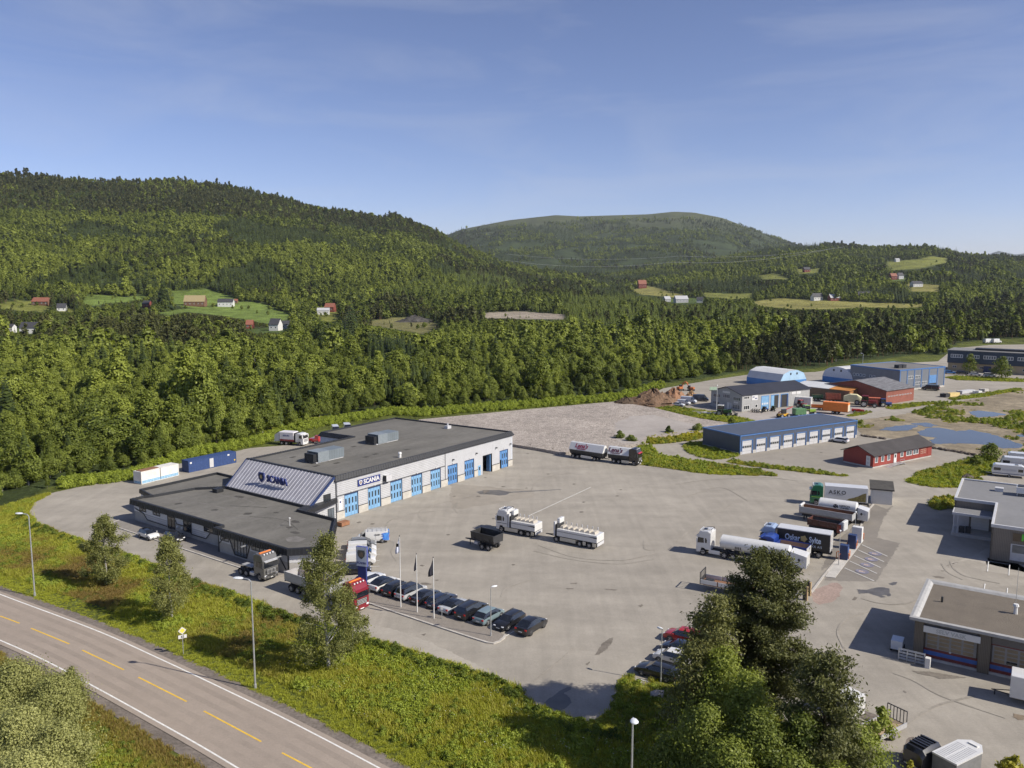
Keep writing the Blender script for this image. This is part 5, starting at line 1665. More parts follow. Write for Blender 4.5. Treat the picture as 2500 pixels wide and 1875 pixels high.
def trim(f_, pts, parent, w=0.16, nm='facade_trim'):
 mb = MB()
 for (a, z), (a2, z2_) in zip(pts[:-1], pts[1:]):
  d = Vector((a2 - a, z2_ - z)).normalized(); nn = Vector((-d.y, d.x)) * w / 2
  q = [(a + nn.x, z + nn.y), (a - nn.x, z - nn.y), (a2 - nn.x, z2_ - nn.y), (a2 + nn.x, z2_ + nn.y)]
  f_.poly(mb, q, 0.03, 0.075)
 return mb.build(nm, M_BLACK, parent)
# white boarding that drops lower between slanting black trims
for pl_ in ([(25.6, 1.75), (24.4, 0.85), (18.2, 0.85), (18.2, 1.75)], [(11.1, 0.75), (7.2, 0.75), (6.2, 1.75), (11.1, 1.75)]):
 f1.poly(MB(), [(S1(v), z) for v, z in pl_], 0.004, 0.02).build('boarding', M_WSIDE, wing)
trim(f1, [(S1(28.2), 2.35), (S1(26.4), 1.95), (S1(25.4), 1.8), (S1(24.3), 0.85), (S1(18.3), 0.8)], wing)
trim(f1, [(S1(15.8), 2.35), (S1(15.4), 1.75), (S1(12.9), 1.75), (S1(11.2), 0.75), (S1(7.3), 0.75), (S1(6.0), 1.95), (S1(2.2), 1.95)], wing)
for v in (15.2, 13.9):
 o = MB(); o.cyl(f1.pt(S1(v), 0.0, 1.25), f1.pt(S1(v), 0.18, 1.25), 0.2, 0.2, 10); o.build('wall_lamp', M_WHITE, wing)
# right part
f2 = Face((-22.3, -14.9), (-22.3, 2.0)); f2 = f2 if f2.n.x < 0 else Face((-22.3, 2.0), (-22.3, -14.9))
S2 = (lambda v: 2.0 - v) if f2.d.y < 0 else (lambda v: v + 14.9)
def seg2(a, b):
 x, y = S2(a), S2(b); return (min(x, y), max(x, y))
f2.part('facade_panel', mat('facade_grey_light', (0.50, 0.50, 0.50), 0.6, var=0.08), wing, [(*seg2(1.9, -14.8), 1.76, 2.84, -0.019, 0.004)])
mb = MB(); f2.poly(mb, [(S2(-1.0), 2.75), (S2(-2.2), 0.5), (S2(-5.0), 0.5), (S2(-6.0), 2.75)], 0.005, 0.03); tw = mb.build('entrance_glazing', M_GLASSB, wing)
trim(f2, [(S2(-0.9), 2.8), (S2(-2.15), 0.45), (S2(-5.05), 0.45), (S2(-6.1), 2.8)], tw, 0.18, 'frame')
for v in (-2.2, -2.95, -3.7, -4.4, -5.1): f2.part('mullion', M_BLACK, tw, [(*seg2(v - 0.05, v + 0.05), 0.55, 2.75, 0.031, 0.07)])
f2.window(wing, *seg2(-6.3, -9.2), 2.05, 2.7, 3, 1, M_BLACK, M_GLASSB, 0.1)
f2.window(wing, *seg2(1.4, -0.8), 2.05, 2.7, 2, 1, M_BLACK, M_GLASSB, 0.1)
f2.window(wing, *seg2(-10.5, -12.8), 2.1, 2.7, 2, 1, M_BLACK, M_GLASSB, 0.1)
trim(f2, [(S2(1.9), 1.3), (S2(0.6), 2.4), (S2(-0.8), 2.75)], wing)
trim(f2, [(S2(-12.4), 2.7), (S2(-14.2), 0.6)], wing)
f2.part('facade_trim', M_BLACK, wing, [(*seg2(1.9, 1.75), 0, 2.85, 0.005, 0.08), (*seg2(-14.6, -14.85), 0, 2.85, 0.005, 0.08)])
for v in (-6.0, -14.0):
 f2.part('awning_lamp', M_STEEL, wing, [(*seg2(v - 0.12, v + 0.12), 2.75, 2.88, 0.05, 1.6)])
# diagonal face towards the parking bays
for f_ in fs:
 if f_.L > 12 and abs(f_.d.x) > 0.5 and abs(f_.d.y) > 0.5:
  f_.part('diagonal_trim', M_CREAM, wing, [(0.05, f_.L - 0.05, 0, 1.7, 0.002, 0.05)])
  for a in (2.5, 6.0, 9.5): f_.part('wall_box', M_BLACK, wing, [(a, a + 0.25, 1.9, 2.3, 0.0, 0.15)])
# roof-top sunken chimney near the annex corner
MB().box(-9.4, -8.0, 21.0, 22.4, 3.5, 4.25).build('roof_hatch', M_BLACK, wing)

# ------------------------------------------------------------------ other buildings
def axes(p, q):
 d = Vector(q) - Vector(p)
 return math.atan2(d.y, d.x), d.length


def gable_roof(L_, D_, ze, zr, over, th=0.15, x0=0.0):
 """roof slabs over a rectangle 0..L x 0..D, ridge along x"""
 mb = MB(); s = (zr - ze) / (D_ / 2)
 for sg_ in (0, 1):
  y0 = -over if sg_ == 0 else D_ + over; ym = D_ / 2
  zo = ze - s * over
  q = [(x0 - over, y0, zo), (x0 + L_ + over, y0, zo), (x0 + L_ + over, ym, zr), (x0 - over, ym, zr)]
  b = [(x, y, z - th) for x, y, z in q]
  mb.add(q + b, [(0, 1, 2, 3), (7, 6, 5, 4), (0, 4, 5, 1), (1, 5, 6, 2), (3, 2, 6, 7), (0, 3, 7, 4)] if sg_ == 0 else [(3, 2, 1, 0), (4, 5, 6, 7), (1, 5, 4, 0), (2, 6, 5, 1), (7, 6, 2, 3), (4, 7, 3, 0)])
 return mb


def gable_body(L_, D_, ze, zr, z0=0.0):
 mb = MB(); sec = [(0, z0), (D_, z0), (D_, ze - 0.15), (D_ / 2, zr - 0.16), (0, ze - 0.15)]
 return mb.loft([[(0, y, z) for y, z in sec], [(L_, y, z) for y, z in sec]])


# ---- long blue garage row with nine white doors
M_GBLUE = siding('garage_cladding', (0.075, 0.088, 0.118), 0.35, 3, 0.75, 0.5)
M_GTRIM = mat('garage_trim_blue', (0.065, 0.155, 0.36), 0.45, var=0.08)
rz, Lg = axes((54.7, 192.9), (91.6, 214.5)); Dg, Hg = 12.7, 4.75
gar = thing('garage_row', 'long blue-grey garage building with nine white roller doors and bright blue trim', 'building', (54.7, 192.9, 0), rz)
f = Face((0, 0), (Lg, 0)); pitch = Lg / 9; dw = 3.55; dh = 3.45
mb = MB(); mb.box(0, Lg, 0.4, Dg, 0, Hg - 0.05); mb.build('wall', M_GBLUE, gar)
mb = MB(); f.box(mb, 0, Lg, dh + 0.05, Hg, -0.4, 0)
for i in range(10):
 c = i * pitch; w = (pitch - dw) / 2
 f.box(mb, max(0, c - w), min(Lg, c + w), 0.45, dh + 0.05, -0.4, 0)
mb.build('front_cladding', M_GBLUE, gar)
for i in range(10):
 c = i * pitch; w = (pitch - dw) / 2
 f.part('pier_base', M_CONC, gar, [(max(0, c - w * .9), min(Lg, c + w * .9), 0, 0.75, -0.38, 0.14)])
for i in range(9):
 a = i * pitch + (pitch - dw) / 2; b = a + dw
 d = f.part('roller_door', mat('door_white', (0.50, 0.50, 0.51), 0.45, var=0.06), gar, [(a + 0.1, b - 0.1, 0.03 + k_ * dh / 5, 0.01 + (k_ + 1) * dh / 5 - 0.02, -0.2, -0.1) for k_ in range(5) if k_ != 2] + [(a + 0.1, b - 0.1, 0.03 + 2 * dh / 5, 3 * dh / 5 - 0.01, -0.2, -0.12)])
 for k_ in range(4):
  f.part('pane', M_GLASS, d, [(a + 0.3 + k_ * (dw - 0.5) / 4, a + 0.15 + (k_ + 1) * (dw - 0.5) / 4, 2 * dh / 5 + 0.12, 3 * dh / 5 - 0.1, -0.119, -0.1)])
 f.part('door_seam', M_LGREY, d, [(a + dw * 0.5 - 0.02, a + dw * 0.5 + 0.02, 0.1, 2 * dh / 5, -0.1, -0.08)])
 f.part('door_frame', M_GTRIM, gar, [(a - 0.1, a + 0.1, 0.05, dh + 0.05, -0.3, 0.06), (b - 0.1, b + 0.1, 0.05, dh + 0.05, -0.3, 0.06), (a + 0.1, b - 0.1, dh - 0.1, dh + 0.1, -0.3, 0.06)])
RP = [(0, 0), (Lg, 0), (Lg, Dg), (0, Dg)]
rim(RP, [(0.06, Hg - 0.32), (0.12, Hg - 0.3), (0.12, Hg), (-0.25, Hg), (-0.27, Hg - 0.3)]).build('roof_trim', M_GTRIM, gar)
ngon(offset_poly(RP, -0.2), Hg - 0.12).build('flat_roof', layered('garage_roof', (0.165, 0.157, 0.142), [(0.05, 0.92, 1.08), (0.5, 0.93, 1.07)], 1.0, spec=0.03), gar)
f.part('foundation', M_CONC, gar, [(-0.08, 0.0, 0, 0.5, -Dg, 0.05)])
f.part('corner_trim', M_GTRIM, gar, [(-0.06, 0.12, 0.5, Hg - 0.3, -0.2, 0.1), (Lg - 0.12, Lg + 0.06, 0.3, Hg - 0.3, -0.2, 0.1)])
for i in range(1, 9): f.part('panel_joint', M_GTRIM, gar, [(i * pitch - 0.04, i * pitch + 0.04, dh + 0.1, Hg - 0.33, 0.0, 0.03)])

# ---- red cabin
M_RED = siding('falu_red_boards', (0.27, 0.042, 0.03), 0.30, 3, 0.7, 0.6)
rz, Lr = axes((80.5, 178.9), (99.8, 191.2)); Dr, ze, zr = 7.6, 3.0, 4.55
red = thing('red_cabin', 'long low red wooden cabin with dark pitched roof and white windows', 'building', (80.5, 178.9, 0), rz)
gable_body(Lr, Dr, ze, zr, 0.3).build('wall', M_RED, red)
MB().box(0.05, Lr - 0.05, 0.05, Dr - 0.05, 0, 0.3).build('foundation', M_CONC, red)
gable_roof(Lr, Dr, ze + 0.1, zr + 0.1, 0.5).build('roof', layered('dark_shingles', (0.065, 0.06, 0.06), [(0.3, 0.85, 1.15), (3, 0.9, 1.1)]), red)
f = Face((0, 0), (Lr, 0))
for a, b in ((0.6, 1.7), (2.9, 4.0), (5.2, 6.3)): f.window(red, a, b, 1.1, 2.5, 1, 1, M_WHITE, M_GLASSB, 0.13)
d = f.part('door', M_WHITE, red, [(7.7, 8.7, 0.35, 2.5, 0.0, 0.08)]); f.part('pane', M_GLASS, d, [(7.95, 8.45, 1.5, 2.2, 0.081, 0.1)])
for a, b, c in ((10.2, 11.4, 1), (12.5, 14.8, 2), (15.2, 17.4, 2)): f.window(red, a, b, 1.3, 2.5, c, 1, M_WHITE, M_GLASSB, 0.14)
f.window(red, 18.3, 20.4, 1.2, 2.2, 3, 2, mat('lattice_tan', (0.45, 0.32, 0.24), 0.6), M_RED, 0.08)
for a in (17.8, 21.2): f.part('corner_board', mat('red_corner', (0.33, 0.07, 0.05), 0.6), red, [(a, a + 0.12, 0.3, 2.9, 0.0, 0.05)])
g2 = Face((0, Dr), (0, 0)); d = g2.part('white_door', M_WHITE, red, [(Dr - 1.7, Dr - 0.7, 0.35, 2.6, 0.0, 0.07)]); g2.part('panel', M_LGREY, d, [(Dr - 1.5, Dr - 0.9, 0.7, 1.3, 0.071, 0.08), (Dr - 1.5, Dr - 0.9, 1.6, 2.2, 0.071, 0.08)])
st = MB(); f.poly(st, [(3.6, 0.02), (7.6, 0.45), (9.3, 0.45), (9.3, 0.35), (7.7, 0.33), (3.6, 0.0)], 0.3, 1.7); st = st.build('entrance_ramp', M_STEEL, red)
f.part('steps', M_STEEL, red, [(9.3, 9.7, 0.2, 0.3, 0.4, 1.6), (9.7, 10.1, 0.05, 0.15, 0.4, 1.6)])
f.part('handrail', M_STEEL, red, [(7.6, 7.66, 0.45, 1.35, 1.6, 1.66), (9.2, 9.26, 0.45, 1.35, 1.6, 1.66), (7.6, 9.26, 1.3, 1.36, 1.6, 1.66)])

# ---- grey gabled workshop
M_WGREY = siding('workshop_grey', (0.36, 0.36, 0.355), 0.3, 3, 0.85, 0.5)
rz, _ = axes((73.0, 257.1), (92.7, 269.0)); Lw, Dw = 32.0, 13.6
wk = thing('grey_workshop', 'grey two-storey gabled workshop with dark roof, white windows and three blue doors', 'building', (73.0, 257.1, 0), rz)
gable_body(Lw, Dw, 5.4, 7.3).build('wall', M_WGREY, wk)
gable_roof(Lw, Dw, 5.45, 7.4, 0.4).build('roof', layered('workshop_roof', (0.036, 0.038, 0.05), [(0.2, 0.9, 1.1), (1, 0.9, 1.1)], rough=0.6), wk)
f = Face((0, 0), (Lw, 0)); g2 = Face((0, Dw), (0, 0))
for a, b, z0, z1, c in ((0.8, 3.2, 3.9, 4.8, 3), (0.8, 3.4, 0.5, 1.9, 3), (6.0, 7.0, 0.8, 1.9, 1)): f.window(wk, a, b, z0, z1, c, 1, M_WHITE, M_GLASS, 0.12)
sgn_ = f.part('wall_sign', M_WHITE, wk, [(4.4, 7.0, 3.3, 5.0, 0.0, 0.08)]); f.part('sign_print', M_SIGNBLUE, sgn_, [(4.7, 5.5, 4.2, 4.5, 0.081, 0.09), (5.7, 6.7, 3.7, 4.0, 0.081, 0.09)])
for i, (a, b) in enumerate(((8.7, 12.3), (13.2, 16.8), (17.8, 21.4))):
 fr = f.part('workshop_door_frame', M_BLUE2, wk, [(a, a + 0.15, 0, 4.4, 0, 0.08), (b - 0.15, b, 0, 4.4, 0, 0.08), (a + 0.15, b - 0.15, 4.2, 4.4, 0, 0.08)])
 if i == 0:
  for k_ in range(4):
   f.part('leaf', M_BLUE1, fr, [(a + 0.17 + k_ * 0.81, a + 0.95 + k_ * 0.81, 0.05, 4.18, 0.0, 0.05)])
   f.part('pane', M_WHITE, fr, [(a + 0.35 + k_ * 0.81, a + 0.8 + k_ * 0.81, 1.5, 2.1, 0.051, 0.06)])
 else:
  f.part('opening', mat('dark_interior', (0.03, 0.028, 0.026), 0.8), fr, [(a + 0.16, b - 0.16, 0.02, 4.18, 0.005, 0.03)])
  f.part('folded_leaf', M_BLUE1 if i == 1 else M_NAVY, fr, [(a + 0.17, a + (1.5 if i == 1 else 0.5), 0.05, 4.18, 0.031, 0.07)] + ([(b - 0.7, b - 0.17, 0.05, 4.18, 0.031, 0.07)] if i == 2 else []))
for a, t_ in ((24.0, 'VERKSTED'), (26.4, 'DELER')):
 sgn_ = f.part('wall_sign', M_WHITE, wk, [(a - 1.0, a + 1.0, 3.9, 4.7, 0.0, 0.07)]); f.part('sign_print', M_LGREY, sgn_, [(a - 0.7, a + 0.7, 4.2, 4.4, 0.071, 0.08)])
f.part('downpipe', M_WHITE, wk, [(21.9, 22.05, 0, 5.2, 0.0, 0.12)])
for a, b, z0, z1, c in ((1.0, 4.2, 3.3, 4.5, 4), (5.3, 8.4, 3.6, 4.8, 4), (9.8, 13.0, 3.3, 4.4, 4), (1.0, 4.0, 0.9, 2.0, 4), (9.6, 12.8, 0.5, 2.0, 3)): g2.window(wk, a, b, z0, z1, c, 1, M_LGREY, M_GLASSB, 0.1)
g2.part('wall_sign', M_WHITE, wk, [(5.2, 8.4, 5.2, 5.8, 0.0, 0.07)]); g2.part('wall_sign', M_WHITE, wk, [(10.2, 12.0, 2.4, 2.9, 0.0, 0.07)])
d = g2.part('door', M_WHITE, wk, [(7.3, 8.3, 0, 2.3, 0.0, 0.07)]); g2.part('pane', M_LGREY, d, [(8.6, 9.2, 0.2, 2.2, 0.0, 0.06)])

# ---- arched storage halls
def arch_hall(name, label, p, q, D_, h, wallh, roofm, wallm, endm, seg=10):
 rz, L_ = axes(p, q)
 e = thing(name, label, 'building', (*p, 0), rz)
 sec = []
 for i in range(seg + 1):
  a = math.pi * (1 - i / seg)
  sec.append((D_ / 2 + D_ / 2 * math.cos(a) * (0.96 if 0 < i < seg else 1), wallh + (h - wallh) * math.sin(a) ** 0.8))
 mb = MB(); rings = [[(x, y, z) for y, z in sec] for x in (0, L_)]
 mb.loft(rings, cap=False, closed=False); mb.build('roof_cover', roofm, e, smooth=True)
 MB().box(0.02, L_ - 0.02, 0.02, 0.3, 0, wallh).build('side_wall', wallm, e); MB().box(0.02, L_ - 0.02, D_ - 0.3, D_ - 0.02, 0, wallh).build('side_wall', wallm, e)
 for x, nm in ((0.03, 'end_wall'), (L_ - 0.03, 'end_wall')):
  mb = MB(); mb.add([(x, y, z) for y, z in sec], [tuple(range(len(sec)))]); mb.build(nm, endm, e)
  MB().box(x - 0.06, x + 0.06, 0.3, D_ - 0.3, 0, wallh).build('end_base', wallm, e)
  for y in (D_ * .36, D_ * .6): MB().box(x - 0.08, x + 0.08, y, y + 0.7, h * .72, h * .72 + .8).build('vent', M_DARK, e)
 return e


M_TARPW = mat('tarp_white', (0.56, 0.56, 0.56), 0.5, var=0.07, scale=0.3)
M_TARPB = mat('tarp_blue', (0.06, 0.20, 0.48), 0.5, var=0.1, scale=0.3)
M_TARPL = mat('tarp_light_blue', (0.34, 0.50, 0.66), 0.5, var=0.08, scale=0.3)
arch_hall('arched_hall', 'angular white-roofed tent hall with light blue end and blue sides behind the grey workshop', (94.8, 328.6), (103.7, 314.0), 15.0, 6.6, 2.6, M_TARPW, M_TARPB, M_TARPL, 5)
arch_hall('arched_hall', 'round white arched tent hall with blue base beside the blue-grey hall', (135.3, 323.0), (168.0, 342.0), 14.5, 6.6, 2.2, M_TARPW, M_TARPB, mat('tarp_pale', (0.52, 0.55, 0.62), 0.5), 12)

# ---- brown shed, white and rust roof
sh = thing('machine_shed', 'long low brown shed with half white half rusty orange roof', 'building', (105.5, 289.0, 0), axes((106.2, 289.6), (115.5, 278.4))[0])
Ls, Ds = 21.0, 15.0
sh.location = (102.0, 294.0, 0)
gable_body(Ls, Ds, 3.8, 4.6).build('wall', siding('brown_boards', (0.20, 0.13, 0.085), 0.3, 3, 0.7), sh)
gable_roof(13.5, Ds, 3.9, 4.7, 0.3).build('white_roof', M_TARPW, sh)
gable_roof(7.3, Ds, 3.9, 4.7, 0.3, x0=13.9).build('rusty_roof', layered('rust_sheet', (0.46, 0.20, 0.06), [(0.3, 0.8, 1.15), (2, 0.85, 1.15)]), sh)
MB().box(Ls - 0.01, Ls + 0.1, 0.3, Ds - 0.3, 0, 3.5).build('rusty_end', layered('rust_wall', (0.36, 0.17, 0.07), [(0.5, 0.75, 1.2), (3, 0.85, 1.15)]), sh)

# ---- red brick hall
rz, Lb = axes((125.7, 272.4), (139.3, 281.9)); Db = 23.0
bh = thing('brick_hall', 'red brick gabled hall with grey corrugated roof', 'building', (125.7, 272.4, 0), rz)
M_BRICK = layered('red_brick', (0.26, 0.10, 0.075), [(0.3, 0.85, 1.12), (4, 0.8, 1.15)], bump=0.4, bscale=12)
gable_body(Lb + 0.6, Db, 4.7, 7.0).build('wall', M_BRICK, bh)
M_CORR = layered('corrugated_grey', (0.14, 0.14, 0.15), [(0.4, 0.6, 1.6, (1, 8, 0)), (2, 0.8, 1.2)])
mbr = gable_roof(Lb + 0.6, Db, 4.75, 7.1, 0.4).build('roof', M_CORR, bh)
f = Face((0, 0), (Lb, 0))
for i in range(9): f.window(bh, 1.0 + i * 1.7, 2.1 + i * 1.7, 2.4, 2.75, 1, 1, M_WHITE, M_GLASSB, 0.06)

# ---- blue-grey hall
rz, Lh = axes((145.3, 305.0), (169.2, 318.1)); Dh, Hh = 22.0, 7.8
bl = thing('blue_grey_hall', 'tall flat-roofed blue-grey hall with bright blue trim and one blue door', 'building', (145.3, 305.0, 0), rz)
MB().box(0, Lh, 0, Dh, 0.6, Hh).build('wall', siding('hall_blue_grey', (0.155, 0.17, 0.195), 0.5, 3, 0.85), bl)
MB().box(-0.04, Lh + 0.04, -0.04, Dh + 0.04, 0, 0.6).build('base', M_CONC, bl)
RP = [(0, 0), (Lh, 0), (Lh, Dh), (0, Dh)]
rim(RP, [(0.03, Hh - 0.25), (0.1, Hh - 0.2), (0.1, Hh + 0.25), (-0.2, Hh + 0.25), (-0.22, Hh)]).build('roof_trim', M_GTRIM, bl)
ngon(offset_poly(RP, -0.1), Hh + 0.08).build('flat_roof', layered('hall_roof', (0.17, 0.165, 0.16), [(0.08, 0.9, 1.1)]), bl)
f = Face((0, 0), (Lh, 0)); g2 = Face((0, Dh), (0, 0))
for a in (0.1, 4.3, 8.5, 12.8, 17.3, 22.4, 26.7): f.part('pilaster', M_GTRIM, bl, [(a, a + 0.35, 0.6, Hh - 0.25, 0.0, 0.1)])
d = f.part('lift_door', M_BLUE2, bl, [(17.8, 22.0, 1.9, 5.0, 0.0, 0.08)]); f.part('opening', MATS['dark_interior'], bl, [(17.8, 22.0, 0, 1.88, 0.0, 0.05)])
for k_ in range(4): f.part('slat', M_GTRIM, d, [(17.9, 21.9, 2.1 + k_ * 0.72, 2.16 + k_ * 0.72, 0.081, 0.1)])
for a, z in ((5.0, 4.3), (9.2, 4.3), (9.4, 1.8), (13.4, 1.8)): f.window(bl, a, a + 3.0, z, z + 1.1, 3, 1, M_WHITE, M_GLASSB, 0.1)
for i in range(6): g2.window(bl, 1.5 + i * 1.5 + (1.5 if i > 3 else 0), 2.5 + i * 1.5 + (1.5 if i > 3 else 0), 3.9, 4.9, 1, 1, M_WHITE, M_GLASSB, 0.1)
for i in range(4): g2.window(bl, 1.2 + i * 1.1, 2.1 + i * 1.1, 1.0, 1.9, 1, 1, M_WHITE, M_GLASSB, 0.1)
for a in (5.5, 8.0): MB().box(a, a + 2.0, 4.5, 6.5, Hh + 0.09, Hh + 1.4).build('roof_unit', M_DARK, bl)

# ---- far dark blue office block with sand coloured base
off = thing('office_block', 'long dark blue two-storey office block with band of windows over a sand coloured base', 'building', (201.0, 376.0, 0), axes((209.6, 397.6), (236.6, 377.1))[0])
Lo, Do = 62.0, 16.0
MB().box(0, Lo, 0.6, Do, 0, 3.6).build('base_wall', mat('sand_render', (0.45, 0.34, 0.20), 0.7, var=0.08, scale=0.4), off)
MB().box(-0.3, Lo, 0, Do + 0.3, 3.6, 9.2).build('upper_wall', siding('office_navy', (0.028, 0.047, 0.075), 0.6, 3, 0.85), off)
MB().box(-0.5, Lo, -0.2, Do + 0.5, 9.2, 9.5).build('roof', mat('office_roof', (0.20, 0.195, 0.185), 0.7, var=0.1), off)
f = Face((0, 0), (Lo, 0)); fb_ = Face((0, 0.6), (Lo, 0.6))
for i in range(8): f.window(off, 1.0 + i * 6.6, 6.0 + i * 6.6, 6.0, 7.6, 5, 1, M_WHITE, M_GLASSB, 0.2)
for i in range(9): fb_.window(off, 2.0 + i * 5.5, 3.6 + i * 5.5, 1.4, 2.4, 2, 1, M_WHITE, M_GLASS, 0.12)
fb_.part('entrance', M_NAVY, off, [(14.5, 17.5, 0, 2.8, 0.0, 0.5)])
MB().box(10, 40, 5, 10, 9.5, 10.4).build('roof_plant', M_DARK, off)

# ---- small white kiosk with dark lean-to roof
rz, Lk = axes((68.3, 150.2), (71.2, 149.0)); Dk = 5.6
ko = thing('kiosk', 'small white flat-roofed utility hut beside the parked trucks', 'hut', (67.6, 150.2, 0), rz)
MB().box(0, 3.6, 0, Dk, 0, 2.7).build('wall', M_WHITE, ko)
mb = MB(); mb.add([(-0.3, -0.35, 2.72), (3.9, -0.35, 2.72), (3.9, Dk + 0.35, 3.0), (-0.3, Dk + 0.35, 3.0), (-0.3, -0.35, 2.95), (3.9, -0.35, 2.95), (3.9, Dk + 0.35, 3.23), (-0.3, Dk + 0.35, 3.23)], [(3, 2, 1, 0), (4, 5, 6, 7), (0, 1, 5, 4), (1, 2, 6, 5), (2, 3, 7, 6), (3, 0, 4, 7)])
mb.build('roof', M_ROOFP, ko)
f = Face((3.6, 0), (3.6, Dk))
for a in (0.9, 2.3, 3.7): f.window(ko, a, a + 1.0, 0.1, 2.3, 1, 1, M_LGREY, M_WHITE, 0.08, 'door')

# ---- shop with grey roof at the right edge
E1 = Vector((0.842, -0.54)); E2 = Vector((0.54, 0.842)); SO = Vector((72.0, 119.2))
st_ = thing('shop_building', 'flat-roofed shop with grey timber walls, open loading porch and green sign', 'building', (*SO, 0), math.atan2(E1.y, E1.x))
M_TIMB = siding('weathered_boards', (0.20, 0.175, 0.145), 0.22, 3, 0.55, 0.8)
SP = ccw([(0, 0), (34, 0), (34, 30), (-6.0, 30), (-6.0, 14.0), (0, 14.0)])
SH = 5.3
mb = MB()
for i in range(len(SP)):
 f_ = Face(SP[i], SP[(i + 1) % len(SP)]); f_.box(mb, 0, f_.L, 0, SH, -0.3, 0)
mb.build('wall', M_TIMB, st_)
rim(SP, [(0.02, SH - 0.3), (0.1, SH - 0.25), (0.1, SH + 0.2), (-0.25, SH + 0.2), (-0.27, SH - 0.1)]).build('roof_edge', M_LGREY, st_)
ngon(offset_poly(SP, -0.2), SH - 0.05).build('flat_roof', layered('shop_roof', (0.20, 0.20, 0.205), [(0.08, 0.9, 1.08), (1, 0.94, 1.05)]), st_)
rf = MB().box(-6.0, -0.1, 10.2, 13.9, 3.5, 3.9); rf = rf.build('porch_roof', M_LGREY, st_)
MB().box(-5.8, -0.3, 10.4, 13.8, 3.901, 3.92).build('porch_felt', MATS['shop_roof'], rf)
for x in (-5.8, -5.2): MB().box(x, x + 0.15, 10.3, 10.45, 0, 3.5).build('porch_post', M_LGREY, st_)
MB().box(-6.0, -0.02, 10.0, 13.95, 0, 0.5).build('loading_dock', M_CONC, st_)
f = Face((-6.0, 13.96), (0, 13.96)); d = f.part('loading_door', M_WHITE, st_, [(2.6, 5.2, 0.55, 3.0, 0.02, 0.08)])
for k_ in range(4): f.part('slat_seam', M_LGREY, d, [(2.65, 5.15, 0.9 + k_ * 0.5, 0.93 + k_ * 0.5, 0.081, 0.09)])
f.part('porch_wall', M_LGREY, st_, [(0.02, 2.3, 0.5, 3.4, 0.0, 0.03)])
f = Face((0, 0), (34, 0))
w = f.part('shop_window_band', M_LGREY, st_, [(2.6, 16, 0.4, 2.9, 0.0, 0.06)]); f.part('pane', M_GLASSB, w, [(2.8, 15.8, 1.6, 2.8, 0.061, 0.08)])
sg_ = f.part('shop_sign', mat('shop_sign_brown', (0.12, 0.085, 0.05), 0.6), st_, [(2.8, 12, 3.4, 4.6, 0.0, 0.08)]); f.text('lettering', 'K', 1.35, mat('shop_green', (0.12, 0.55, 0.05), 0.5), sg_, 4.3, 4.0, 0.1, bold=0.06)
ru = MB().box(2.6, 4.6, 21.6, 24.0, SH + 0.5, SH + 1.5).build('roof_unit', M_WHITE, st_); MB().box(2.8, 4.4, 21.9, 23.7, SH + 1.51, SH + 1.62).build('fan_grille', M_DARK, ru)
for x, y in ((2.7, 21.7), (4.4, 21.7), (2.7, 23.8), (4.4, 23.8)): MB().box(x, x + 0.12, y, y + 0.12, SH - 0.05, SH + 0.5).build('unit_leg', M_STEEL, ru)
MB().box(-0.6, 0.7, 23.2, 24.4, SH - 0.04, SH + 0.6).build('roof_box', M_LGREY, st_); MB().box(7.2, 8.1, 16.3, 17.2, SH - 0.04, SH + 0.9).build('roof_box', M_DARK, st_)
MB().cyl((4.6, 12.0, SH - 0.1), (4.6, 12.0, SH + 0.7), 0.12, 0.12, 8).build('vent_pipe', M_DARK, st_)
for x, y in ((-4.9, 10.6), (-4.0, 10.9)): MB().box(x, x + 0.8, y, y + 0.7, 0.5, 1.5).build('waste_bin', M_DARK, st_)

# ---- self-service wash hall, bottom right
WO = Vector((44.9, 87.1)); W1 = Vector((0.832, -0.555))
wa = thing('wash_hall', 'flat-roofed timber wash hall with red and blue stripes and tan-paned doors', 'building', (*WO, 0), math.atan2(W1.y, W1.x))
M_TIMB2 = siding('wash_boards', (0.155, 0.13, 0.10), 0.16, 3, 0.5, 0.85)
M_TIMB3 = siding('wash_boards_flat', (0.17, 0.155, 0.14), 0.16, 2, 0.6, 0.85)
Lz, Dz, Hz = 26.0, 13.0, 4.7
WP = [(0, 0), (Lz, 0), (Lz, Dz), (0, Dz)]
MB().box(0.1, Lz, 0.3, Dz, 0, Hz - 0.2).build('wall', M_TIMB2, wa)
f = Face((0, 0.3), (Lz, 0.3))
bays = [(1.0, 6.2), (7.4, 12.6), (13.8, 19.0), (20.2, 25.4)]
last = 0
for a, b in bays + [(Lz, Lz)]:
 f.part('board_pillar', M_TIMB2, wa, [(last + (0.0 if last == 0 else 0.05), a - 0.05, 0, Hz - 0.3, 0.002, 0.5)])
 last = b
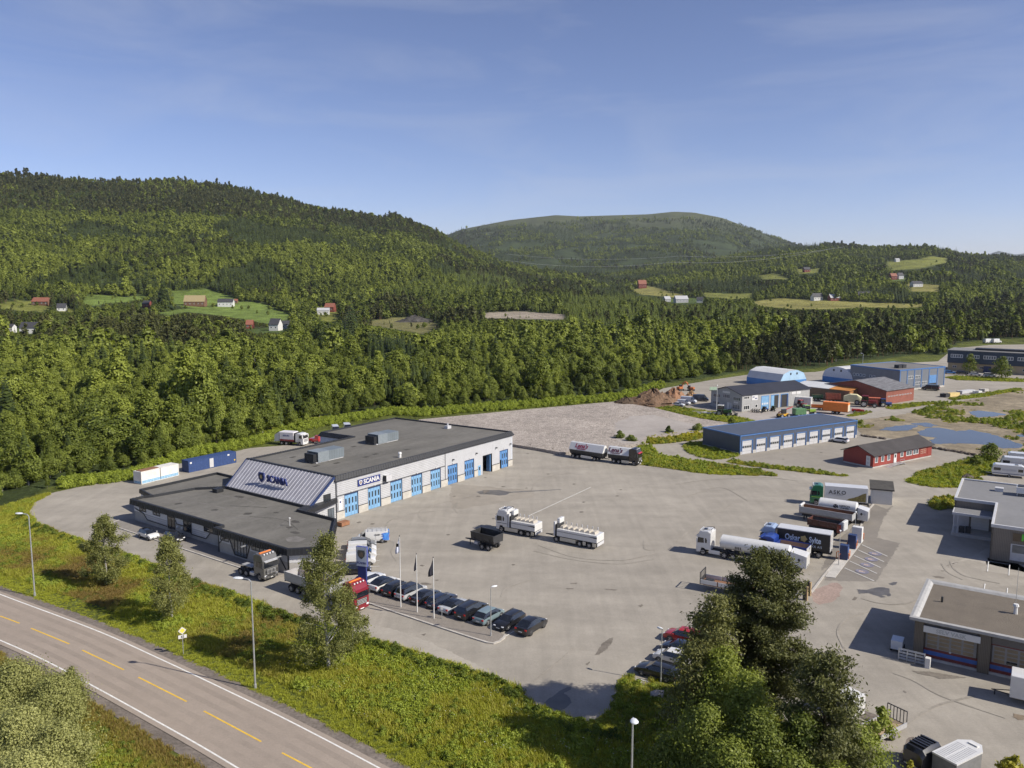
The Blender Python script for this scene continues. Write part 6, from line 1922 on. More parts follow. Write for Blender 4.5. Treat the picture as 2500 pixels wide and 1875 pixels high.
for i, (a, b) in enumerate(bays):
 f.part('board_fascia', M_TIMB3, wa, [(a, b, 3.45, Hz - 0.25, 0.003, 0.3)])
 dr = f.part('wash_door', mat('door_frame_grey', (0.25, 0.245, 0.24), 0.6, var=0.1), wa, [(a + 0.12, b - 0.12, 1.3, 3.25, 0.003, 0.06)])
 f.part('red_panel', mat('oxide_red', (0.16, 0.035, 0.03), 0.6, var=0.15), wa, [(a, b, 0.25, 0.6, 0.003, 0.1), (a, b, 1.05, 1.32, 0.003, 0.1), (a, b, 3.25, 3.45, 0.003, 0.1)])
 f.part('blue_panel', mat('stripe_blue', (0.05, 0.12, 0.36), 0.6, var=0.15), wa, [(a, b, 0.6, 1.05, 0.003, 0.1)])
 f.part('sill', M_CONC, wa, [(a - 0.2, b + 0.2, 0, 0.25, 0.003, 0.3)])
 for c in range(4):
  for r_ in range(4):
   x0 = a + 0.3 + c * (b - a - 0.5) / 4; z0 = 1.42 + r_ * 0.45
   f.part('pane', MATS.get('pane_tan') or mat('pane_tan', (0.24, 0.185, 0.115), 0.35, var=0.15, scale=1.0) if not (i == 1 and r_ == 0 and c in (1, 3)) else M_GLASS, dr, [(x0, x0 + (b - a - 0.5) / 4 - 0.2, z0, z0 + 0.33, 0.061, 0.075)])
 f.part('door_lamp', M_WHITE, wa, [((a + b) / 2 - 0.1, (a + b) / 2 + 0.1, 1.28, 1.42, 0.1, 0.22)])
sg_ = f.part('wall_sign', M_WHITE, wa, [(0.9, 6.4, 3.28, 4.0, 0.5, 0.62)]); f.text('lettering', 'SELV VASK', 0.62, mat('faded_grey', (0.42, 0.43, 0.42), 0.6), sg_, 3.6, 3.62, 0.63, bold=0.01)
rim(WP, [(0.5, Hz - 0.3), (0.55, Hz - 0.25), (0.55, Hz + 0.05), (0.25, Hz + 0.1), (-0.05, Hz + 0.02), (-0.45, Hz - 0.3)]).build('roof_edge', mat('wash_edge', (0.36, 0.355, 0.345), 0.6, var=0.12), wa)
wr = ngon(offset_poly(WP, -0.45), Hz - 0.28).build('flat_roof', layered('wash_roof', (0.125, 0.115, 0.105), [(0.15, 0.85, 1.12, (0.4, 2, 0.1)), (1, 0.92, 1.08), (6, 0.9, 1.1)]), wa)
pl_ = [(1.0, 11.4), (2.4, 11.5), (2.7, 10.4), (2.4, 9.2), (2.6, 7.6), (1.6, 7.4), (1.4, 8.9), (0.9, 10.2)]
ngon(pl_, Hz - 0.274).build('puddle', M_WATER, wr)
ngon([(1.0, 3.8), (1.9, 4.3), (2.2, 3.6), (1.4, 3.0)], Hz - 0.273).build('stain', M_ROOFW, wr)
MB().cyl((1.9, 6.8, Hz - 0.3), (1.9, 6.8, Hz + 0.45), 0.12, 0.12, 8).build('vent_pipe', M_BLACK, wa)
vp = MB(); vp.cyl((9.2, 7.6, Hz - 0.3), (9.2, 7.6, Hz + 0.7), 0.22, 0.18, 8); vp.cyl((9.2, 7.6, Hz + 0.7), (9.2, 7.6, Hz + 0.95), 0.32, 0.25, 8); vp.build('roof_fan', M_WHITE, wa)
MB().cyl((9.15, 8.2, Hz - 0.3), (9.15, 8.2, Hz + 5.0), 0.03, 0.02, 5).build('antenna', M_STEEL, wa)

# ---- farmhouses across the valley
def house(name, label, px, py, w_px, d_m, wh, rh, wallm, roofm, turn=0.0, cat='house', winrow=1):
 p = T(px, py); dist = p.length; L_ = w_px * dist / FOC
 e = thing(name, label, cat, (p.x, p.y, p.z - 0.3), turn - math.atan2(p.x, p.y) * 0.0)
 e.location.x -= L_ / 2 * math.cos(turn); e.location.y -= L_ / 2 * math.sin(turn)
 gable_body(L_, d_m, wh, wh + rh).build('wall', wallm, e); gable_roof(L_, d_m, wh + 0.1, wh + rh + 0.1, 0.4).build('roof', roofm, e)
 f_ = Face((0, 0), (L_, 0)); k_ = max(2, int(L_ / 4))
 for i in range(k_):
  a = (i + 0.5) * L_ / k_; f_.window(e, a - 0.6, a + 0.6, wh * 0.45, wh * 0.45 + 1.3, 1, 1, M_WHITE, M_GLASS, 0.15)
 return e


M_FRED = mat('farm_red', (0.20, 0.05, 0.035), 0.7, var=0.15); M_FROOF = mat('farm_dark_roof', (0.05, 0.05, 0.055), 0.6, var=0.15); M_FTAN = mat('farm_tan_roof', (0.31, 0.25, 0.13), 0.8, var=0.15)
M_FORG = mat('farm_tile_roof', (0.25, 0.095, 0.06), 0.7, var=0.15); M_FBROWN = mat('farm_brown', (0.17, 0.09, 0.055), 0.8, var=0.2); M_FGREY = mat('farm_grey', (0.42, 0.42, 0.43), 0.6, var=0.1)
for a in [
 ('farm_barn', 'brown barn with pale straw coloured roof in the green field on the left', *zA(1165, 242), 45, 12, 6.0, 6.5, M_FBROWN, M_FTAN, 0.1, 'barn'),
 ('farmhouse', 'white farmhouse with dark roof beside the straw-roofed barn', *zA(1352, 244), 34, 9, 6.0, 3.5, M_WHITE, M_FROOF, 0.1, 'house'),
 ('farm_shed', 'small orange-roofed shed behind the white farmhouse in the green field', *zA(1405, 222), 13, 6, 3.0, 2, M_FBROWN, M_FORG, 0.1, 'shed'),
 ('farm_barn', 'low red-brown barn at the far left yellow field', *zA(238, 236), 34, 10, 4.5, 4, M_FBROWN, M_FORG, 0.0, 'barn'),
 ('farmhouse', 'small white house with dark roof below the yellow field at far left', *zA(368, 270), 17, 8, 4.0, 4, M_WHITE, M_FROOF, 0.3, 'house'),
 ('farmhouse', 'red house with dark roof left of the large dark spruce', *zA(872, 250), 16, 8, 4.5, 3.5, M_FRED, M_FROOF, -0.2, 'house'),
 ('farm_barn', 'red barn at the right end of the left-hand farm fields', *zA(1975, 276), 22, 10, 6, 4, M_FRED, M_FORG, -0.1, 'barn'),
 ('farmhouse', 'long white house below the red barn at the right end of the farm fields', *zA(1940, 292), 28, 9, 5, 2.5, M_WHITE, M_FGREY, 0.15, 'house'),
 ('farm_shed', 'red-roofed shed at the lower edge of the striped field', *zA(1496, 375), 15, 7, 4, 3.5, M_FRED, M_FORG, 0.1, 'shed'),
 ('farmhouse', 'white house with gable front below the striped field', *zA(1642, 388), 22, 10, 5.5, 4.5, M_WHITE, M_FROOF, -0.1, 'house'),
 ('farmhouse', 'pale house half hidden in trees right of the gabled white house', *zA(1715, 375), 20, 8, 4, 3, M_FGREY, M_FROOF, 0.2, 'house'),
 ('farmhouse', 'white house with dark roof among trees at the far left edge', *zA(172, 405), 36, 10, 5, 4, M_WHITE, M_FROOF, 0.1, 'house'),
 ('farm_shed', 'small white building at the very left edge among trees', *zA(62, 400), 9, 6, 5, 2, M_WHITE, M_FROOF, 0.0, 'shed'),
 ('farm_barn', 'large red barn on the straw field in the middle distance', *zB(628, 262), 19, 14, 10, 8, M_FRED, M_FORG, 0.1, 'barn'),
 ('farmhouse', 'white house left of the red barn on the straw field', *zB(590, 263), 9, 9, 7, 4, M_WHITE, M_FROOF, 0.1, 'house'),
 ('farm_barn', 'long pale grey barn below the straw field', *zB(792, 322), 30, 14, 6, 5, M_FGREY, M_FGREY, 0.1, 'barn'),
 ('farm_shed', 'small pale barn left of the long grey barn', *zB(733, 318), 14, 10, 5, 4, M_FGREY, M_FGREY, 0.2, 'shed'),
 ('farm_shed', 'dark-roofed shed right of the long grey barn', *zB(865, 322), 14, 10, 5, 4, M_FGREY, M_FROOF, -0.2, 'shed'),
 ('farmhouse', 'white house at the edge of the long hay field', *zB(1358, 313), 22, 10, 6, 5, M_WHITE, M_FROOF, 0.2, 'house'),
 ('farmhouse', 'red and white house right of the hay field house', *zB(1430, 314), 24, 10, 5, 5, M_FRED, M_FGREY, 0.1, 'house'),
 ('farmhouse', 'dark house with red side near the right end of the hay field', *zB(1550, 306), 26, 10, 6, 5, M_FRED, M_FROOF, -0.1, 'house'),
 ('farmhouse', 'orange-roofed house on the right-hand slope', *zB(1673, 226), 13, 10, 7, 5, M_FRED, M_FORG, 0.1, 'house'),
 ('farmhouse', 'white house beside the orange-roofed house on the right-hand slope', *zB(1702, 224), 11, 10, 7, 5, M_WHITE, M_FROOF, 0.1, 'house'),
 ('farmhouse', 'long white house below the orange-roofed house on the slope', *zB(1772, 256), 22, 11, 6, 4, M_WHITE, M_FROOF, 0.1, 'house'),
 ('farm_shed', 'small white building on the upper right hill field', *zB(1688, 152), 9, 9, 6, 3, M_WHITE, M_FGREY, 0.1, 'shed'),
 ('farmhouse', 'white house left of the middle slope field', *zB(1138, 200), 14, 10, 6, 5, M_WHITE, M_FROOF, 0.1, 'house'),
 ('farmhouse', 'dark red house on the middle slope field', *zB(1312, 195), 14, 10, 6, 5, M_FRED, M_FROOF, 0.1, 'house'),
 ]:
 house(*a[:10], turn=a[10] * 1.0, cat=a[11]) if len(a) == 12 else None
# ------------------------------------------------------------------ vehicles
M_TYRE = mat('tyre_rubber', (0.022, 0.021, 0.02), 0.85, var=0.2)
M_RIMS = mat('rim_silver', (0.42, 0.42, 0.43), 0.35, metal=0.5, var=0.15, scale=8)
M_RIMD = mat('rim_dark', (0.11, 0.11, 0.115), 0.4, metal=0.4, var=0.2, scale=8)
M_HEAD = mat('lamp_clear', (0.75, 0.76, 0.78), 0.15, var=0.1)
M_TAIL = mat('lamp_red', (0.42, 0.015, 0.012), 0.25, var=0.1)
M_PLAST = mat('bumper_plastic', (0.035, 0.035, 0.037), 0.6, var=0.15)
M_PLATE = mat('plate_white', (0.75, 0.75, 0.72), 0.5, var=0.05)
M_CARGLASS = mat('car_glass', (0.012, 0.014, 0.018), 0.05, var=0.2, spec=1.0)
M_CHASSIS = mat('chassis_black', (0.03, 0.03, 0.032), 0.6, var=0.25)
M_ALU = mat('aluminium', (0.60, 0.60, 0.60), 0.4, metal=0.5, var=0.1)
M_SKIRT = mat('skirt_cream', (0.58, 0.53, 0.42), 0.5, var=0.08)
M_TGREY = mat('tipper_grey', (0.36, 0.36, 0.36), 0.5, var=0.12, scale=1.2)
M_RUST = layered('rusty_bed', (0.24, 0.13, 0.08), [(0.6, 0.75, 1.2), (4, 0.8, 1.2)])
M_ORANGE = mat('orange_paint', (0.72, 0.20, 0.03), 0.5, var=0.08)


def paint(name, col):
 return mat('paint_' + name, col, 0.32, metal=0.0, var=0.04, scale=1.5, coat=0.7)


P_WHITE = paint('white', (0.62, 0.615, 0.60)); P_BLACK = paint('black', (0.012, 0.012, 0.014)); P_SILVER = paint('silver', (0.40, 0.41, 0.42)); P_GREY = paint('grey', (0.16, 0.165, 0.17))
P_DBLUE = paint('dark_blue', (0.012, 0.018, 0.04)); P_TEAL = paint('teal_grey', (0.17, 0.23, 0.25)); P_RED = paint('red', (0.36, 0.02, 0.02)); P_LSILVER = paint('light_silver', (0.58, 0.60, 0.63))
P_WINE = paint('wine_red', (0.20, 0.012, 0.02)); P_TGREY = paint('truck_grey', (0.115, 0.112, 0.105)); P_BLUE = paint('truck_blue', (0.018, 0.05, 0.26)); P_GREEN = paint('truck_green', (0.012, 0.13, 0.055)); P_BROWNB = paint('brown_black', (0.018, 0.013, 0.012))

_wheels = {}


def wheel(parent, x, y, r, w, side, rim=None, big=False):
 """tyre with a rim on its outer side"""
 key = (round(r, 3), round(w, 3), side, rim.name if rim else '')
 if key not in _wheels:
  n = 16; mb = MB(); o = side * w / 2
  rings = []
  for yy, rr_ in ((-w / 2, r * 0.86), (-w / 2, r * 0.95), (-w / 2 * .6, r), (w / 2 * .6, r), (w / 2, r * 0.95), (w / 2, r * 0.86)):
   rings.append([(math.cos(2 * math.pi * i / n) * rr_, yy, math.sin(2 * math.pi * i / n) * rr_) for i in range(n)])
  mb.loft(rings)
  t_ = mb.mesh('wheel', M_TYRE, True)
  mb = MB(); f = 0.62
  rings = []
  for yy, rr_ in ((o * 1.0, r * f), (o * 1.05, r * f * 0.97), (o * 0.98, r * f * 0.75), (o * 1.06, r * f * 0.3), (o * 1.1, r * f * 0.22)):
   rings.append([(math.cos(2 * math.pi * i / n) * rr_, yy, math.sin(2 * math.pi * i / n) * rr_) for i in range(n)])
  mb.loft(rings)
  for k_ in range(5):
   a = k_ * 1.2566
   c, s = math.cos(a), math.sin(a)
   mb.add([(c * r * f * .5 - s * .05, o * 1.061, s * r * f * .5 + c * .05), (c * r * f * .9 - s * .05, o * 1.061, s * r * f * .9 + c * .05), (c * r * f * .9 + s * .05, o * 1.061, s * r * f * .9 - c * .05), (c * r * f * .5 + s * .05, o * 1.061, s * r * f * .5 - c * .05)], [(0, 1, 2, 3), (3, 2, 1, 0)], 1)
  _wheels[key] = (t_, mb.mesh('rim', [rim or M_RIMS, M_PLAST]))
 t_, rm = _wheels[key]
 o = link('wheel', t_, parent, (x, y, r))
 link('rim', rm, o)
 return o


CAR = {  # length, width, hood, belt, roof, rear-glass x, roof rear x, roof front x, screen base x, tail z, kind
 'suv': (4.70, 1.90, 1.05, 1.05, 1.68, -2.16, -1.85, 0.45, 1.25, 1.02),
 'coupe_suv': (4.70, 1.92, 1.05, 1.06, 1.62, -2.05, -0.95, 0.40, 1.25, 1.05),
 'bigsuv': (4.95, 1.98, 1.10, 1.12, 1.78, -2.32, -2.05, 0.45, 1.35, 1.08),
 'wagon': (4.75, 1.85, 0.95, 0.97, 1.47, -2.22, -1.75, 0.35, 1.15, 0.95),
 'sedan': (4.75, 1.83, 0.93, 0.95, 1.44, -1.55, -0.75, 0.40, 1.20, 1.00),
 'hatch': (4.55, 1.88, 1.02, 1.02, 1.60, -2.10, -1.50, 0.60, 1.40, 1.00),
 'mpv': (4.80, 1.86, 1.02, 1.02, 1.72, -2.25, -1.95, 0.75, 1.55, 1.00),
 'small': (4.05, 1.78, 0.98, 0.98, 1.52, -1.86, -1.45, 0.35, 1.10, 0.96),
 'van': (4.40, 1.85, 1.10, 1.15, 1.85, -2.14, -2.05, 0.75, 1.45, 1.15),
 'bigvan': (5.40, 1.98, 1.25, 1.35, 2.35, -2.66, -2.58, 1.15, 1.95, 1.3),
 'longvan': (5.30, 1.95, 1.15, 1.20, 1.95, -2.60, -2.45, 1.10, 1.95, 1.2),
 }


def car(name, label, style, col, pos, heading, cat='car', group=None, sunroof=False, rails=False, rim=None, low=None, scale=1.0):
 L_, W_, hood, belt, roofz, rb, rr_, rf, wb_, tail = CAR[style]
 w = W_ / 2; zb_ = 0.30; isvan = style in ('van', 'bigvan', 'longvan')
 e = thing(name, label, cat, (pos[0], pos[1], 0), math.atan2(heading[1], heading[0]), group)
 e.scale = (scale,) * 3
 wr = w * (0.86 if isvan else 0.74)
 mid = (rr_ + rf) / 2
 st = [(-L_ / 2, .42, tail - .22, tail - .18, w * .86, w * .78), (-L_ / 2 + .10, zb_, tail - .02, tail + .01, w * .96, w * .84)]
 if rb > -L_ / 2 + .35: st.append((-L_ / 2 + .45, zb_, tail, tail + .03, w, w * .86))
 st += [(rb, zb_, belt - .02, belt + .03, w, w * .84), (rr_, zb_, belt, roofz - .05, w, wr), (mid, zb_, belt, roofz, w, wr), (rf, zb_, belt - .02, roofz - .04, w, wr),
 (wb_, zb_, belt - .04, hood + .02, w, w * .86), (L_ / 2 - .45, zb_, hood - .10, hood - .05, w * .99, w * .84), (L_ / 2 - .10, zb_, hood - .30, hood - .24, w * .93, w * .78), (L_ / 2, .42, hood - .48, hood - .44, w * .82, w * .7)]
 i_rb = [i for i, s in enumerate(st) if s[0] == rb][0]; i_rr, i_mid, i_rf, i_wb = i_rb + 1, i_rb + 2, i_rb + 3, i_rb + 4
 rings = []
 for x, z0, zbelt, ztop, ww, wt in st:
  zm = (z0 + zbelt) / 2
  half = [(ww * .90, z0), (ww * .985, z0 + .12), (ww, zm), (ww * .97, zbelt), (wt, ztop - .04), (wt * .80, ztop)]
  rings.append([(x, y, z) for y, z in half] + [(x, -y, z) for y, z in half[::-1]])
 n = 12; V = [p for r_ in rings for p in r_]
 body = MB(); glass = MB(); roofp = MB()
 bf, gf, rfz = [], [], []
 for i in range(len(rings) - 1):
  for j in range(n):
   k_ = (j + 1) % n
   f_ = (i * n + j, (i + 1) * n + j, (i + 1) * n + k_, i * n + k_)
   side = j in (3, 7); top = j in (4, 5, 6)
   g_ = False
   if side and i_rb <= i < i_wb:
    g_ = (not isvan) or i >= i_rf or (style != 'bigvan' and i >= i_mid and name == 'passenger_van')
   if top and i == i_rb and not isvan: g_ = True
   if top and i == i_rf: g_ = True
   if top and sunroof and i in (i_rr, i_mid): rfz.append(f_); continue
   (gf if g_ else bf).append(f_)
 bf += [tuple(range(n)), tuple((len(rings) - 1) * n + i for i in range(n - 1, -1, -1))]
 body.v = V; body.f = bf; body.mi = [0] * len(bf)
 body.build('body', col, e, smooth=True)
 glass.v = V; glass.f = gf; glass.mi = [0] * len(gf)
 glass.build('windows', M_CARGLASS, e)
 if rfz:
  roofp.v = V; roofp.f = rfz; roofp.mi = [0] * len(rfz); roofp.build('glass_roof', M_CARGLASS, e)
 r = 0.33 if style in ('sedan', 'wagon', 'small', 'van') else 0.37
 for sx in (0.295, -0.295):
  for sy in (1, -1):
   wheel(e, L_ * sx, sy * (w - .105), r, .22, sy, rim)
   ar = MB(); k_ = 12
   P = [(L_ * sx + math.cos(math.pi * q / k_) * r * 1.16, r + math.sin(math.pi * q / k_) * r * 1.16 - .02) for q in range(k_ + 1)]
   ar.loft([[(x, sy * (w - .03), z) for x, z in P], [(x, sy * (w + .006), z) for x, z in P]]); ar.build('wheel_arch', low or M_PLAST, e)
 for sy in (1, -1):
  MB().box(L_ / 2 - .32, L_ / 2 - .06, sy * w * .62 - .17, sy * w * .62 + .17, hood - .36, hood - .22, bev=.03).build('headlight', M_HEAD, e)
  MB().box(-L_ / 2 - .005, -L_ / 2 + .2, sy * w * .74 - .15, sy * w * .74 + .15, tail - .26 + (0 if not isvan else -.1), tail - .05 + (0.15 if isvan else 0), bev=.03).build('tail_light', M_TAIL, e)
  MB().box(wb_ - .35, wb_ - .18, sy * (w + .09) - .09, sy * (w + .09) + .09, belt - .02, belt + .13, bev=.03).build('mirror', col, e)
 MB().box(L_ / 2 - .10, L_ / 2 + .01, -w * .6, w * .6, .40, .58).build('grille', M_PLAST, e)
 MB().box(-L_ / 2 - .01, -L_ / 2 + .08, -w * .78, w * .78, .34, .50, bev=.03).build('rear_bumper', low or M_PLAST, e)
 MB().box(-L_ / 2 - .02, -L_ / 2 + .02, -.26, .26, .58 if not isvan else .7, .69 if not isvan else .81).build('plate', M_PLATE, e)
 MB().box(L_ / 2 + .005, L_ / 2 + .02, -.26, .26, .44, .54).build('plate', M_PLATE, e)
 for sy in (1, -1):
  MB().box(-L_ * .5 + .35, L_ * .5 - .4, sy * (w + .002) - .012, sy * (w + .002) + .012, .32, .42).build('sill', low or M_PLAST, e)
  if not isvan: MB().box(mid - .05, mid + .05, sy * (w * .965) - .012, sy * (w * .965) + .02, belt - .005, belt + .01).build('pillar', col, e)
  if rails: MB().box(rr_, rf, sy * wr * .92 - .025, sy * wr * .92 + .025, roofz - .02, roofz + .035).build('roof_rail', M_PLAST, e)
 if isvan:
  for sy in (1, -1): MB().box(-L_ * .1, -L_ * .1 + .025, sy * (w + .003) - .01, sy * (w + .003) + .01, .5, roofz - .3).build('door_seam', M_LGREY, e)
  MB().box(-L_ / 2 - .01, -L_ / 2 + .1, -.02, .02, .5, roofz - .2).build('door_seam', M_LGREY, e)
  MB().box(L_ / 2 - .2, L_ / 2 + .02, -w * .86, w * .86, .36, .62, bev=.04).build('front_bumper', M_PLAST, e)
 return e


# ---- row of cars behind the paved island (tails towards the road)
HR = Vector((0.58, 0.815)).normalized(); HL = Vector((-HR.y, HR.x))
ROW = 'cars parked in a row behind the paved island'
def row_pos(rw, back=1.38, half=0.82):
 return Vector(rw) + HL * half + HR * back


for rw, st_y, col, kw, lb, flip in [
 ((-19.9, 108.0), 'wagon', P_LSILVER, {}, 'pale silver estate half hidden behind the blue sign pylon', 0),
 ((-17.6, 106.0), 'coupe_suv', P_WHITE, dict(sunroof=True), 'white coupe-backed car with dark glass roof, second in the row from the sign pylon', 0),
 ((-15.6, 104.4), 'hatch', P_BLACK, dict(rails=True), 'black hatchback between the white car and the silver people carrier', 0),
 ((-13.6, 103.2), 'mpv', P_SILVER, dict(sunroof=True, rails=True), 'silver people carrier with dark roof panel and roof rails', 0),
 ((-11.5, 101.7), 'sedan', P_BLACK, dict(sunroof=False), 'black saloon beside the silver people carrier, near the middle flagpole', 0),
 ((-9.3, 100.4), 'wagon', P_DBLUE, dict(rails=True), 'very dark blue estate just right of the third flagpole', 0),
 ((-7.5, 98.6), 'sedan', P_SILVER, dict(sunroof=True), 'silver-grey saloon with dark roof in the middle of the parked row', 0),
 ((-5.2, 97.0), 'bigsuv', P_BLACK, dict(rails=True), 'large boxy black car between the silver saloon and the blue-grey hatchback', 0),
 ((-3.0, 95.4), 'hatch', P_TEAL, {}, 'angular blue-grey hatchback with flat tail behind the lamp post', 0),
 ((-0.4, 94.0), 'wagon', P_BLACK, dict(rails=True), 'black estate parked nose out, second from the right end of the row', 1),
 ((2.2, 92.5), 'coupe_suv', P_BLACK, dict(rim=M_RIMD), 'black sloping-back car at the right end of the parked row', 0),
 ]:
 p = row_pos(rw); h_ = HR if not flip else -HR
 if flip: p = p - HR * 0.1
 car('parked_car', lb, st_y, col, p, h_, 'car', ROW, **kw)

# ---- vans and cars in the bays beside the low wing
HV = Vector((0.988, 0.158)); VG = 'vehicles in the bays beside the low wing'
cv = car('delivery_van', 'white van with blue splashed tail and ladder rack on the roof', 'longvan', P_WHITE, (-22.4, 127.4), -HV, 'van', VG)
for x in (-2.2, -1.5, -0.8, -0.1, 0.6):
 MB().box(x, x + .05, -.8, .8, 2.0, 2.06).build('rack_bar', M_ALU, cv)
for y in (-.8, .8, -.3, .3):
 MB().box(-2.3, 0.9, y - .02, y + .02, 2.08, 2.13).build('rack_rail', M_ALU, cv)
M_SPLASH = mat('blue_splash', (0.02, 0.10, 0.55), 0.35, var=0.0, col2=(0.12, 0.38, 0.85), scale=2.5)
for sy in (1, -1):
 b = MB(); P = [(-2.62, .5), (-1.75, .55), (-1.5, .8), (-1.75, 1.05), (-1.35, 1.2), (-1.8, 1.4), (-1.3, 1.55), (-1.9, 1.7), (-2.6, 1.75)]
 b.loft([[(x, sy * .978, z) for x, z in P], [(x, sy * .992, z) for x, z in P]]); b.build('blue_graphic', M_SPLASH, cv)
text('lettering', 'CLAR', .34, M_BLACK, cv, (-.75, -.985, 1.45), bold=.01); o = text('lettering', 'CLAR', .34, M_BLACK, cv, (-.75, .985, 1.45), math.pi, bold=.01)
MB().box(-2.665, -2.6, -.7, .7, .6, 1.75).build('blue_graphic', M_SPLASH, cv)
car('parked_car', 'dark grey hatchback between the ladder-rack van and the white vans', 'hatch', P_GREY, (-23.6, 124.6), HV, 'car', VG)
vn = []
for p, lb in (((-23.1, 122.0), 'white panel van next to the grey hatchback, farthest of three alike'), ((-22.7, 119.6), 'white panel van in the middle of three alike'), ((-22.4, 117.0), 'nearest of the three white panel vans, behind the blue sign pylon')):
 v_ = car('panel_van', lb, 'van', P_WHITE, p, HV, 'van', VG)
 for sy in (1, -1): MB().box(.05, .7, sy * .915 - .01, sy * .915 + .012, 1.2, 1.6).build('sliding_door_window', M_CARGLASS, v_)
car('parked_car', 'black estate between the white vans and the pylon, seen side on', 'wagon', P_BLACK, (-22.6, 113.3), HV, 'car', VG, rails=True)
# ---- two cars at the kerb in front of the low wing
HK = Vector((0.80, -0.60))
car('parked_car', 'small white car with black roof at the kerb before the low wing', 'small', P_WHITE, (-59.3, 129.4), HK, 'car', None, sunroof=True)
car('parked_car', 'dark car behind the birch at the kerb before the low wing', 'small', P_BLACK, (-54.6, 128.2), HK, 'car')
# ---- cars under the pines on the right
HP_ = Vector((-0.83, 0.56)); PG = 'cars parked in the shade of the pines'
def shade_pos(fr): return Vector(fr) - HP_ * 2.1 + Vector((0.56, 0.83)) * 0.9
car('parked_car', 'black estate with bright window trim below the tall pine, nearest of four', 'wagon', P_BLACK, shade_pos((13.2, 83.0)), HP_, 'car', PG, rails=True)
car('parked_car', 'white car in tree shade behind the black estate', 'small', P_WHITE, shade_pos((15.4, 86.2)), HP_, 'car', PG)
car('parked_car', 'dark blue car in tree shade between the white and the red car', 'small', P_DBLUE, shade_pos((16.6, 88.4)), HP_, 'car', PG)
car('parked_car', 'red car in tree shade, farthest of four by the pines', 'suv', P_RED, shade_pos((17.8, 91.3)), HP_, 'car', PG)
# ---- others
car('parked_car', 'silver estate parked before the long blue garage doors', 'wagon', P_LSILVER, (84.6, 208.2), Vector((-0.72, 0.69)), 'car')
car('parked_car', 'silver saloon nearest the grass by the grey workshop', 'sedan', P_LSILVER, (55.0, 268.6), Vector((0.85, -0.5)), 'car', 'vehicles beside the grey workshop')
car('parked_van', 'small white van behind the silver saloon by the workshop', 'van', P_WHITE, (57.6, 271.4), Vector((0.85, -0.5)), 'van', 'vehicles beside the grey workshop')
car('parked_van', 'tall grey-white van by the workshop', 'bigvan', P_LSILVER, (60.0, 275.2), Vector((0.85, -0.5)), 'van', 'vehicles beside the grey workshop')
car('parked_van', 'dark blue long van at the corner of the grey workshop', 'bigvan', P_DBLUE, (65.2, 280.0), Vector((0.95, -0.3)), 'van', 'vehicles beside the grey workshop')
for p, st_y, col, lb in [((194.5, 361.5), 'wagon', paint('bright_blue', (0.05, 0.22, 0.55)), 'bright blue car by the far office block'), ((198.6, 358.8), 'suv', P_BLACK, 'dark car second from the left by the far office block'),
 ((201.8, 354.4), 'wagon', P_WHITE, 'white car third from the left by the far office block'), ((205.3, 349.6), 'suv', P_WHITE, 'white car fourth from the left by the far office block')]:
 car('parked_car', lb, st_y, col, p, Vector((0.9, -0.45)), 'car', 'cars by the far office block', scale=1.1)
car('parked_van', 'dark van in front of the blue-grey hall', 'longvan', P_BLACK, (158.5, 307.5), Vector((-0.8, 0.6)), 'van', scale=1.15)
for i, p in enumerate([(-48.0, 219.3), (-45.4, 222.4)]):
 car('parked_van', ['white van roof showing behind the hall, left of two', 'white van roof showing behind the hall, right of two'][i], 'bigvan', P_WHITE, p, Vector((0.3, -0.95)), 'van', 'vans behind the hall')


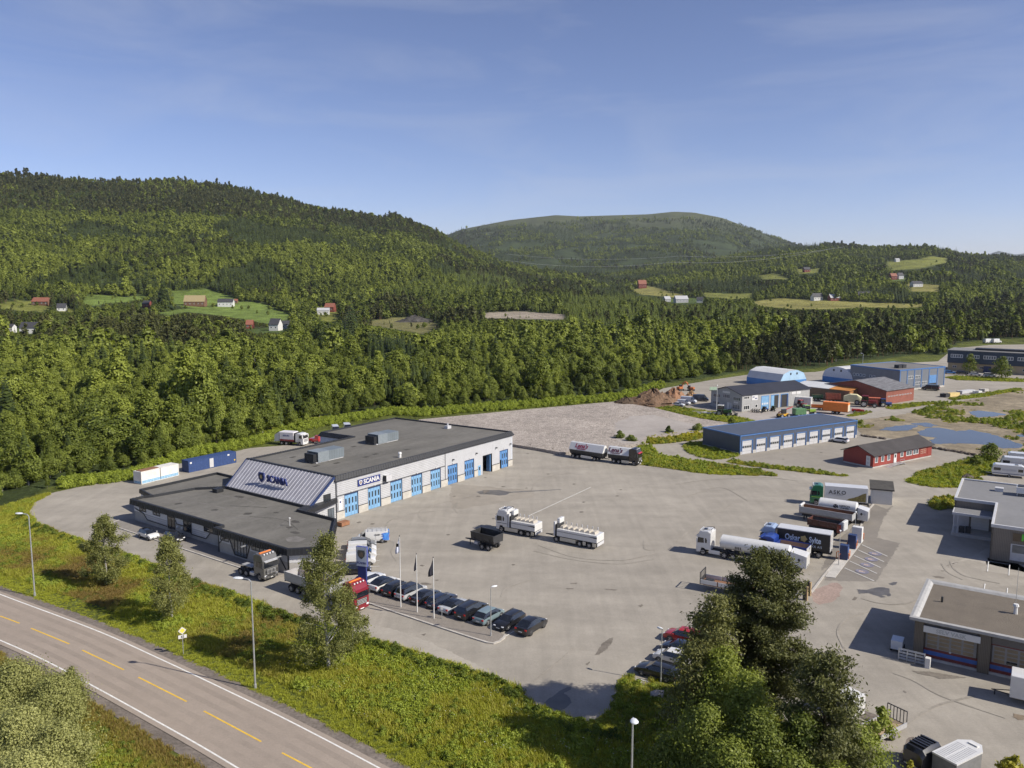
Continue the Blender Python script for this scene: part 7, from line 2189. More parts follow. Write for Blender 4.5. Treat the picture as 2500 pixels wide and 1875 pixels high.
# ------------------------------------------------------------------ trucks
def cab(parent, x0, col, high=True, bar=True, visor=True, stripe=None, grille=None, roofbars=False):
 """truck cab; its front is at x0+2.2, floor at 0.9 m"""
 zt = 3.85 if high else 3.2
 prof = [(0.0, 0.95), (0.85, 0.95), (0.95, 1.15), (1.45, 1.15), (1.62, 0.45), (2.20, 0.42), (2.26, 1.0), (2.24, 1.85), (2.08, 2.9), (1.82, zt - .25), (1.45, zt - .05), (0.5, zt), (0.0, zt - .25)]
 c = MB(); rings = []
 for y, s in ((-1.25, .94), (-1.19, 1.0), (1.19, 1.0), (1.25, .94)):
  rings.append([(x0 + 1.1 + (x - 1.1) * s, y, 2.1 + (z - 2.1) * s) for x, z in prof])
 c.loft(rings[::-1]); c = c.build('cab', col, parent)
 # windscreen
 w = MB(); P = [(2.262, 1.92), (2.12, 2.86)]
 w.add([(x0 + 2.262, -1.08, 1.95), (x0 + 2.262, 1.08, 1.95), (x0 + 2.115, 1.02, 2.88), (x0 + 2.115, -1.02, 2.88)], [(0, 1, 2, 3)])
 w.add([(x0 + 2.23, -1.19, 1.97), (x0 + 2.262, -1.08, 1.95), (x0 + 2.115, -1.02, 2.88), (x0 + 2.06, -1.19, 2.85)], [(0, 1, 2, 3)])
 w.add([(x0 + 2.23, 1.19, 1.97), (x0 + 2.06, 1.19, 2.85), (x0 + 2.115, 1.02, 2.88), (x0 + 2.262, 1.08, 1.95)], [(0, 1, 2, 3)])
 w.build('windscreen', M_CARGLASS, c)
 for sy in (1, -1):
  s = MB(); P = [(1.05, 1.98), (2.08, 1.9), (1.98, 2.75), (1.1, 2.75)]
  s.loft([[(x0 + x, sy * 1.2, z) for x, z in P], [(x0 + x, sy * 1.262, z) for x, z in P]]); s.build('side_window', M_CARGLASS, c)
  if high:
   s = MB(); P = [(.62, 2.0), (.9, 2.0), (.9, 2.7), (.72, 2.75), (.58, 2.4)]
   s.loft([[(x0 + x, sy * 1.2, z) for x, z in P], [(x0 + x, sy * 1.26, z) for x, z in P]]); s.build('side_window', M_CARGLASS, c)
  MB().box(x0 + 2.0, x0 + 2.2, sy * 1.38 - .13, sy * 1.38 + .13, 2.0, 2.75, bev=.04).build('mirror', M_PLAST if col is not P_WHITE else P_WHITE, c)
  MB().box(x0 + 2.05, x0 + 2.285, sy * .95 - .2, sy * .95 + .2, .72, .98, bev=.04).build('headlight', M_HEAD, c)
  MB().box(x0 + 1.0, x0 + 1.5, sy * 1.2 - .06, sy * 1.2 + .06, .5, .62).build('step', M_CHASSIS, c)
  if stripe: MB().box(x0 + .05, x0 + 2.0, sy * 1.25 - .012, sy * 1.25 + .012, 1.55, 1.63).build('stripe', stripe, c)
 gm = grille or M_PLAST
 g_ = MB(); g_.box(x0 + 2.2, x0 + 2.285, -.85, .85, 1.05, 1.8); g_ = g_.build('grille', gm, c)
 for k_ in range(4): MB().box(x0 + 2.285, x0 + 2.31, -.8, .8, 1.12 + k_ * .18, 1.18 + k_ * .18).build('slat', M_CHASSIS if gm is not M_PLAST else M_ALU, g_)
 MB().box(x0 + 2.0, x0 + 2.30, -1.15, 1.15, .38, .66, bev=.05).build('bumper', col, c)
 MB().box(x0 + 2.301, x0 + 2.315, -.3, .3, .44, .56).build('plate', M_PLATE, c)
 if visor:
  v = MB(); v.add([(x0 + 2.1, -1.1, 2.9), (x0 + 2.1, 1.1, 2.9), (x0 + 2.42, 1.05, 2.78), (x0 + 2.42, -1.05, 2.78), (x0 + 2.1, -1.1, 3.0), (x0 + 2.1, 1.1, 3.0), (x0 + 2.42, 1.05, 2.86), (x0 + 2.42, -1.05, 2.86)], [(3, 2, 1, 0), (4, 5, 6, 7), (0, 1, 5, 4), (1, 2, 6, 5), (2, 3, 7, 6), (3, 0, 4, 7)]); v.build('sun_visor', M_PLAST if visor is True else visor, c)
 if high and bar: MB().box(x0 + .85, x0 + 1.15, -1.0, 1.0, zt - .02, zt + .1, bev=.03).build('roof_beacon', M_ORANGE, c)
 if high:
  for y in (-.75, -.25, .25, .75): MB().box(x0 + 1.7, x0 + 1.85, y - .1, y + .1, zt - .15, zt + .02, bev=.03).build('spot_lamp', M_HEAD, c)
  MB().box(x0 + .9, x0 + 1.4, -.35, .35, zt - .02, zt + .04).build('roof_hatch', M_CARGLASS, c) if not bar else None
 if roofbars:
  rb = MB()
  for y in (-.9, .9): rb.tube([(x0 + .1, y, zt - .2), (x0 + .1, y, zt + .2), (x0 + 1.0, y, zt + .12), (x0 + 1.4, y, zt - .05)], .035, 5)
  rb.tube([(x0 + .1, -.9, zt + .2), (x0 + .1, .9, zt + .2)], .035, 5); rb.build('roof_bar', M_CHASSIS, c)
 wheel(parent, x0 + 1.2, 1.08, .5, .3, 1); wheel(parent, x0 + 1.2, -1.08, .5, .3, -1)
 return c


def chassis(parent, x0, x1, axles, r=.5, skirt=None, skm=None, guard=True):
 mb = MB(); mb.box(x0, x1, -.45, -.28, .62, .92); mb.box(x0, x1, .28, .45, .62, .92)
 x = x0 + .3
 while x < x1: mb.box(x, x + .12, -.28, .28, .66, .88); x += 1.1
 mb.build('chassis', M_CHASSIS, parent)
 for a in axles:
  MB().cyl((a, -1.0, r), (a, 1.0, r), .08, .08, 8).build('axle', M_CHASSIS, parent)
  for sy in (1, -1):
   wheel(parent, a, sy * 1.06, r, .34, sy)
   if guard:
    g_ = MB(); k_ = 8; rr_ = r + .09
    P = [(a + math.cos(math.pi * q / k_) * rr_, r + math.sin(math.pi * q / k_) * rr_) for q in range(k_ + 1)]
    Q = [(a + math.cos(math.pi * q / k_) * (rr_ - .03), r + math.sin(math.pi * q / k_) * (rr_ - .03)) for q in range(k_ + 1)]
    g_.loft([[(x_, sy * 1.24, z) for x_, z in P], [(x_, sy * .86, z) for x_, z in P], [(x_, sy * .86, z) for x_, z in Q], [(x_, sy * 1.24, z) for x_, z in Q]], cap=False, closed=False); g_.build('mudguard', M_CHASSIS, parent)
 for s0, s1 in (skirt or []):
  for sy in (1, -1): MB().box(s0, s1, sy * 1.2 - .04, sy * 1.2 + .04, .38, .98).build('side_skirt', skm or M_SKIRT, parent)


def tipper(parent, x0, x1, z0, z1, m_out, m_in, w=1.25, flare=.06, ribs=0, tailm=None):
 """open tipping body: floor, sides, headboard and tailboard"""
 def wall(pts, name, m_): mb = MB(); mb.add(*pts); return mb.build(name, m_, parent)
 t_ = .07
 MB().box(x0 + .05, x1 - .05, -w + .2, w - .2, z0, z0 + .08).build('bed_floor', m_in, parent)
 for sy in (1, -1):
  mb = MB(); sec_o = [(w - .22, z0), (w, z0 + .28), (w + flare, z1)]; sec_i = [(w - .22 - t_, z0 + .08), (w - t_, z0 + .3), (w + flare - t_, z1)]
  P = sec_o + sec_i[::-1]
  mb.loft([[(x0, sy * y, z) for y, z in P], [(x1, sy * y, z) for y, z in P]]); sd_ = mb.build('side_board', m_out, parent)
  mb = MB(); P = [(sec_i[0][0] - .004, sec_i[0][1] + .004), (sec_i[1][0] - .004, sec_i[1][1]), (sec_i[2][0] - .004, z1 - .05), (sec_i[2][0] - .02, z1 - .05), (sec_i[1][0] - .02, sec_i[1][1]), (sec_i[0][0] - .02, sec_i[0][1] + .01)]
  mb.loft([[(x0 + .06, sy * y, z) for y, z in P], [(x1 - .06, sy * y, z) for y, z in P]]); mb.build('lining', m_in, sd_)
  MB().box(x0, x1, sy * (w + flare) - .06, sy * (w + flare) + .06, z1, z1 + .08).build('top_rail', m_out, sd_)
  for k_ in range(ribs):
   x = x0 + (k_ + .5) * (x1 - x0) / ribs; MB().box(x - .05, x + .05, sy * (w + .03) - .02, sy * (w + flare) + sy * .05 if sy > 0 else sy * (w + .03) + .02, z0 + .3, z1) if False else MB().box(x - .05, x + .05, min(sy * (w - .02), sy * (w + .09)), max(sy * (w - .02), sy * (w + .09)), z0 + .3, z1 - .02).build('rib', m_out, sd_)
 MB().box(x1 - .08, x1, -w, w, z0 + .02, z1 + .05).build('headboard', m_out, parent)
 MB().box(x0, x0 + .08, -w, w, z0 + .02, z1 - .03).build('tailboard', tailm or m_out, parent)


def tank(parent, x0, x1, zc, ry, rz_, col, n=20):
 mb = MB(); rings = []
 for f, x in ((.0, x0 - .28), (.55, x0 - .22), (.85, x0 - .1), (1, x0 + .05), (1, x1 - .05), (.85, x1 + .1), (.55, x1 + .22), (.0, x1 + .28)):
  rings.append([(x, math.cos(2 * math.pi * i / n) * ry * max(f, .02), zc + math.sin(2 * math.pi * i / n) * rz_ * max(f, .02)) for i in range(n)])
 mb.loft(rings); return mb.build('tank', col, parent, smooth=True)


def at(front_axle, heading, near_is_left, half=1.2):
 """centre-line origin from the near wheel's ground point"""
 h_ = Vector(heading).normalized(); left = Vector((-h_.y, h_.x))
 p = Vector(front_axle) + (left * (-half) if near_is_left else left * half)
 return (p.x, p.y, 0), math.atan2(h_.y, h_.x)


# 1 white fish transporter and its trailer
loc, rz = at((-1.8, 132.6), (-.853, .523), True)
t1 = thing('fish_truck', 'white lorry with high cab and grey-hatched open tanks in mid yard', 'truck', loc, rz)
cab(t1, -1.2, P_WHITE, True, False, True, M_CHASSIS, M_LGREY, True)
chassis(t1, -6.3, .8, (-3.86, -5.15), .48, [(-3.2, -.7), (-6.2, -5.75)])
def fish_body(e, x0, x1, n):
 MB().box(x0, x1, -1.25, 1.25, 1.05, 2.25, bev=.05).build('tank_body', P_WHITE, e)
 for sy in (1, -1):
  MB().box(x0 + .1, x1 - .05, sy * 1.25 - .008, sy * 1.25 + .008, 1.82, 1.88).build('pinstripe', M_CHASSIS, e)
  MB().box(x0 + .05, x1, sy * 1.25 - .012, sy * 1.25 + .012, 1.0, 1.1).build('lower_rail', M_CHASSIS, e)
  b = MB(); P = [(x0 + .02, 1.75), (x0 + 1.6, 1.84), (x0 + 1.6, 1.9), (x0 + .02, 1.98)]
  b.loft([[(x, sy * 1.242, z) for x, z in P], [(x, sy * 1.262, z) for x, z in P]]); b.build('swoosh', M_CHASSIS, e)
 for k_ in range(n):
  x = x0 + .5 + (k_ + .5) * (x1 - x0 - .6) / n; s = .36
  mb = MB(); mb.loft([[(x - s, -.75, 2.25), (x + s, -.75, 2.25), (x + s, .75, 2.25), (x - s, .75, 2.25)], [(x - s * .62, -.6, 2.6), (x + s * .62, -.6, 2.6), (x + s * .62, .6, 2.6), (x - s * .62, .6, 2.6)]]); mb.build('tank_hatch', mat('hatch_beige', (0.42, 0.38, 0.32), 0.6, var=0.1), e)
  MB().box(x - .06, x + .06, -1.05, -.95, 2.25, 2.95).build('vent_post', M_LGREY, e)
 MB().box(x1 - .02, x1 + .35, -1.1, 1.1, 1.0, 2.9).build('pump_rack', M_CHASSIS, e)
 MB().box(x1 - .1, x1 + .4, -1.1, .4, 2.9, 3.7, bev=.05).build('oxygen_cabinet', P_WHITE, e)
 MB().box(x1 + .36, x1 + .6, .6, 1.2, 1.0, 3.3).build('ladder_post', M_LGREY, e)
 MB().box(x0 - .05, x0 + .02, -1.15, 1.15, .5, 1.0).build('rear_panel', M_LGREY, e)
fish_body(t1, -6.5, -1.9, 5)
loc, rz = at((7.1, 127.3), (-.84, .54), True)
t1b = thing('fish_trailer', 'white drawbar trailer with open fish tanks behind the lorry in the yard', 'trailer', loc, rz)
chassis(t1b, -7.2, .7, (0, -4.2, -5.9), .46, [(-3.5, -.7), (-5.3, -4.8), (-7.1, -6.5)])
fish_body(t1b, -7.3, -.1, 7)
d = MB(); d.tube([(2.6, 0, .7), (.6, -.4, .75)], .07); d.tube([(2.6, 0, .7), (.6, .4, .75)], .07); d.build('drawbar', M_CHASSIS, t1b)

# 2 black tipping trailer
loc, rz = at((-4.7, 123.6), (-.80, .60), True)
t2 = thing('tipping_trailer', 'small black tipping trailer standing alone beside the white lorry', 'trailer', loc, rz)
chassis(t2, -2.2, 1.0, (0, -1.25), .47)
M_TIPK = mat('tipper_black', (0.03, 0.03, 0.03), 0.5, var=0.3)
tipper(t2, -2.3, 2.2, 1.25, 2.55, M_TIPK, M_TIPK, 1.2, .12, 3, M_CHASSIS)
d = MB(); d.tube([(4.3, 0, .75), (2.2, -.35, .9), (1.0, -.35, .8)], .09); d.tube([(4.3, 0, .75), (2.2, .35, .9), (1.0, .35, .8)], .09); d.cyl((3.1, .3, 0.02), (3.1, .3, .8), .06, .06, 6); d.build('drawbar', M_CHASSIS, t2)
MB().box(1.0, 1.7, -1.1, 1.1, .6, 1.0).build('tool_box', M_LGREY, t2)

# 3 black Lena's lorry with trailer, bulk bodies with slanting white covers
def bulk(e, x0, x1, txtm, side):
 P = [(-.9, 1.0), (.9, 1.0), (1.25, 1.75), (1.25, 2.05), (.12, 3.7), (-.12, 3.7), (-1.25, 2.05), (-1.25, 1.75)]
 lower = [(-.85, 1.0), (.85, 1.0), (1.22, 1.8), (1.22, 2.05), (-1.22, 2.05), (-1.22, 1.8)]
 MB().loft([[(x0, y, z) for y, z in lower], [(x1, y, z) for y, z in lower]]).build('hopper', mat('hopper_dark', (0.045, 0.045, 0.045), 0.5, var=0.3), e)
 up = [(-1.28, 2.06), (1.28, 2.06), (1.28, 2.14), (.45, 3.62), (.3, 3.7), (-.3, 3.7), (-.45, 3.62), (-1.28, 2.14)]
 MB().loft([[(x0 - .08, y, z) for y, z in up], [(x1 + .08, y, z) for y, z in up]]).build('cover', P_WHITE, e)
 # lettering lies on the slanted side
 for s in (side,):
  tilt = math.atan2(1.28 - .45, 3.62 - 2.14)
  for tx_, z_, sz, bd in (("Lena's", 3.02, 1.4, .035), ('Delermond', 2.42, .5, .01)):
   f = (z_ - 2.14) / (3.62 - 2.14); y = s * (1.28 + (.45 - 1.28) * f + .03)
   me = text_mesh(tx_, sz, bold=bd, shear=0.15); me.materials.clear(); me.materials.append(txtm)
   o = link('lettering', me, e, (x0 + (x1 - x0) * .36 - (0.1 if sz > 1 else -.0), y, z_))
   o.rotation_euler = (-tilt, 0, 0 if s < 0 else math.pi) if s < 0 else (-tilt, 0, math.pi)
 for k_ in range(1, 4):
  x = x0 + k_ * (x1 - x0) / 4; MB().box(x - .03, x + .03, -1.24, -1.22, 1.75, 2.05).build('rib', M_CHASSIS, e)
loc, rz = at((27.5, 181.4), (.86, -.51), False)
t3 = thing('bulk_truck', 'black lorry with slanted white lettered cover parked by the grass strip', 'truck', loc, rz)
cab(t3, -1.2, P_BROWNB, True, False, paint('visor_red', (0.45, 0.03, 0.03))); chassis(t3, -5.9, .8, (-3.7, -4.9), .48, [(-3.0, -1.2)])
bulk(t3, -6.4, -1.3, mat('lettering_wine', (0.09, 0.008, 0.02), 0.5), -1)
loc, rz = at((19.1, 186.1), (.80, -.60), False)
t3b = thing('bulk_trailer', 'trailer with slanted white cover lettered in dark red behind the black lorry', 'trailer', loc, rz)
chassis(t3b, -6.9, 1.9, (0, -4.6, -5.9), .46, [(-3.7, -.9)], M_ALU); bulk(t3b, -6.9, 2.1, mat('lettering_red', (0.30, 0.015, 0.045), 0.5), -1)
d = MB(); d.tube([(3.3, 0, .7), (.6, -.4, .8)], .07); d.tube([(3.3, 0, .7), (.6, .4, .8)], .07); d.build('drawbar', M_CHASSIS, t3b)

# 4 grey tractor unit in front of the low wing
loc, rz = at((-35.3, 110.2), (.82, -.572), False)
t4 = thing('tractor_unit', 'dark grey tractor unit with orange roof bar and bull bar before the low wing', 'truck', loc, rz)
c4 = cab(t4, -1.2, P_TGREY, True, True, M_ALU, None, M_PLAST); chassis(t4, -5.2, .8, (-3.0, -4.2), .5)
MB().box(-4.9, -2.6, -.5, .5, 1.15, 1.28).build('fifth_wheel', M_ALU, t4); MB().box(-2.2, -1.3, -1.22, -.7, .45, .95, bev=.05).build('fuel_tank', M_ALU, t4); MB().box(-2.2, -1.3, .7, 1.22, .45, .95, bev=.05).build('fuel_tank', M_ALU, t4)
bb = MB()
for y in (-.9, -.3, .3, .9): bb.tube([(1.18, y, .4), (1.3, y, .9), (1.22, y, 1.7)], .04, 5)
for z in (.5, .95, 1.5): bb.tube([(1.24, -1.0, z), (1.24, 1.0, z)], .04, 5)
bb.build('bull_bar', M_CHASSIS, c4)

# 5 red tractor unit with grey tipping semi-trailer
loc, rz = at((-20.6, 99.2), (.80, -.60), False)
t5 = thing('red_tipper_truck', 'dark red lorry with orange roof bar pulling a grey tipping trailer, behind the tall birch', 'truck', loc, rz)
cab(t5, -1.2, P_WINE, True, True, P_WINE, None, M_PLAST); chassis(t5, -4.6, .8, (-3.4,), .5)
chassis(t5, -12.6, -4.4, (-12.1 + .6, -10.3 + .1, -8.9), .5); tipper(t5, -12.8, -3.6, 1.25, 2.65, M_TGREY, mat('tipper_grey_inside', (0.45, 0.44, 0.42), 0.6, var=0.15), 1.25, .05, 0)
MB().box(-11.5, -7.0, -.9, .9, 1.34, 1.42).build('orange_floor_plate', M_ORANGE, t5)

# 6 white tanker
loc, rz = at((29.2, 121.1), (-.86, .51), True)
t6 = thing('tanker_truck', 'white lorry with long white gas tank, nearest of the parked row by the tall pine', 'truck', loc, rz)
c6 = cab(t6, -1.2, P_WHITE, True, False, P_WHITE, None, P_WHITE, True); chassis(t6, -5.2, .8, (-3.3, -4.6), .5)
for sy in (1, -1): MB().box(-2.6, -.9, sy * 1.15 - .06, sy * 1.15 + .06, .45, 1.0).build('side_fairing', P_WHITE, t6)
tk = tank(t6, -12.6, -2.6, 2.3, 1.2, 1.05, P_WHITE)
chassis(t6, -15.0, -5.4, (-10.9, -12.2, -13.4), .5, [])
def cabinet(e, x0, x1):
 mb = MB(); mb.loft([[(x1, -1.2, .75), (x1, 1.2, .75), (x1, 1.1, 2.75), (x1, -1.1, 2.75)], [(x0 + .3, -1.25, .6), (x0 + .3, 1.25, .6), (x0 + .3, 1.25, 2.4), (x0 + .3, -1.25, 2.4)], [(x0, -1.2, .6), (x0, 1.2, .6), (x0, 1.2, 2.3), (x0, -1.2, 2.3)]]); cb = mb.build('valve_cabinet', P_WHITE, e)
 for sy in (1, -1):
  for k_, q in ((0, M_LGREY), (1, M_CHASSIS)):
   x = x0 + .55 + k_ * .5; b = MB(); P = [(x, 1.5), (x + .22, 1.75), (x, 2.0), (x - .22, 1.75)]
   b.loft([[(a, sy * 1.25, z) for a, z in P], [(a, sy * 1.275, z) for a, z in P]]); b.build('hazard_diamond', q, cb)
  for k_ in range(1): MB().box(x0 + .02, x0 - .01, -.9, .9, .7, .8).build('bumper', M_CHASSIS, cb)
cabinet(t6, -15.2, -12.9)
def gas_logo(e, x, s, y=1.2, zc=2.3):
 ry, rz_ = 1.2, 1.05
 for sy in (1, -1):
  a = .1; yy = sy * ry * math.cos(a) + sy * .02; z = zc + rz_ * math.sin(a)
  dsc = MB(); k_ = 16; P = [(x - sy * -1.6 * s * 0 + math.cos(6.283 * i / k_) * .42 * s, z + math.sin(6.283 * i / k_) * .42 * s) for i in range(k_)]
  off = 1.15 * s * (1 if sy > 0 else -1)
  dsc.loft([[(px_ + off, yy - sy * .06, pz) for px_, pz in P], [(px_ + off, yy + sy * .015, pz) for px_, pz in P]]); dk = dsc.build('logo_disc', mat('logo_black', (0.015, 0.015, 0.03), 0.5), e)
  for ang in (.6, 2.2, 4.0):
   b = MB(); c_, s_n = math.cos(ang), math.sin(ang)
   b.add([(x + off + c_ * .05 * s - s_n * .05 * s, yy + sy * .02, z + s_n * .05 * s + c_ * .05 * s), (x + off + c_ * .36 * s - s_n * .03 * s, yy + sy * .02, z + s_n * .36 * s + c_ * .03 * s), (x + off + c_ * .36 * s + s_n * .05 * s, yy + sy * .02, z + s_n * .36 * s - c_ * .05 * s), (x + off + c_ * .05 * s + s_n * .03 * s, yy + sy * .02, z + s_n * .05 * s - c_ * .03 * s)], [(0, 1, 2, 3), (3, 2, 1, 0)]); b.build('logo_ray', P_WHITE, dk)
  for tx_, dz in (('NIPPON', .22), ('GASES', -.25)):
   text('lettering', tx_, .5 * s, MATS['logo_black'], e, (x - sy * .05 * s - (0.35 * s if sy > 0 else -.35 * s), yy + sy * .03, z + dz * s), 0 if sy < 0 else math.pi, bold=.008)
gas_logo(t6, -10.6, 1.05)
for k_ in range(4): MB().box(-5.0 - k_ * .25, -4.9 - k_ * .25, 1.19, 1.23, 1.75, 2.15).build('vent_slit', M_CHASSIS, t6)

# 7 gas tank trailer standing in the row
loc, rz = at((53.9, 140.9), (-.856, .517), True, 1.2)
t7 = thing('tank_trailer', 'white gas tank trailer without lorry, beside the green-cabbed lorry', 'trailer', loc, rz)
tank(t7, -6.4, -.3, 2.4, 1.2, 1.05, P_WHITE); chassis(t7, -8.0, -.5, (-4.8, -6.1), .48); cabinet(t7, -8.4, -6.7); gas_logo(t7, -4.2, .95, 1.2, 2.4)
MB().box(-1.6, -1.4, -.9, -.7, 0, .7).build('support_leg', M_CHASSIS, t7); MB().box(-1.6, -1.4, .7, .9, 0, .7).build('support_leg', M_CHASSIS, t7)

# 8 green cab lorry with white box
loc, rz = at((58.1, 148.4), (-.943, .33), True, 1.25)
t8 = thing('box_truck', 'lorry with green cab and white lettered box, farthest of the parked row', 'truck', loc, rz)
cab(t8, .25, P_GREEN, True, False, P_GREEN, mat('stripe_lime', (0.3, 0.6, 0.05), 0.5)); chassis(t8, -7.6, 1.5, (-4.6, -5.9), .48)
bx = MB().box(-7.4, 0, -1.25, 1.25, 1.15, 3.9, bev=.04).build('cargo_box', P_WHITE, t8)
M_PRODUCE = mat('produce_print', (0.10, 0.06, 0.03), 0.5, var=0.0, col2=(0.30, 0.26, 0.07), scale=5, detail=6)
for sy in (1, -1):
 text('lettering', 'ASKO', 1.0, M_CHASSIS, bx, (-2.2 if sy > 0 else -2.2, sy * 1.262, 2.75), 0 if sy < 0 else math.pi, bold=.015, space=1.25)
 MB().box(-3.2, -1.4, sy * 1.255 - .006, sy * 1.255 + .006, 2.28, 2.31).build('underline', M_CHASSIS, bx)
 b = MB(); P = [(-7.1, 1.3), (-3.6, 1.3), (-4.2, 1.75), (-5.0, 2.0), (-5.8, 2.35), (-6.5, 2.8), (-7.1, 3.0)]
 b.loft([[(x, sy * 1.24, z) for x, z in P], [(x, sy * 1.258, z) for x, z in P]]); b.build('printed_picture', M_PRODUCE, bx)
MB().box(-7.45, -7.38, -1.2, 1.2, 1.2, 3.85).build('rear_doors', M_LGREY, t8); MB().box(-7.7, -7.42, -1.2, 1.2, .55, .75).build('bumper', M_CHASSIS, t8)
MB().box(-7.4, 0, -1.27, -1.245, 1.0, 1.14).build('lower_rail', M_CHASSIS, t8)

# 9 long grey tipper trailer and 10 short dark one
loc, rz = at((50.4, 139.9), (-.80, .60), True, 1.25)
t9 = thing('tipper_trailer', 'long grey tipper trailer with rusty inside between the tank trailer and dark tipper', 'trailer', loc, rz)
chassis(t9, -8.8, -.3, (-5.3, -6.6, -7.9), .48); tipper(t9, -8.9, 0, 1.15, 2.3, M_TGREY, M_RUST, 1.2, .05, 0)
MB().cyl((-.1, -1.1, 2.45), (-.1, 1.1, 2.45), .22, .22, 10).build('rolled_cover', mat('tarp_grey', (0.5, 0.5, 0.5), 0.7), t9)
MB().box(-.9, -.7, .6, .8, 0, .7).build('support_leg', M_CHASSIS, t9); MB().box(-.9, -.7, -.8, -.6, 0, .7).build('support_leg', M_CHASSIS, t9)
loc, rz = at((49.3, 132.8), (-.76, .65), True, 1.25)
t10 = thing('tipper_trailer', 'short dark tipper trailer with red-brown sides and rolled grey cover at its rear', 'trailer', loc, rz)
chassis(t10, -5.3, 0, (-3.2, -4.4), .48); tipper(t10, -5.4, 0, 1.15, 2.2, mat('tipper_brown', (0.09, 0.035, 0.025), 0.5, var=0.3), mat('tipper_inside_dark', (0.06, 0.06, 0.055), 0.6, var=0.3), 1.2, .05, 4)
MB().box(-5.95, -5.42, -1.0, 1.0, 1.1, 2.7, bev=.1).build('cover_housing', MATS['tarp_grey'], t10); MB().box(-5.42, -4.9, -1.26, 1.26, .8, 2.1).build('red_end_frame', paint('oxide', (0.22, 0.02, 0.015)), t10)

# 11 black box lorry with pale blue cab
loc, rz = at((41.0, 122.7), (-.864, .503), True, 1.2)
t11 = thing('box_truck', 'lorry with black lettered box and pale blue cab, behind the blue tipper lorry', 'truck', loc, rz)
P_PALE = paint('pale_blue', (0.30, 0.38, 0.52)); cab(t11, .3, P_PALE, True, False, P_PALE); chassis(t11, -7.9, 1.5, (-4.9, -6.2), .48)
bx = MB().box(-7.75, 0, -1.2, 1.2, 1.15, 3.8).build('cargo_box', mat('box_black', (0.016, 0.015, 0.015), 0.45, var=0.15), t11)
MB().box(-7.8, .02, -1.23, 1.23, 3.8, 3.92).build('box_roof', P_WHITE, bx); MB().box(-7.82, -7.75, -1.2, 1.2, 1.15, 3.8).build('rear_doors', P_WHITE, bx)
M_LET = mat('lettering_pale', (0.60, 0.68, 0.80), 0.5)
for sy in (1, -1):
 for tx_, x in (('Oskar', -2.3), ('Sylte', -5.6)): text('lettering', tx_, 1.25, M_LET, bx, (x if sy > 0 else -7.75 - x, sy * 1.21, 2.65), 0 if sy < 0 else math.pi, bold=.03, sx=.72)
 text('lettering', 'MINERALVANNFABRIKK A/S' if False else 'KK A/S', .5, M_LET, bx, (-5.9 if sy > 0 else -1.8, sy * 1.21, 1.7), 0 if sy < 0 else math.pi)
 b = MB(); P = [(-3.95 + math.cos(i * .628) * .55 * (1 if i % 2 else .75), 2.7 + math.sin(i * .628) * .55 * (1 if i % 2 else .75)) for i in range(10)]
 b.loft([[(x, sy * 1.19, z) for x, z in P], [(x, sy * 1.212, z) for x, z in P]]); b.build('crest', M_GOLD, bx)

# 12 blue tipper lorry
loc, rz = at((38.3, 120.7), (-.82, .57), True, 1.2)
t12 = thing('tipper_truck', 'blue tipper lorry with tan bed between the tanker and the black box lorry', 'truck', loc, rz)
cab(t12, -1.6, P_BLUE, False, False, P_BLUE); chassis(t12, -6.4, .4, (-3.6, -4.9), .48)
tipper(t12, -6.4, -1.8, 1.15, 2.35, P_BLUE, mat('bed_tan', (0.38, 0.26, 0.17), 0.8, var=0.15), 1.22, .03, 0)
MB().box(-6.45, -6.35, -1.2, 1.2, 1.1, 2.3).build('tail_plate', P_WHITE, t12)

# 13 flat trailer with low white sides
loc, rz = at((25.5, 106.7), (-.863, .505), True, 1.2)
t13 = thing('flatbed_trailer', 'flat trailer with low white drop sides and black headboard by the tall pine', 'trailer', loc, rz)
chassis(t13, -7.0, -.2, (-4.6, -5.8), .46)
MB().box(-7.2, 0, -1.2, 1.2, .95, 1.05).build('deck', M_RUST, t13)
for sy in (1, -1):
 for k_ in range(3): MB().box(-2.35 - k_ * 2.4 + .06, -k_ * 2.4 - .06, sy * 1.22 - .03, sy * 1.22 + .03, 1.05, 1.6).build('drop_side', P_WHITE, t13)
 for k_ in range(4): MB().box(-k_ * 2.4 - .05, -k_ * 2.4 + .05, sy * 1.22 - .04, sy * 1.22 + .04, .95, 1.65).build('stake', M_CHASSIS, t13)
hb = MB(); hb.box(-.05, .05, -1.25, -1.15, 1.0, 2.6); hb.box(-.05, .05, 1.15, 1.25, 1.0, 2.6); hb.box(-.05, .05, -1.15, 1.15, 2.5, 2.6); hb.box(-.03, .03, -1.15, 1.15, 1.05, 1.65)
for y in (-.6, 0, .6): hb.box(-.03, .03, y - .03, y + .03, 1.65, 2.5)
hb.build('headboard', M_CHASSIS, t13); MB().box(-1.5, -.4, -.5, .4, 1.05, 1.35).build('strap_pile', M_CHASSIS, t13)

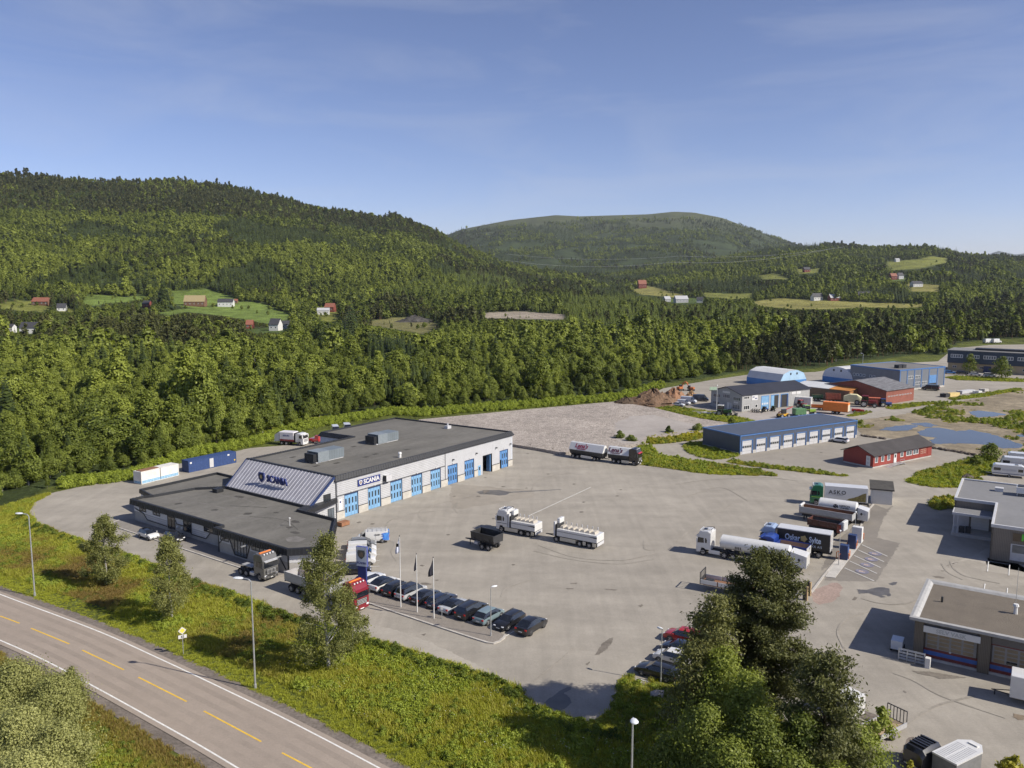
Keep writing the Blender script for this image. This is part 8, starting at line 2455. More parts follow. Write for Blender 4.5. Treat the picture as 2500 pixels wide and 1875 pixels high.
# 14 garbage lorry behind the hall
loc, rz = at((-53.6, 203.2), (.955, -.295), False, 1.2)
t14 = thing('garbage_truck', 'white refuse lorry with dark red lower band behind the hall', 'truck', loc, rz)
cab(t14, -1.2, P_WHITE, False, False, P_WHITE, None, M_LGREY); chassis(t14, -6.3, .8, (-3.9, -5.2), .48)
bx = MB().box(-5.8, -1.7, -1.22, 1.22, 1.35, 3.4, bev=.12).build('hopper_body', mat('refuse_white', (0.6, 0.58, 0.60), 0.5, var=0.06), t14); MB().box(-5.7, -1.75, -1.235, 1.235, 1.1, 1.55).build('red_band', P_WINE, bx)
text('lettering', 'RETURA', .5, M_SIGNBLUE, bx, (-3.8, -1.23, 2.5), bold=.01)
MB().loft([[(-5.8, -1.2, 1.0), (-5.8, 1.2, 1.0), (-5.8, 1.2, 3.4), (-5.8, -1.2, 3.4)], [(-7.4, -1.15, .8), (-7.4, 1.15, .8), (-7.2, 1.15, 2.6), (-7.2, -1.15, 2.6)]]).build('tail_loader', M_LGREY, t14)
MB().box(-1.65, -1.3, -1.1, 1.1, 1.2, 3.2).build('lift_frame', M_CHASSIS, t14)

# ---- containers
def container(name, label, p, q, w, h, m_, cat='shipping container'):
 rz, L_ = axes(p, q)
 e = thing(name, label, cat, (*p, 0), rz)
 b = MB(); n = int(L_ / .28)
 prof = []
 for i in range(n + 1):
  x = L_ * i / n; prof.append((x, 0.0 if i % 2 else .05))
 P = [(x, y) for x, y in prof] + [(x, w - y) for x, y in prof[::-1]]
 b.prism(P, .15, h - .06); b.build('corrugated_wall', m_, e); MB().box(0, L_, -.01, w + .01, h - .06, h).build('roof', m_, e); MB().box(0, L_, 0, w, 0.02, .15).build('base_frame', m_, e)
 for x in (0, L_ - .12):
  for y in (-.02, w - .1): MB().box(x - .01, x + .13, y, y + .12, .02, h + .01).build('corner_post', m_, e)
 return e


cb = container('shipping_container', 'long dark blue container with grey door panel behind the hall', (-70.4, 174.6), (-63.4, 184.6), 2.45, 2.6, mat('container_blue', (0.03, 0.06, 0.17), 0.5, var=0.12))
f = Face((0, 0), (12, 0)); f.part('door_panel', M_LGREY, cb, [(5.2, 6.2, .2, 2.2, .0, .06)]); f.part('logo_panel', M_WHITE, cb, [(.35, .8, 1.9, 2.25, .0, .03), (9.9, 10.4, 2.0, 2.35, .0, .03)]); f.part('warning_mark', mat('yellow_mark', (.75, .5, .02), .5), cb, [(11.6, 11.9, .6, .9, .0, .03)])
cw = container('shipping_container', 'worn white container with blue lower stripe near the wood', (-76.1, 164.3), (-71.6, 172.2), 2.45, 2.6, mat('container_white', (0.58, 0.56, 0.52), 0.6, var=0.0, col2=(0.72, 0.71, 0.68), scale=.8))
f = Face((0, 0), (9.1, 0)); f.part('blue_stripe', mat('stripe_pale_blue', (0.25, 0.42, 0.58), 0.6, var=0.3, scale=3), cw, [(.15, 8.9, .15, .75, .0, .02)]); f.part('joint', M_CHASSIS, cw, [(4.5, 4.6, .1, 2.6, .0, .03)])
g2 = Face((0, 2.45), (0, 0)); g2.part('blue_stripe', MATS['stripe_pale_blue'], cw, [(.15, 2.3, .15, .6, .0, .02)])
MB().box(.3, 4.5, .3, 2.0, 2.6, 2.72).build('debris_on_top', M_RUST, cw)
# ------------------------------------------------------------------ foreground trees
def tree(name, label, pos, H, W, crown, trunk, tint, group=None, rz=0.0):
 e = thing(name, label, 'tree', (pos[0], pos[1], 0), rz, group)
 c = np_mesh('crown', *crown); o = link('crown', c, e); o['tint'] = tint
 trunk[0].build('trunk', trunk[1], e)
 return e


def birch_crown(seed, H, W, leaves, base=0.12):
 """weeping birch: leaf strings hanging from rising limbs, airy with gaps"""
 rng = np.random.default_rng(seed); C = []; N = []
 nl = int(40 + 7 * W); per = leaves // nl
 bias = rng.normal(size=6)
 for i in range(nl):
  f = ((i + rng.random()) / nl) ** .85
  z = H * (base + (1.0 - base) * f)
  env = (min(1, f * 3.2 + .25)) * (1 - max(0, f - .30) / .70) ** .62
  a = rng.random() * 6.283
  env *= 1 + .22 * math.sin(a * 2 + bias[int(f * 5.99)] * 3) + .12 * bias[int(f * 5.99)]
  r = W * .5 * max(.05, env) * (.25 + .75 * rng.random() ** .55)
  c0 = np.array([math.cos(a) * r, math.sin(a) * r, z])
  sp_ = (.16 + .20 * rng.random()) * (.6 + W / 12)
  p = c0 + rng.normal(size=(per, 3)) * np.array([sp_, sp_, sp_ * .8])
  p[:, 2] -= rng.random(per) ** 1.5 * H * .10 * (1.15 - f)
  C.append(p); N.append(rng.normal(size=(per, 3)) + np.array([math.cos(a), math.sin(a), .6]) * .6)
 return cards(np.concatenate(C), np.concatenate(N), .10, rng, 1.0)


BG = 'birches on the road verge'
for sd, p, H, W, n_, lb, tn in ((301, (-19.9, 84.2), 14.7, 8.6, 27000, 'tall weeping birch on the verge in front of the red lorry', .55), (302, (-42.2, 97.2), 10.4, 6.2, 19000, 'mid-sized birch with white trunk on the verge, middle of three', .7), (303, (-56.0, 109.0), 9.6, 6.4, 21000, 'bushy birch on the verge, leftmost of three', .6)):
 V, F = birch_crown(sd, H, W, n_, .12 if sd != 302 else .16)
 tree('birch_tree', lb, p, H, W, (V, F, M_BIRCHLEAF), (trunk_geo(sd, H, .22 if sd == 301 else .16, 16, W * .42, base=.18), M_BIRCHBARK), tn, BG)
V, F = birch_crown(305, 5.2, 3.4, 4200, .1)
tree('birch_tree', 'low young birch beside the red lorry, right of the tall birch', (-18.2, 88.6), 5.2, 3.4, (V, F, M_BIRCHLEAF), (trunk_geo(305, 5.2, .08, 8, 1.4), M_BIRCHBARK), .5, BG)


def big_pine(seed, H, W, leaves, base=.18):
 """pine: whorls of ragged needle clumps on rising boughs"""
 rng = np.random.default_rng(seed); C = []; N = []
 nb = int(34 + 4.5 * W)
 for i in range(nb):
  f = (i + rng.random()) / nb
  z = H * (base + (1 - base) * f)
  rmax = W * .5 * (1 - f) ** .5 * (.55 + .45 * min(1, f * 3.5 + .3)) * (.8 + .35 * rng.random())
  a = i * 2.4 + rng.random()
  ln = rmax * (.7 + .35 * rng.random()) + .25
  k_ = max(2, int(ln / .55))
  for j in range(k_):
   q = (j + 1) / k_
   cz = z + ln * q * (.18 + .25 * f) + q * q * .3
   c0 = np.array([math.cos(a) * ln * q, math.sin(a) * ln * q, cz]) + rng.normal(size=3) * .15
   per = int(leaves / (nb * 3.2) * (.6 + .8 * q))
   s = .34 + .18 * q
   p = c0 + rng.normal(size=(per, 3)) * np.array([s, s, s * .55]) * .8
   C.append(p)
   up = rng.normal(size=(per, 3)) * .8 + np.array([math.cos(a) * .5, math.sin(a) * .5, .7]); N.append(up)
 return cards(np.concatenate(C), np.concatenate(N), .09, rng, 1.6)


def topped(px, py, H):
 g_ = G(px, py, H); return (g_.x, g_.y)


GRP = 'trees of the dark clump at the yard corner'
for sd, px, py, H, W, n_, lb, tn in ((401, 1866, 1366, 17.0, 11.0, 50000, 'tallest broad dark pine of the corner clump, before the tanker', .36), (402, 1752, 1468, 15.0, 4.4, 13000, 'narrow pine with pointed top left of the tallest pine', .75), (403, 1712, 1512, 13.0, 4.2, 12000, 'pointed pine at the left side of the corner clump', .8),
 (404, 2020, 1612, 14.0, 6.8, 22000, 'dark pine at the right side of the corner clump, by the white shed', .38), (405, 1700, 1585, 11.5, 4.6, 12000, 'lower pine at the left front of the corner clump', .7)):
 V, F = big_pine(sd, H, W, n_)
 tree('pine_tree', lb, topped(px, py, H), H, W, (V, F, M_PINE), (trunk_geo(sd, H, .28, 14, W * .42, base=.2), M_PINEBARK), tn, GRP)
for sd, px, py, H, W, n_, lb, tn in ((421, 1765, 1585, 12.0, 6.5, 8500, 'bright green broadleaf in the middle of the corner clump', .75), (422, 1835, 1640, 11.5, 6.0, 8000, 'yellow-green broadleaf just below the tallest pine', .85), (423, 1720, 1720, 10.0, 5.6, 8000, 'leafy tree at the lower left of the corner clump', .55),
 (424, 1860, 1740, 10.5, 6.5, 8500, 'dense green tree at the lower middle of the corner clump', .35), (425, 1960, 1735, 10.5, 5.5, 7500, 'dark leafy tree between the two dark pines at the lower right', .25), (426, 2095, 1770, 8.5, 5.6, 7500, 'light green tree at the clump\'s lower right, by the flat trailer', .7),
 (427, 1780, 1810, 9.0, 6.0, 8000, 'leafy tree at the bottom edge, lower middle of the corner clump', .6), (428, 1640, 1800, 6.0, 4.6, 6000, 'bushy tree at the bottom left foot of the corner clump', .45), (429, 1930, 1850, 8.5, 6.0, 7500, 'leafy tree at the bottom edge right of middle', .5), (430, 2040, 1870, 7.5, 5.0, 6500, 'bright leafy tree at the bottom edge near the black trailer', .65)):
 V, F = broad_crown(sd, H, W, H * .1, 60, int(n_ * 2.3), .10, .55)
 tree('broadleaf_tree', lb, topped(px, py, H), H, W, (V, F, M_LEAF), (trunk_geo(sd, H * .85, .16, 9, W * .4), M_BARK), tn, GRP)
V, F = broad_crown(441, 4.0, 2.4, .4, 16, 900, .16, .5)
tree('young_tree', 'small sapling standing by the flat trailer and white shed', topped(2150, 1722, 4.0), 4, 2.4, (V, F, M_LEAF), (trunk_geo(441, 3.6, .05, 5, 1), M_BARK), .8)
V, F = broad_crown(442, 3.2, 2.4, .3, 16, 1100, .15, .5)
tree('yellow_shrub', 'yellow-leaved shrub at the bottom right corner', topped(2475, 1845, 3.2), 3.2, 2.4, (V, F, M_YELLOW), (trunk_geo(442, 2.6, .04, 5, 1), M_BARK), .5)
V, F = broad_crown(443, 1.6, 1.0, .1, 8, 300, .12, .5)
tree('yellow_shrub', 'small yellow shrub beside the black horse trailer', topped(2225, 1858, 1.6), 1.6, 1.0, (V, F, M_YELLOW), (trunk_geo(443, 1.3, .03, 3, .4), M_BARK), .4)
# willow thicket, bottom left
WG = 'pale willows below the road'
for i, (px, py, H, W, n_) in enumerate(((30, 1622, 5.2, 6.5, 11000), (125, 1655, 5.0, 5.5, 9500), (172, 1632, 4.4, 2.6, 2600), (45, 1735, 5.5, 6.5, 11000), (140, 1770, 5.0, 5.5, 9000), (60, 1840, 5.0, 6.0, 9000), (-60, 1690, 5.5, 6.5, 9000))):
 V, F = broad_crown(460 + i, H, W, .2, 60, int(n_ * 1.8), .088, .9)
 tree('willow_shrub', ['silvery willow at the left edge next to the road, farthest back of the thicket', 'silvery willow in the middle of the thicket by the road', 'thin willow whose branches reach over the white road line', 'large silvery willow at the left edge, front of the thicket', 'silvery willow at the right front of the thicket',
 'silvery willow at the bottom left corner', 'silvery willow cut by the left edge of the picture'][i], topped(px, py, H), H, W, (V, F, M_WILLOW), (trunk_geo(460 + i, H * .8, .07, 12, W * .45, base=.05), M_BARK), (.5, .45, .25, .7, .6, .8, .5)[i], WG)
# small trees by the office block and scattered bushes
for i, (p, H, W, tn, lb) in enumerate((((205.7, 366.0), 8.5, 5.5, .35, 'small round tree before the far office block, left of two'), ((207.0, 344.0), 9.5, 7.5, .3, 'larger round tree before the far office block, right of two'), ((63.9, 234.8), 1.8, 2.0, .5, 'small bush at the corner of the long blue garage'),
 ((42.5, 218.6), 2.4, 1.8, .1, 'dark little bush above the yellow-flowered bank'), ((51.3, 221.8), 2.4, 3.2, .6, 'bush at the right end of the yellow-flowered bank'), ((28.1, 210.6), 2.6, 2.4, .35, 'bush behind the black bulk lorry'), ((30.6, 207.0), 2.0, 3.0, .35, 'low bush right behind the black bulk lorry'),
 ((111.0, 186.5), 4.0, 4.6, .35, 'round bush between the pond and the caravans'), ((105.0, 181.5), 2.2, 3.4, .4, 'low bush left of the caravans'), ((36.5, 133.9), .8, .9, .4, 'weed clump in the middle of the yard kerb'))):
 if i == 9: continue
 V, F = broad_crown(480 + i, H, W, H * .06, 22, 1700, max(.16, W * .045), .4)
 tree('small_tree' if H > 5 else 'bush', lb, p, H, W, (V, F, M_LEAF), (trunk_geo(480 + i, H * .8, .03 * H, 6, W * .4), M_BARK), tn)
# one large lone spruce by the farm
p = T(*zA(985, 262)); V, F = spruce_crown(499, 34, 24, .5, 26, 15)
tree('spruce_tree', 'large lone dark conifer left of the straw-roofed barn', p, 34, 24, (V, F, M_SPRUCE), (trunk_geo(499, 33, .5, 0, 1), M_BARK), .12).location = p

# ------------------------------------------------------------------ poles, lamps, flags, signs
def lamp_post(label, p, H, arm, head, yaw, r=.085, group=None, wide=.32):
 e = thing('lamp_post', label, 'lamp post', (p[0], p[1], 0), yaw, group)
 mb = MB(); mb.cyl((0, 0, -.1), (0, 0, H - .3), r, r * .65, 10); mb.tube([(0, 0, H - .32), (arm * .3, 0, H - .08), (arm, 0, H)], r * .55, 6); mb.build('pole', M_STEEL, e, smooth=True)
 mb = MB(); rings = []
 for x, w, h_ in ((0, .1, .06), (.2, .75, .13), (.55, 1, .16), (.85, .8, .12), (1, .25, .05)):
  rings.append([(arm + x * head, math.cos(k_ * .785) * wide * .5 * w, H + math.sin(k_ * .785) * h_ * .75) for k_ in range(8)])
 mb.loft(rings); mb.build('lamp_head', mat('lamp_head_grey', (0.68, 0.70, 0.72), 0.35, var=0.05), e, smooth=True)
 MB().cyl((0, 0, -.05), (0, 0, .5), r * 1.5, r * 1.4, 10).build('base_collar', M_STEEL, e)
 return e


lamp_post('tall road lamp beside the road in front of the tall birch', (-26.5, 79.9), 11.8, .8, 1.1, math.pi * .95, .1, None, .6)
lamp_post('tall road lamp at the left edge of the verge', (-63.6, 104.7), 11.3, .8, 1.1, math.pi * .95, .1, None, .6)
q = G(1545, 1748, 11.6); lamp_post('road lamp whose head rises from the bottom edge', (q.x, q.y), 11.6, .3, .75, -math.pi * .5, .1, None, .6)
lamp_post('short lamp post at the end of the paved island by the blue-grey hatchback', (-2.5, 92.3), 6.1, .1, .75, .5, .065)
lamp_post('short lamp post beside the cars under the pines', (15.6, 81.2), 5.9, -.1, .7, 2.4, .065)
lamp_post('thin lamp post on the walkway beside the nearer blue charger', (48.2, 116.5), 5.2, .05, .5, 1.2, .05)
lamp_post('thin lamp post beside the white charger cabinet', (55.0, 127.3), 4.9, .05, .5, 1.2, .05)
lamp_post('lamp post rising behind the blue-grey hall', (142.0, 330.0), 12.0, .5, .9, 2.0, .1)


def flag_pole(label, p, H, fm, drop, wid, emblem=None):
 e = thing('flagpole', label, 'flagpole', (p[0], p[1], .1), 0, 'flagpoles on the paved island')
 MB().cyl((0, 0, -.1), (0, 0, H), .075, .04, 10).build('pole', M_WHITE, e, smooth=True)
 MB().cyl((0, 0, H), (0, 0, H + .14), .08, .03, 8).build('finial', M_CHASSIS, e)
 mb = MB(); nx, nz = 8, 7; V = []
 for j in range(nz):
  for i in range(nx):
   f = i / (nx - 1); g_ = j / (nz - 1)
   w = wid * (.35 + .65 * math.sin(min(1, g_ * 1.25) * 1.57))
   V.append((-.06 - f * w, math.sin(f * 7 + g_ * 1.3) * .11 * f * (.5 + g_), H - .15 - g_ * drop - f * (.25 + .55 * (1 - g_))))
 F_ = [(j * nx + i, j * nx + i + 1, (j + 1) * nx + i + 1, (j + 1) * nx + i) for j in range(nz - 1) for i in range(nx - 1)]
 mb.add(V, F_); fo = mb.build('flag', fm, e, smooth=True); md = fo.modifiers.new('thick', 'SOLIDIFY'); md.thickness = .012
 if emblem:
  mb = MB(); mb.add([(-.1 - .5 * wid * (k_ % 2) - .05, -.16, H - .2 - drop * (.35 + .22 * (k_ // 2))) for k_ in range(4)], [(0, 1, 3, 2), (2, 3, 1, 0)]); mb.build('flag_emblem', emblem, e)
 return e


flag_pole('white flagpole with limp pale blue and white flag, leftmost and tallest of three', (-14.3, 100.8), 9.4, mat('flag_white', (0.62, 0.64, 0.75), 0.7, var=0.1), 2.0, .55, M_SIGNBLUE)
flag_pole('white flagpole with narrow dark furled flag, middle of three', (-12.0, 99.2), 7.6, mat('flag_dark', (0.03, 0.03, 0.045), 0.7, var=0.2), 1.9, .30)
flag_pole('white flagpole with dark hanging flag, rightmost of three', (-9.7, 97.3), 7.8, MATS['flag_dark'], 2.1, .62)
e = thing('flagpole', 'white flagpole with pale green flag at the corner of the grey workshop', 'flagpole', (65.1, 257.6, 0), 0)
MB().cyl((0, 0, -.1), (0, 0, 8.3), .1, .06, 8).build('pole', M_WHITE, e); MB().box(-2.4, -.1, -.02, .02, 6.9, 7.9).build('flag', mat('flag_green', (0.45, 0.58, 0.42), 0.7, var=0.15), e); MB().cyl((0, 0, 8.3), (0, 0, 8.6), .2, .05, 8).build('finial', M_WHITE, e)

# brand pylon
PY = G(*zb(1640, 868))
e = thing('sign_pylon', 'blue sign pylon with white panel, dark crest and lettering by the parked cars', 'sign', (PY.x, PY.y, 0), math.atan2(-.32, .95))
ph = 6.0
MB().box(-.62, .62, -.16, .16, 0, ph - 2.75).build('column', M_SIGNBLUE, e); MB().box(-.8, .8, -.2, .2, ph - 2.75, ph).build('panel_frame', mat('pylon_frame', (0.07, 0.09, 0.28), .4), e)
pf_ = MB().box(-.74, .74, -.23, -.19, ph - 2.7, ph - .06).build('panel', mat('pylon_panel', (0.50, 0.54, 0.60), .4, var=.05), e)
fp = Face((-.8, -.22), (.8, -.22)); sh_ = shield(MB(), (.8, ph - 1.05), .62, fp.pt, .01, .05).build('crest', mat('crest_grey', (0.07, 0.075, 0.08), .4), pf_ if False else e)
fp.poly(MB(), [(.5, ph - 1.35), (1.05, ph - 1.4), (1.1, ph - .95), (.85, ph - .65), (.55, ph - .9)], .051, .07).build('beast_head', mat('crest_bronze', (0.16, 0.12, 0.09), .4), sh_)
fp.text('lettering', 'SCANIA', .40, M_SIGNBLUE, e, .8, ph - 2.25, .02, bold=.012)

# road sign: yellow diamond with number plate
e = thing('road_sign', 'yellow diamond priority road sign with white number plate on the verge', 'road sign', (-37.0, 87.6, 0), R(30))
MB().cyl((0, 0, -.1), (0, 0, 3.2), .04, .04, 8).build('post', M_STEEL, e)
def diamond(s, y0, y1, m_, nm): MB().loft([[(0, y0, 2.85 - s), (s, y0, 2.85), (0, y0, 2.85 + s), (-s, y0, 2.85)], [(0, y1, 2.85 - s), (s, y1, 2.85), (0, y1, 2.85 + s), (-s, y1, 2.85)]]).build(nm, m_, e)
diamond(.44, -.06, -.04, M_WHITE, 'border'); diamond(.30, -.07, -.061, mat('sign_yellow', (.85, .65, .08), .5), 'yellow_face')
MB().box(-.45, .45, -.07, -.05, 1.95, 2.35).build('number_plate', M_WHITE, e); text('number', '62', .34, M_CHASSIS, e, (0, -.08, 2.15), bold=.01)

# ---- chargers
for i, (p, lb) in enumerate((((50.0, 119.1), 'nearer dark blue charging cabinet on the pale walkway'), ((53.3, 124.1), 'farther dark blue charging cabinet on the pale walkway'))):
 e = thing('charging_cabinet', lb, 'charger', (*p, .1), R(-35), 'charging cabinets')
 MB().box(-.6, .6, -.5, .5, 0, 2.2, bev=.04).build('cabinet', M_NAVY, e); MB().box(.601, .63, -.35, .35, 1.2, 1.9).build('screen', mat('charger_screen', (.04, .10, .3), .2), e); MB().box(.605, .64, -.45, -.25, .3, 1.1).build('cable', M_CHASSIS, e)
e = thing('power_cabinet', 'tall white cabinet with grey door beside the chargers', 'cabinet', (55.4, 127.2, .1), R(-35))
MB().box(-.75, .75, -.5, .5, 0, 2.5, bev=.03).build('cabinet', M_WHITE, e); MB().box(-.8, -.751, -.4, .4, .1, 2.35).build('door', M_LGREY, e)
for i, (x, y) in enumerate([(1455, 780), (1478, 800), (1545, 800), (1555, 775), (1550, 690), (1558, 660), (1612, 705), (1622, 680), (1660, 640), (1680, 615)]):
 p = G(*z6(x, y)); e = thing('bollard', 'thin orange guard bollard beside the charging cabinets', 'bollard', (p.x, p.y, 0), .6, 'orange bollards round the chargers')
 b = MB(); b.tube([(-.3, 0, 0), (-.3, 0, .95), (.3, 0, .95), (.3, 0, 0)], .06, 6); b.build('hoop', M_ORANGE, e)
for p, lb in (((38.6, 103.4), 'nearer of two dark posts with tan sides by the kerb behind the tallest pine'), ((39.6, 105.0), 'farther of two dark posts with tan sides by the kerb behind the tallest pine')):
 e = thing('charging_post', lb, 'post', (*p, 0), R(-35)); MB().box(-.28, .14, -.22, .22, 0, 2.0, bev=.05).build('front', M_BLACK, e); MB().box(.142, .32, -.22, .22, 0, 1.85).build('back', mat('post_tan', (.36, .26, .14), .7), e)
e = thing('post_box', 'small grey meter post on the paved island behind the silver saloon', 'post', (-8.7, 97.2, .1), 0); MB().box(-.04, .04, -.04, .04, 0, 1.2).build('post', M_STEEL, e); MB().box(-.15, .15, -.1, .1, 1.2, 1.55).build('box', M_LGREY, e)
e = thing('boulder', 'pale boulder at the yard corner beside the shaded cars', 'boulder', (14.6, 78.2, .25), .3)
rk = rock(random.Random(3), .8); me = bpy.data.meshes.new('stone'); rk.to_mesh(me); rk.free(); me.materials.append(layered('pale_stone', (.36, .33, .30), [(1, .8, 1.15), (5, .85, 1.1)])); link('stone', me, e)
e = thing('pallet_box', 'brown wooden box at the hall corner beside the low wing', 'box', (-28.9, 136.2, 0), B_RZ); MB().box(-.9, .9, -.6, .6, .1, .75).build('box', mat('brown_box', (.26, .12, .06), .7, var=.2), e); MB().box(-.9, .9, -.5, .5, 0, .1).build('runner', M_CHASSIS, e)

# ---- trailers at the bottom right
e = thing('horse_trailer', 'black ribbed hard-top trailer at the bottom edge', 'trailer', (35.5, 66.2, 0), R(32))
mb = MB(); rings = []
for x, z, w in ((-1.5, 1.9, .85), (-1.2, 2.25, .98), (0, 2.4, 1.0), (1.2, 2.25, .98), (1.5, 1.9, .85)):
 rings.append([(x, -w, .5), (x, w, .5), (x, w, z - .35), (x, w * .7, z), (x, -w * .7, z), (x, -w, z - .35)])
mb.loft(rings); mb.build('shell', paint('trailer_black', (.02, .02, .022)), e, smooth=True)
for x in (-.9, -.5, -.1, .3, .7): MB().box(x, x + .12, -.7, .7, 2.2, 2.44).build('roof_rib', MATS['paint_trailer_black'], e)
for sy in (1, -1): wheel(e, 0, sy * .95, .33, .2, sy)
MB().box(-1.55, -1.5, -.7, .7, .6, .7).build('chrome_trim', M_ALU, e)
e = thing('horse_trailer', 'white trailer with pointed nose and ribbed pale roof at the bottom edge', 'trailer', (38.0, 64.9, 0), R(30))
pl_ = [(-2.2, -1.05), (1.4, -1.05), (2.3, -.45), (2.3, .45), (1.4, 1.05), (-2.2, 1.05)]
MB().prism(pl_, .5, 2.2).build('body', mat('trailer_side', (.18, .18, .18), .5), e); MB().prism(offset_poly(pl_, .05), 2.2, 2.35).build('roof', P_WHITE, e)
for k_ in range(12): MB().box(-2.05 + k_ * .27, -1.93 + k_ * .27, -.9, -.08, 2.35, 2.37).build('roof_rib', M_LGREY, e); MB().box(-2.05 + k_ * .27, -1.93 + k_ * .27, .08, .9, 2.35, 2.37).build('roof_rib', M_LGREY, e)
MB().box(1.6, 1.9, -.5, .3, 2.36, 2.46).build('roof_vent', M_WHITE, e)
for sy in (1, -1): wheel(e, -.5, sy * 1.1, .33, .2, sy)
e = thing('flatbed_trailer', 'low tan-decked trailer with mesh ramp, half hidden by the light green tree', 'trailer', (34.4, 71.4, 0), R(33))
MB().box(-2.3, 2.2, -1.0, 1.0, .55, .65).build('deck', mat('ply_deck', (.36, .27, .17), .8, var=.12), e)
for sy in (1, -1): MB().box(-2.3, 2.2, sy * 1.05 - .04, sy * 1.05 + .04, .5, .95).build('side_board', M_ALU, e); wheel(e, -.2, sy * 1.15, .3, .2, sy)
rp_ = MB(); rp_.box(2.2, 2.28, -1.0, 1.0, .6, .68); rp_.box(2.25, 2.33, -1.0, 1.0, 1.9, 1.98)
for k_ in range(7): rp_.box(2.22, 2.3, -1.0 + k_ * .33 - .02, -1.0 + k_ * .33 + .03, .68, 1.9)
rp_.build('mesh_ramp', M_CHASSIS, e); MB().box(-3.4, -2.3, -.05, .05, .5, .6).build('drawbar', M_STEEL, e)
e = thing('shed', 'small white shed behind the right-hand dark pine', 'shed', (32.8, 75.4, 0), R(33)); MB().box(-1.2, 1.0, -1.2, 1.2, .05, 1.9).build('wall', P_WHITE, e); MB().box(-1.25, 1.05, -1.25, 1.25, 1.9, 2.0).build('roof', M_WHITE, e); MB().box(1.0, 1.03, -.9, .9, .15, 1.75).build('door', M_WHITE, e)
e = thing('box_trailer', 'white box trailer cut by the right edge beside the wash hall', 'trailer', (52.4, 76.6, 0), R(-33))
MB().box(-2.6, 3.5, -1.2, 1.2, .6, 2.9, bev=.05).build('box', P_WHITE, e); MB().box(-1.2, 1.2, -.8, .8, 2.9, 2.94).build('roof_grille', M_LGREY, e)
for sy in (1, -1): wheel(e, .3, sy * 1.1, .35, .22, sy)
d = MB(); d.tube([(-4.2, 0, .5), (-2.6, -.5, .6)], .05); d.tube([(-4.2, 0, .5), (-2.6, .5, .6)], .05); d.cyl((-3.9, 0, 0), (-3.9, 0, .6), .06, .06, 6); d.build('drawbar', M_CHASSIS, e)
e = thing('utility_vehicle', 'small grey box vehicle in the wash hall\'s shadow', 'vehicle', (44.0, 88.9, 0), R(57))
mb = MB(); mb.loft([[(-.95, -.6, .35), (-.95, .6, .35), (-.95, .6, 1.35), (-.95, -.6, 1.35)], [(.5, -.62, .35), (.5, .62, .35), (.45, .6, 1.45), (.45, -.6, 1.45)], [(1.0, -.58, .35), (1.0, .58, .35), (.8, .55, 1.0), (.8, -.55, 1.0)]]); mb.build('body', P_LSILVER, e)
for sx in (.55, -.55):
 for sy in (1, -1): wheel(e, sx, sy * .6, .28, .18, sy)
e = thing('gate_rack', 'stack of galvanised gate panels leaning by the wash hall corner', 'rack', (43.9, 85.5, 0), R(-35))
for k_ in range(3):
 g_ = MB(); y = k_ * .18
 for z in (.25, .6, .95, 1.3): g_.tube([(-1.3, y, z), (1.3, y, z)], .03, 5)
 for x in (-1.3, -.45, .4, 1.3): g_.tube([(x, y, .05), (x, y, 1.35)], .03, 5)
 g_.build('gate_panel', M_STEEL, e)
MB().box(1.4, 1.9, -.3, .3, 0, 1.1).build('white_bin', M_WHITE, e)

# ---- caravans
for p, lb, s in (((106.3, 171.4), 'white caravan with dark stripe at the right edge, nearest of three', 1.0), ((112.2, 177.8), 'white caravan behind the striped one, middle of three', 1.05), ((116.5, 183.0), 'white caravan roof farthest back of three at the right edge', 1.0)):
 e = thing('caravan', lb, 'caravan', (*p, 0), R(-28), 'caravans at the right edge'); e.scale = (s,) * 3
 prof = [(-3.1, .5), (-3.3, 1.2), (-3.0, 2.3), (-2.6, 2.6), (2.2, 2.6), (2.8, 2.3), (3.2, 1.2), (3.1, .5)]
 MB().loft([[(x, 1.12, z) for x, z in prof], [(x, -1.12, z) for x, z in prof]]).build('body', P_WHITE, e)
 for sy in (1, -1):
  MB().box(-2.9, -1.6, sy * 1.12 - .015, sy * 1.12 + .015, 1.35, 1.95).build('window', M_CARGLASS, e); MB().box(1.6, 2.5, sy * 1.12 - .015, sy * 1.12 + .015, 1.3, 1.9).build('window', M_CARGLASS, e)
  MB().box(-3.1, 3.1, sy * 1.12 - .012, sy * 1.12 + .012, .72, .84).build('stripe', M_NAVY, e); MB().box(-1.4, 1.3, sy * 1.12 - .012, sy * 1.12 + .012, 1.35, 1.8).build('awning_panel', M_LGREY, e); wheel(e, 0, sy * 1.05, .33, .2, sy)
 MB().box(1.0, 1.6, -.3, .3, 2.6, 2.72).build('roof_hatch', M_CARGLASS, e); MB().box(-4.3, -3.2, -.06, .06, .45, .55).build('drawbar', M_STEEL, e)

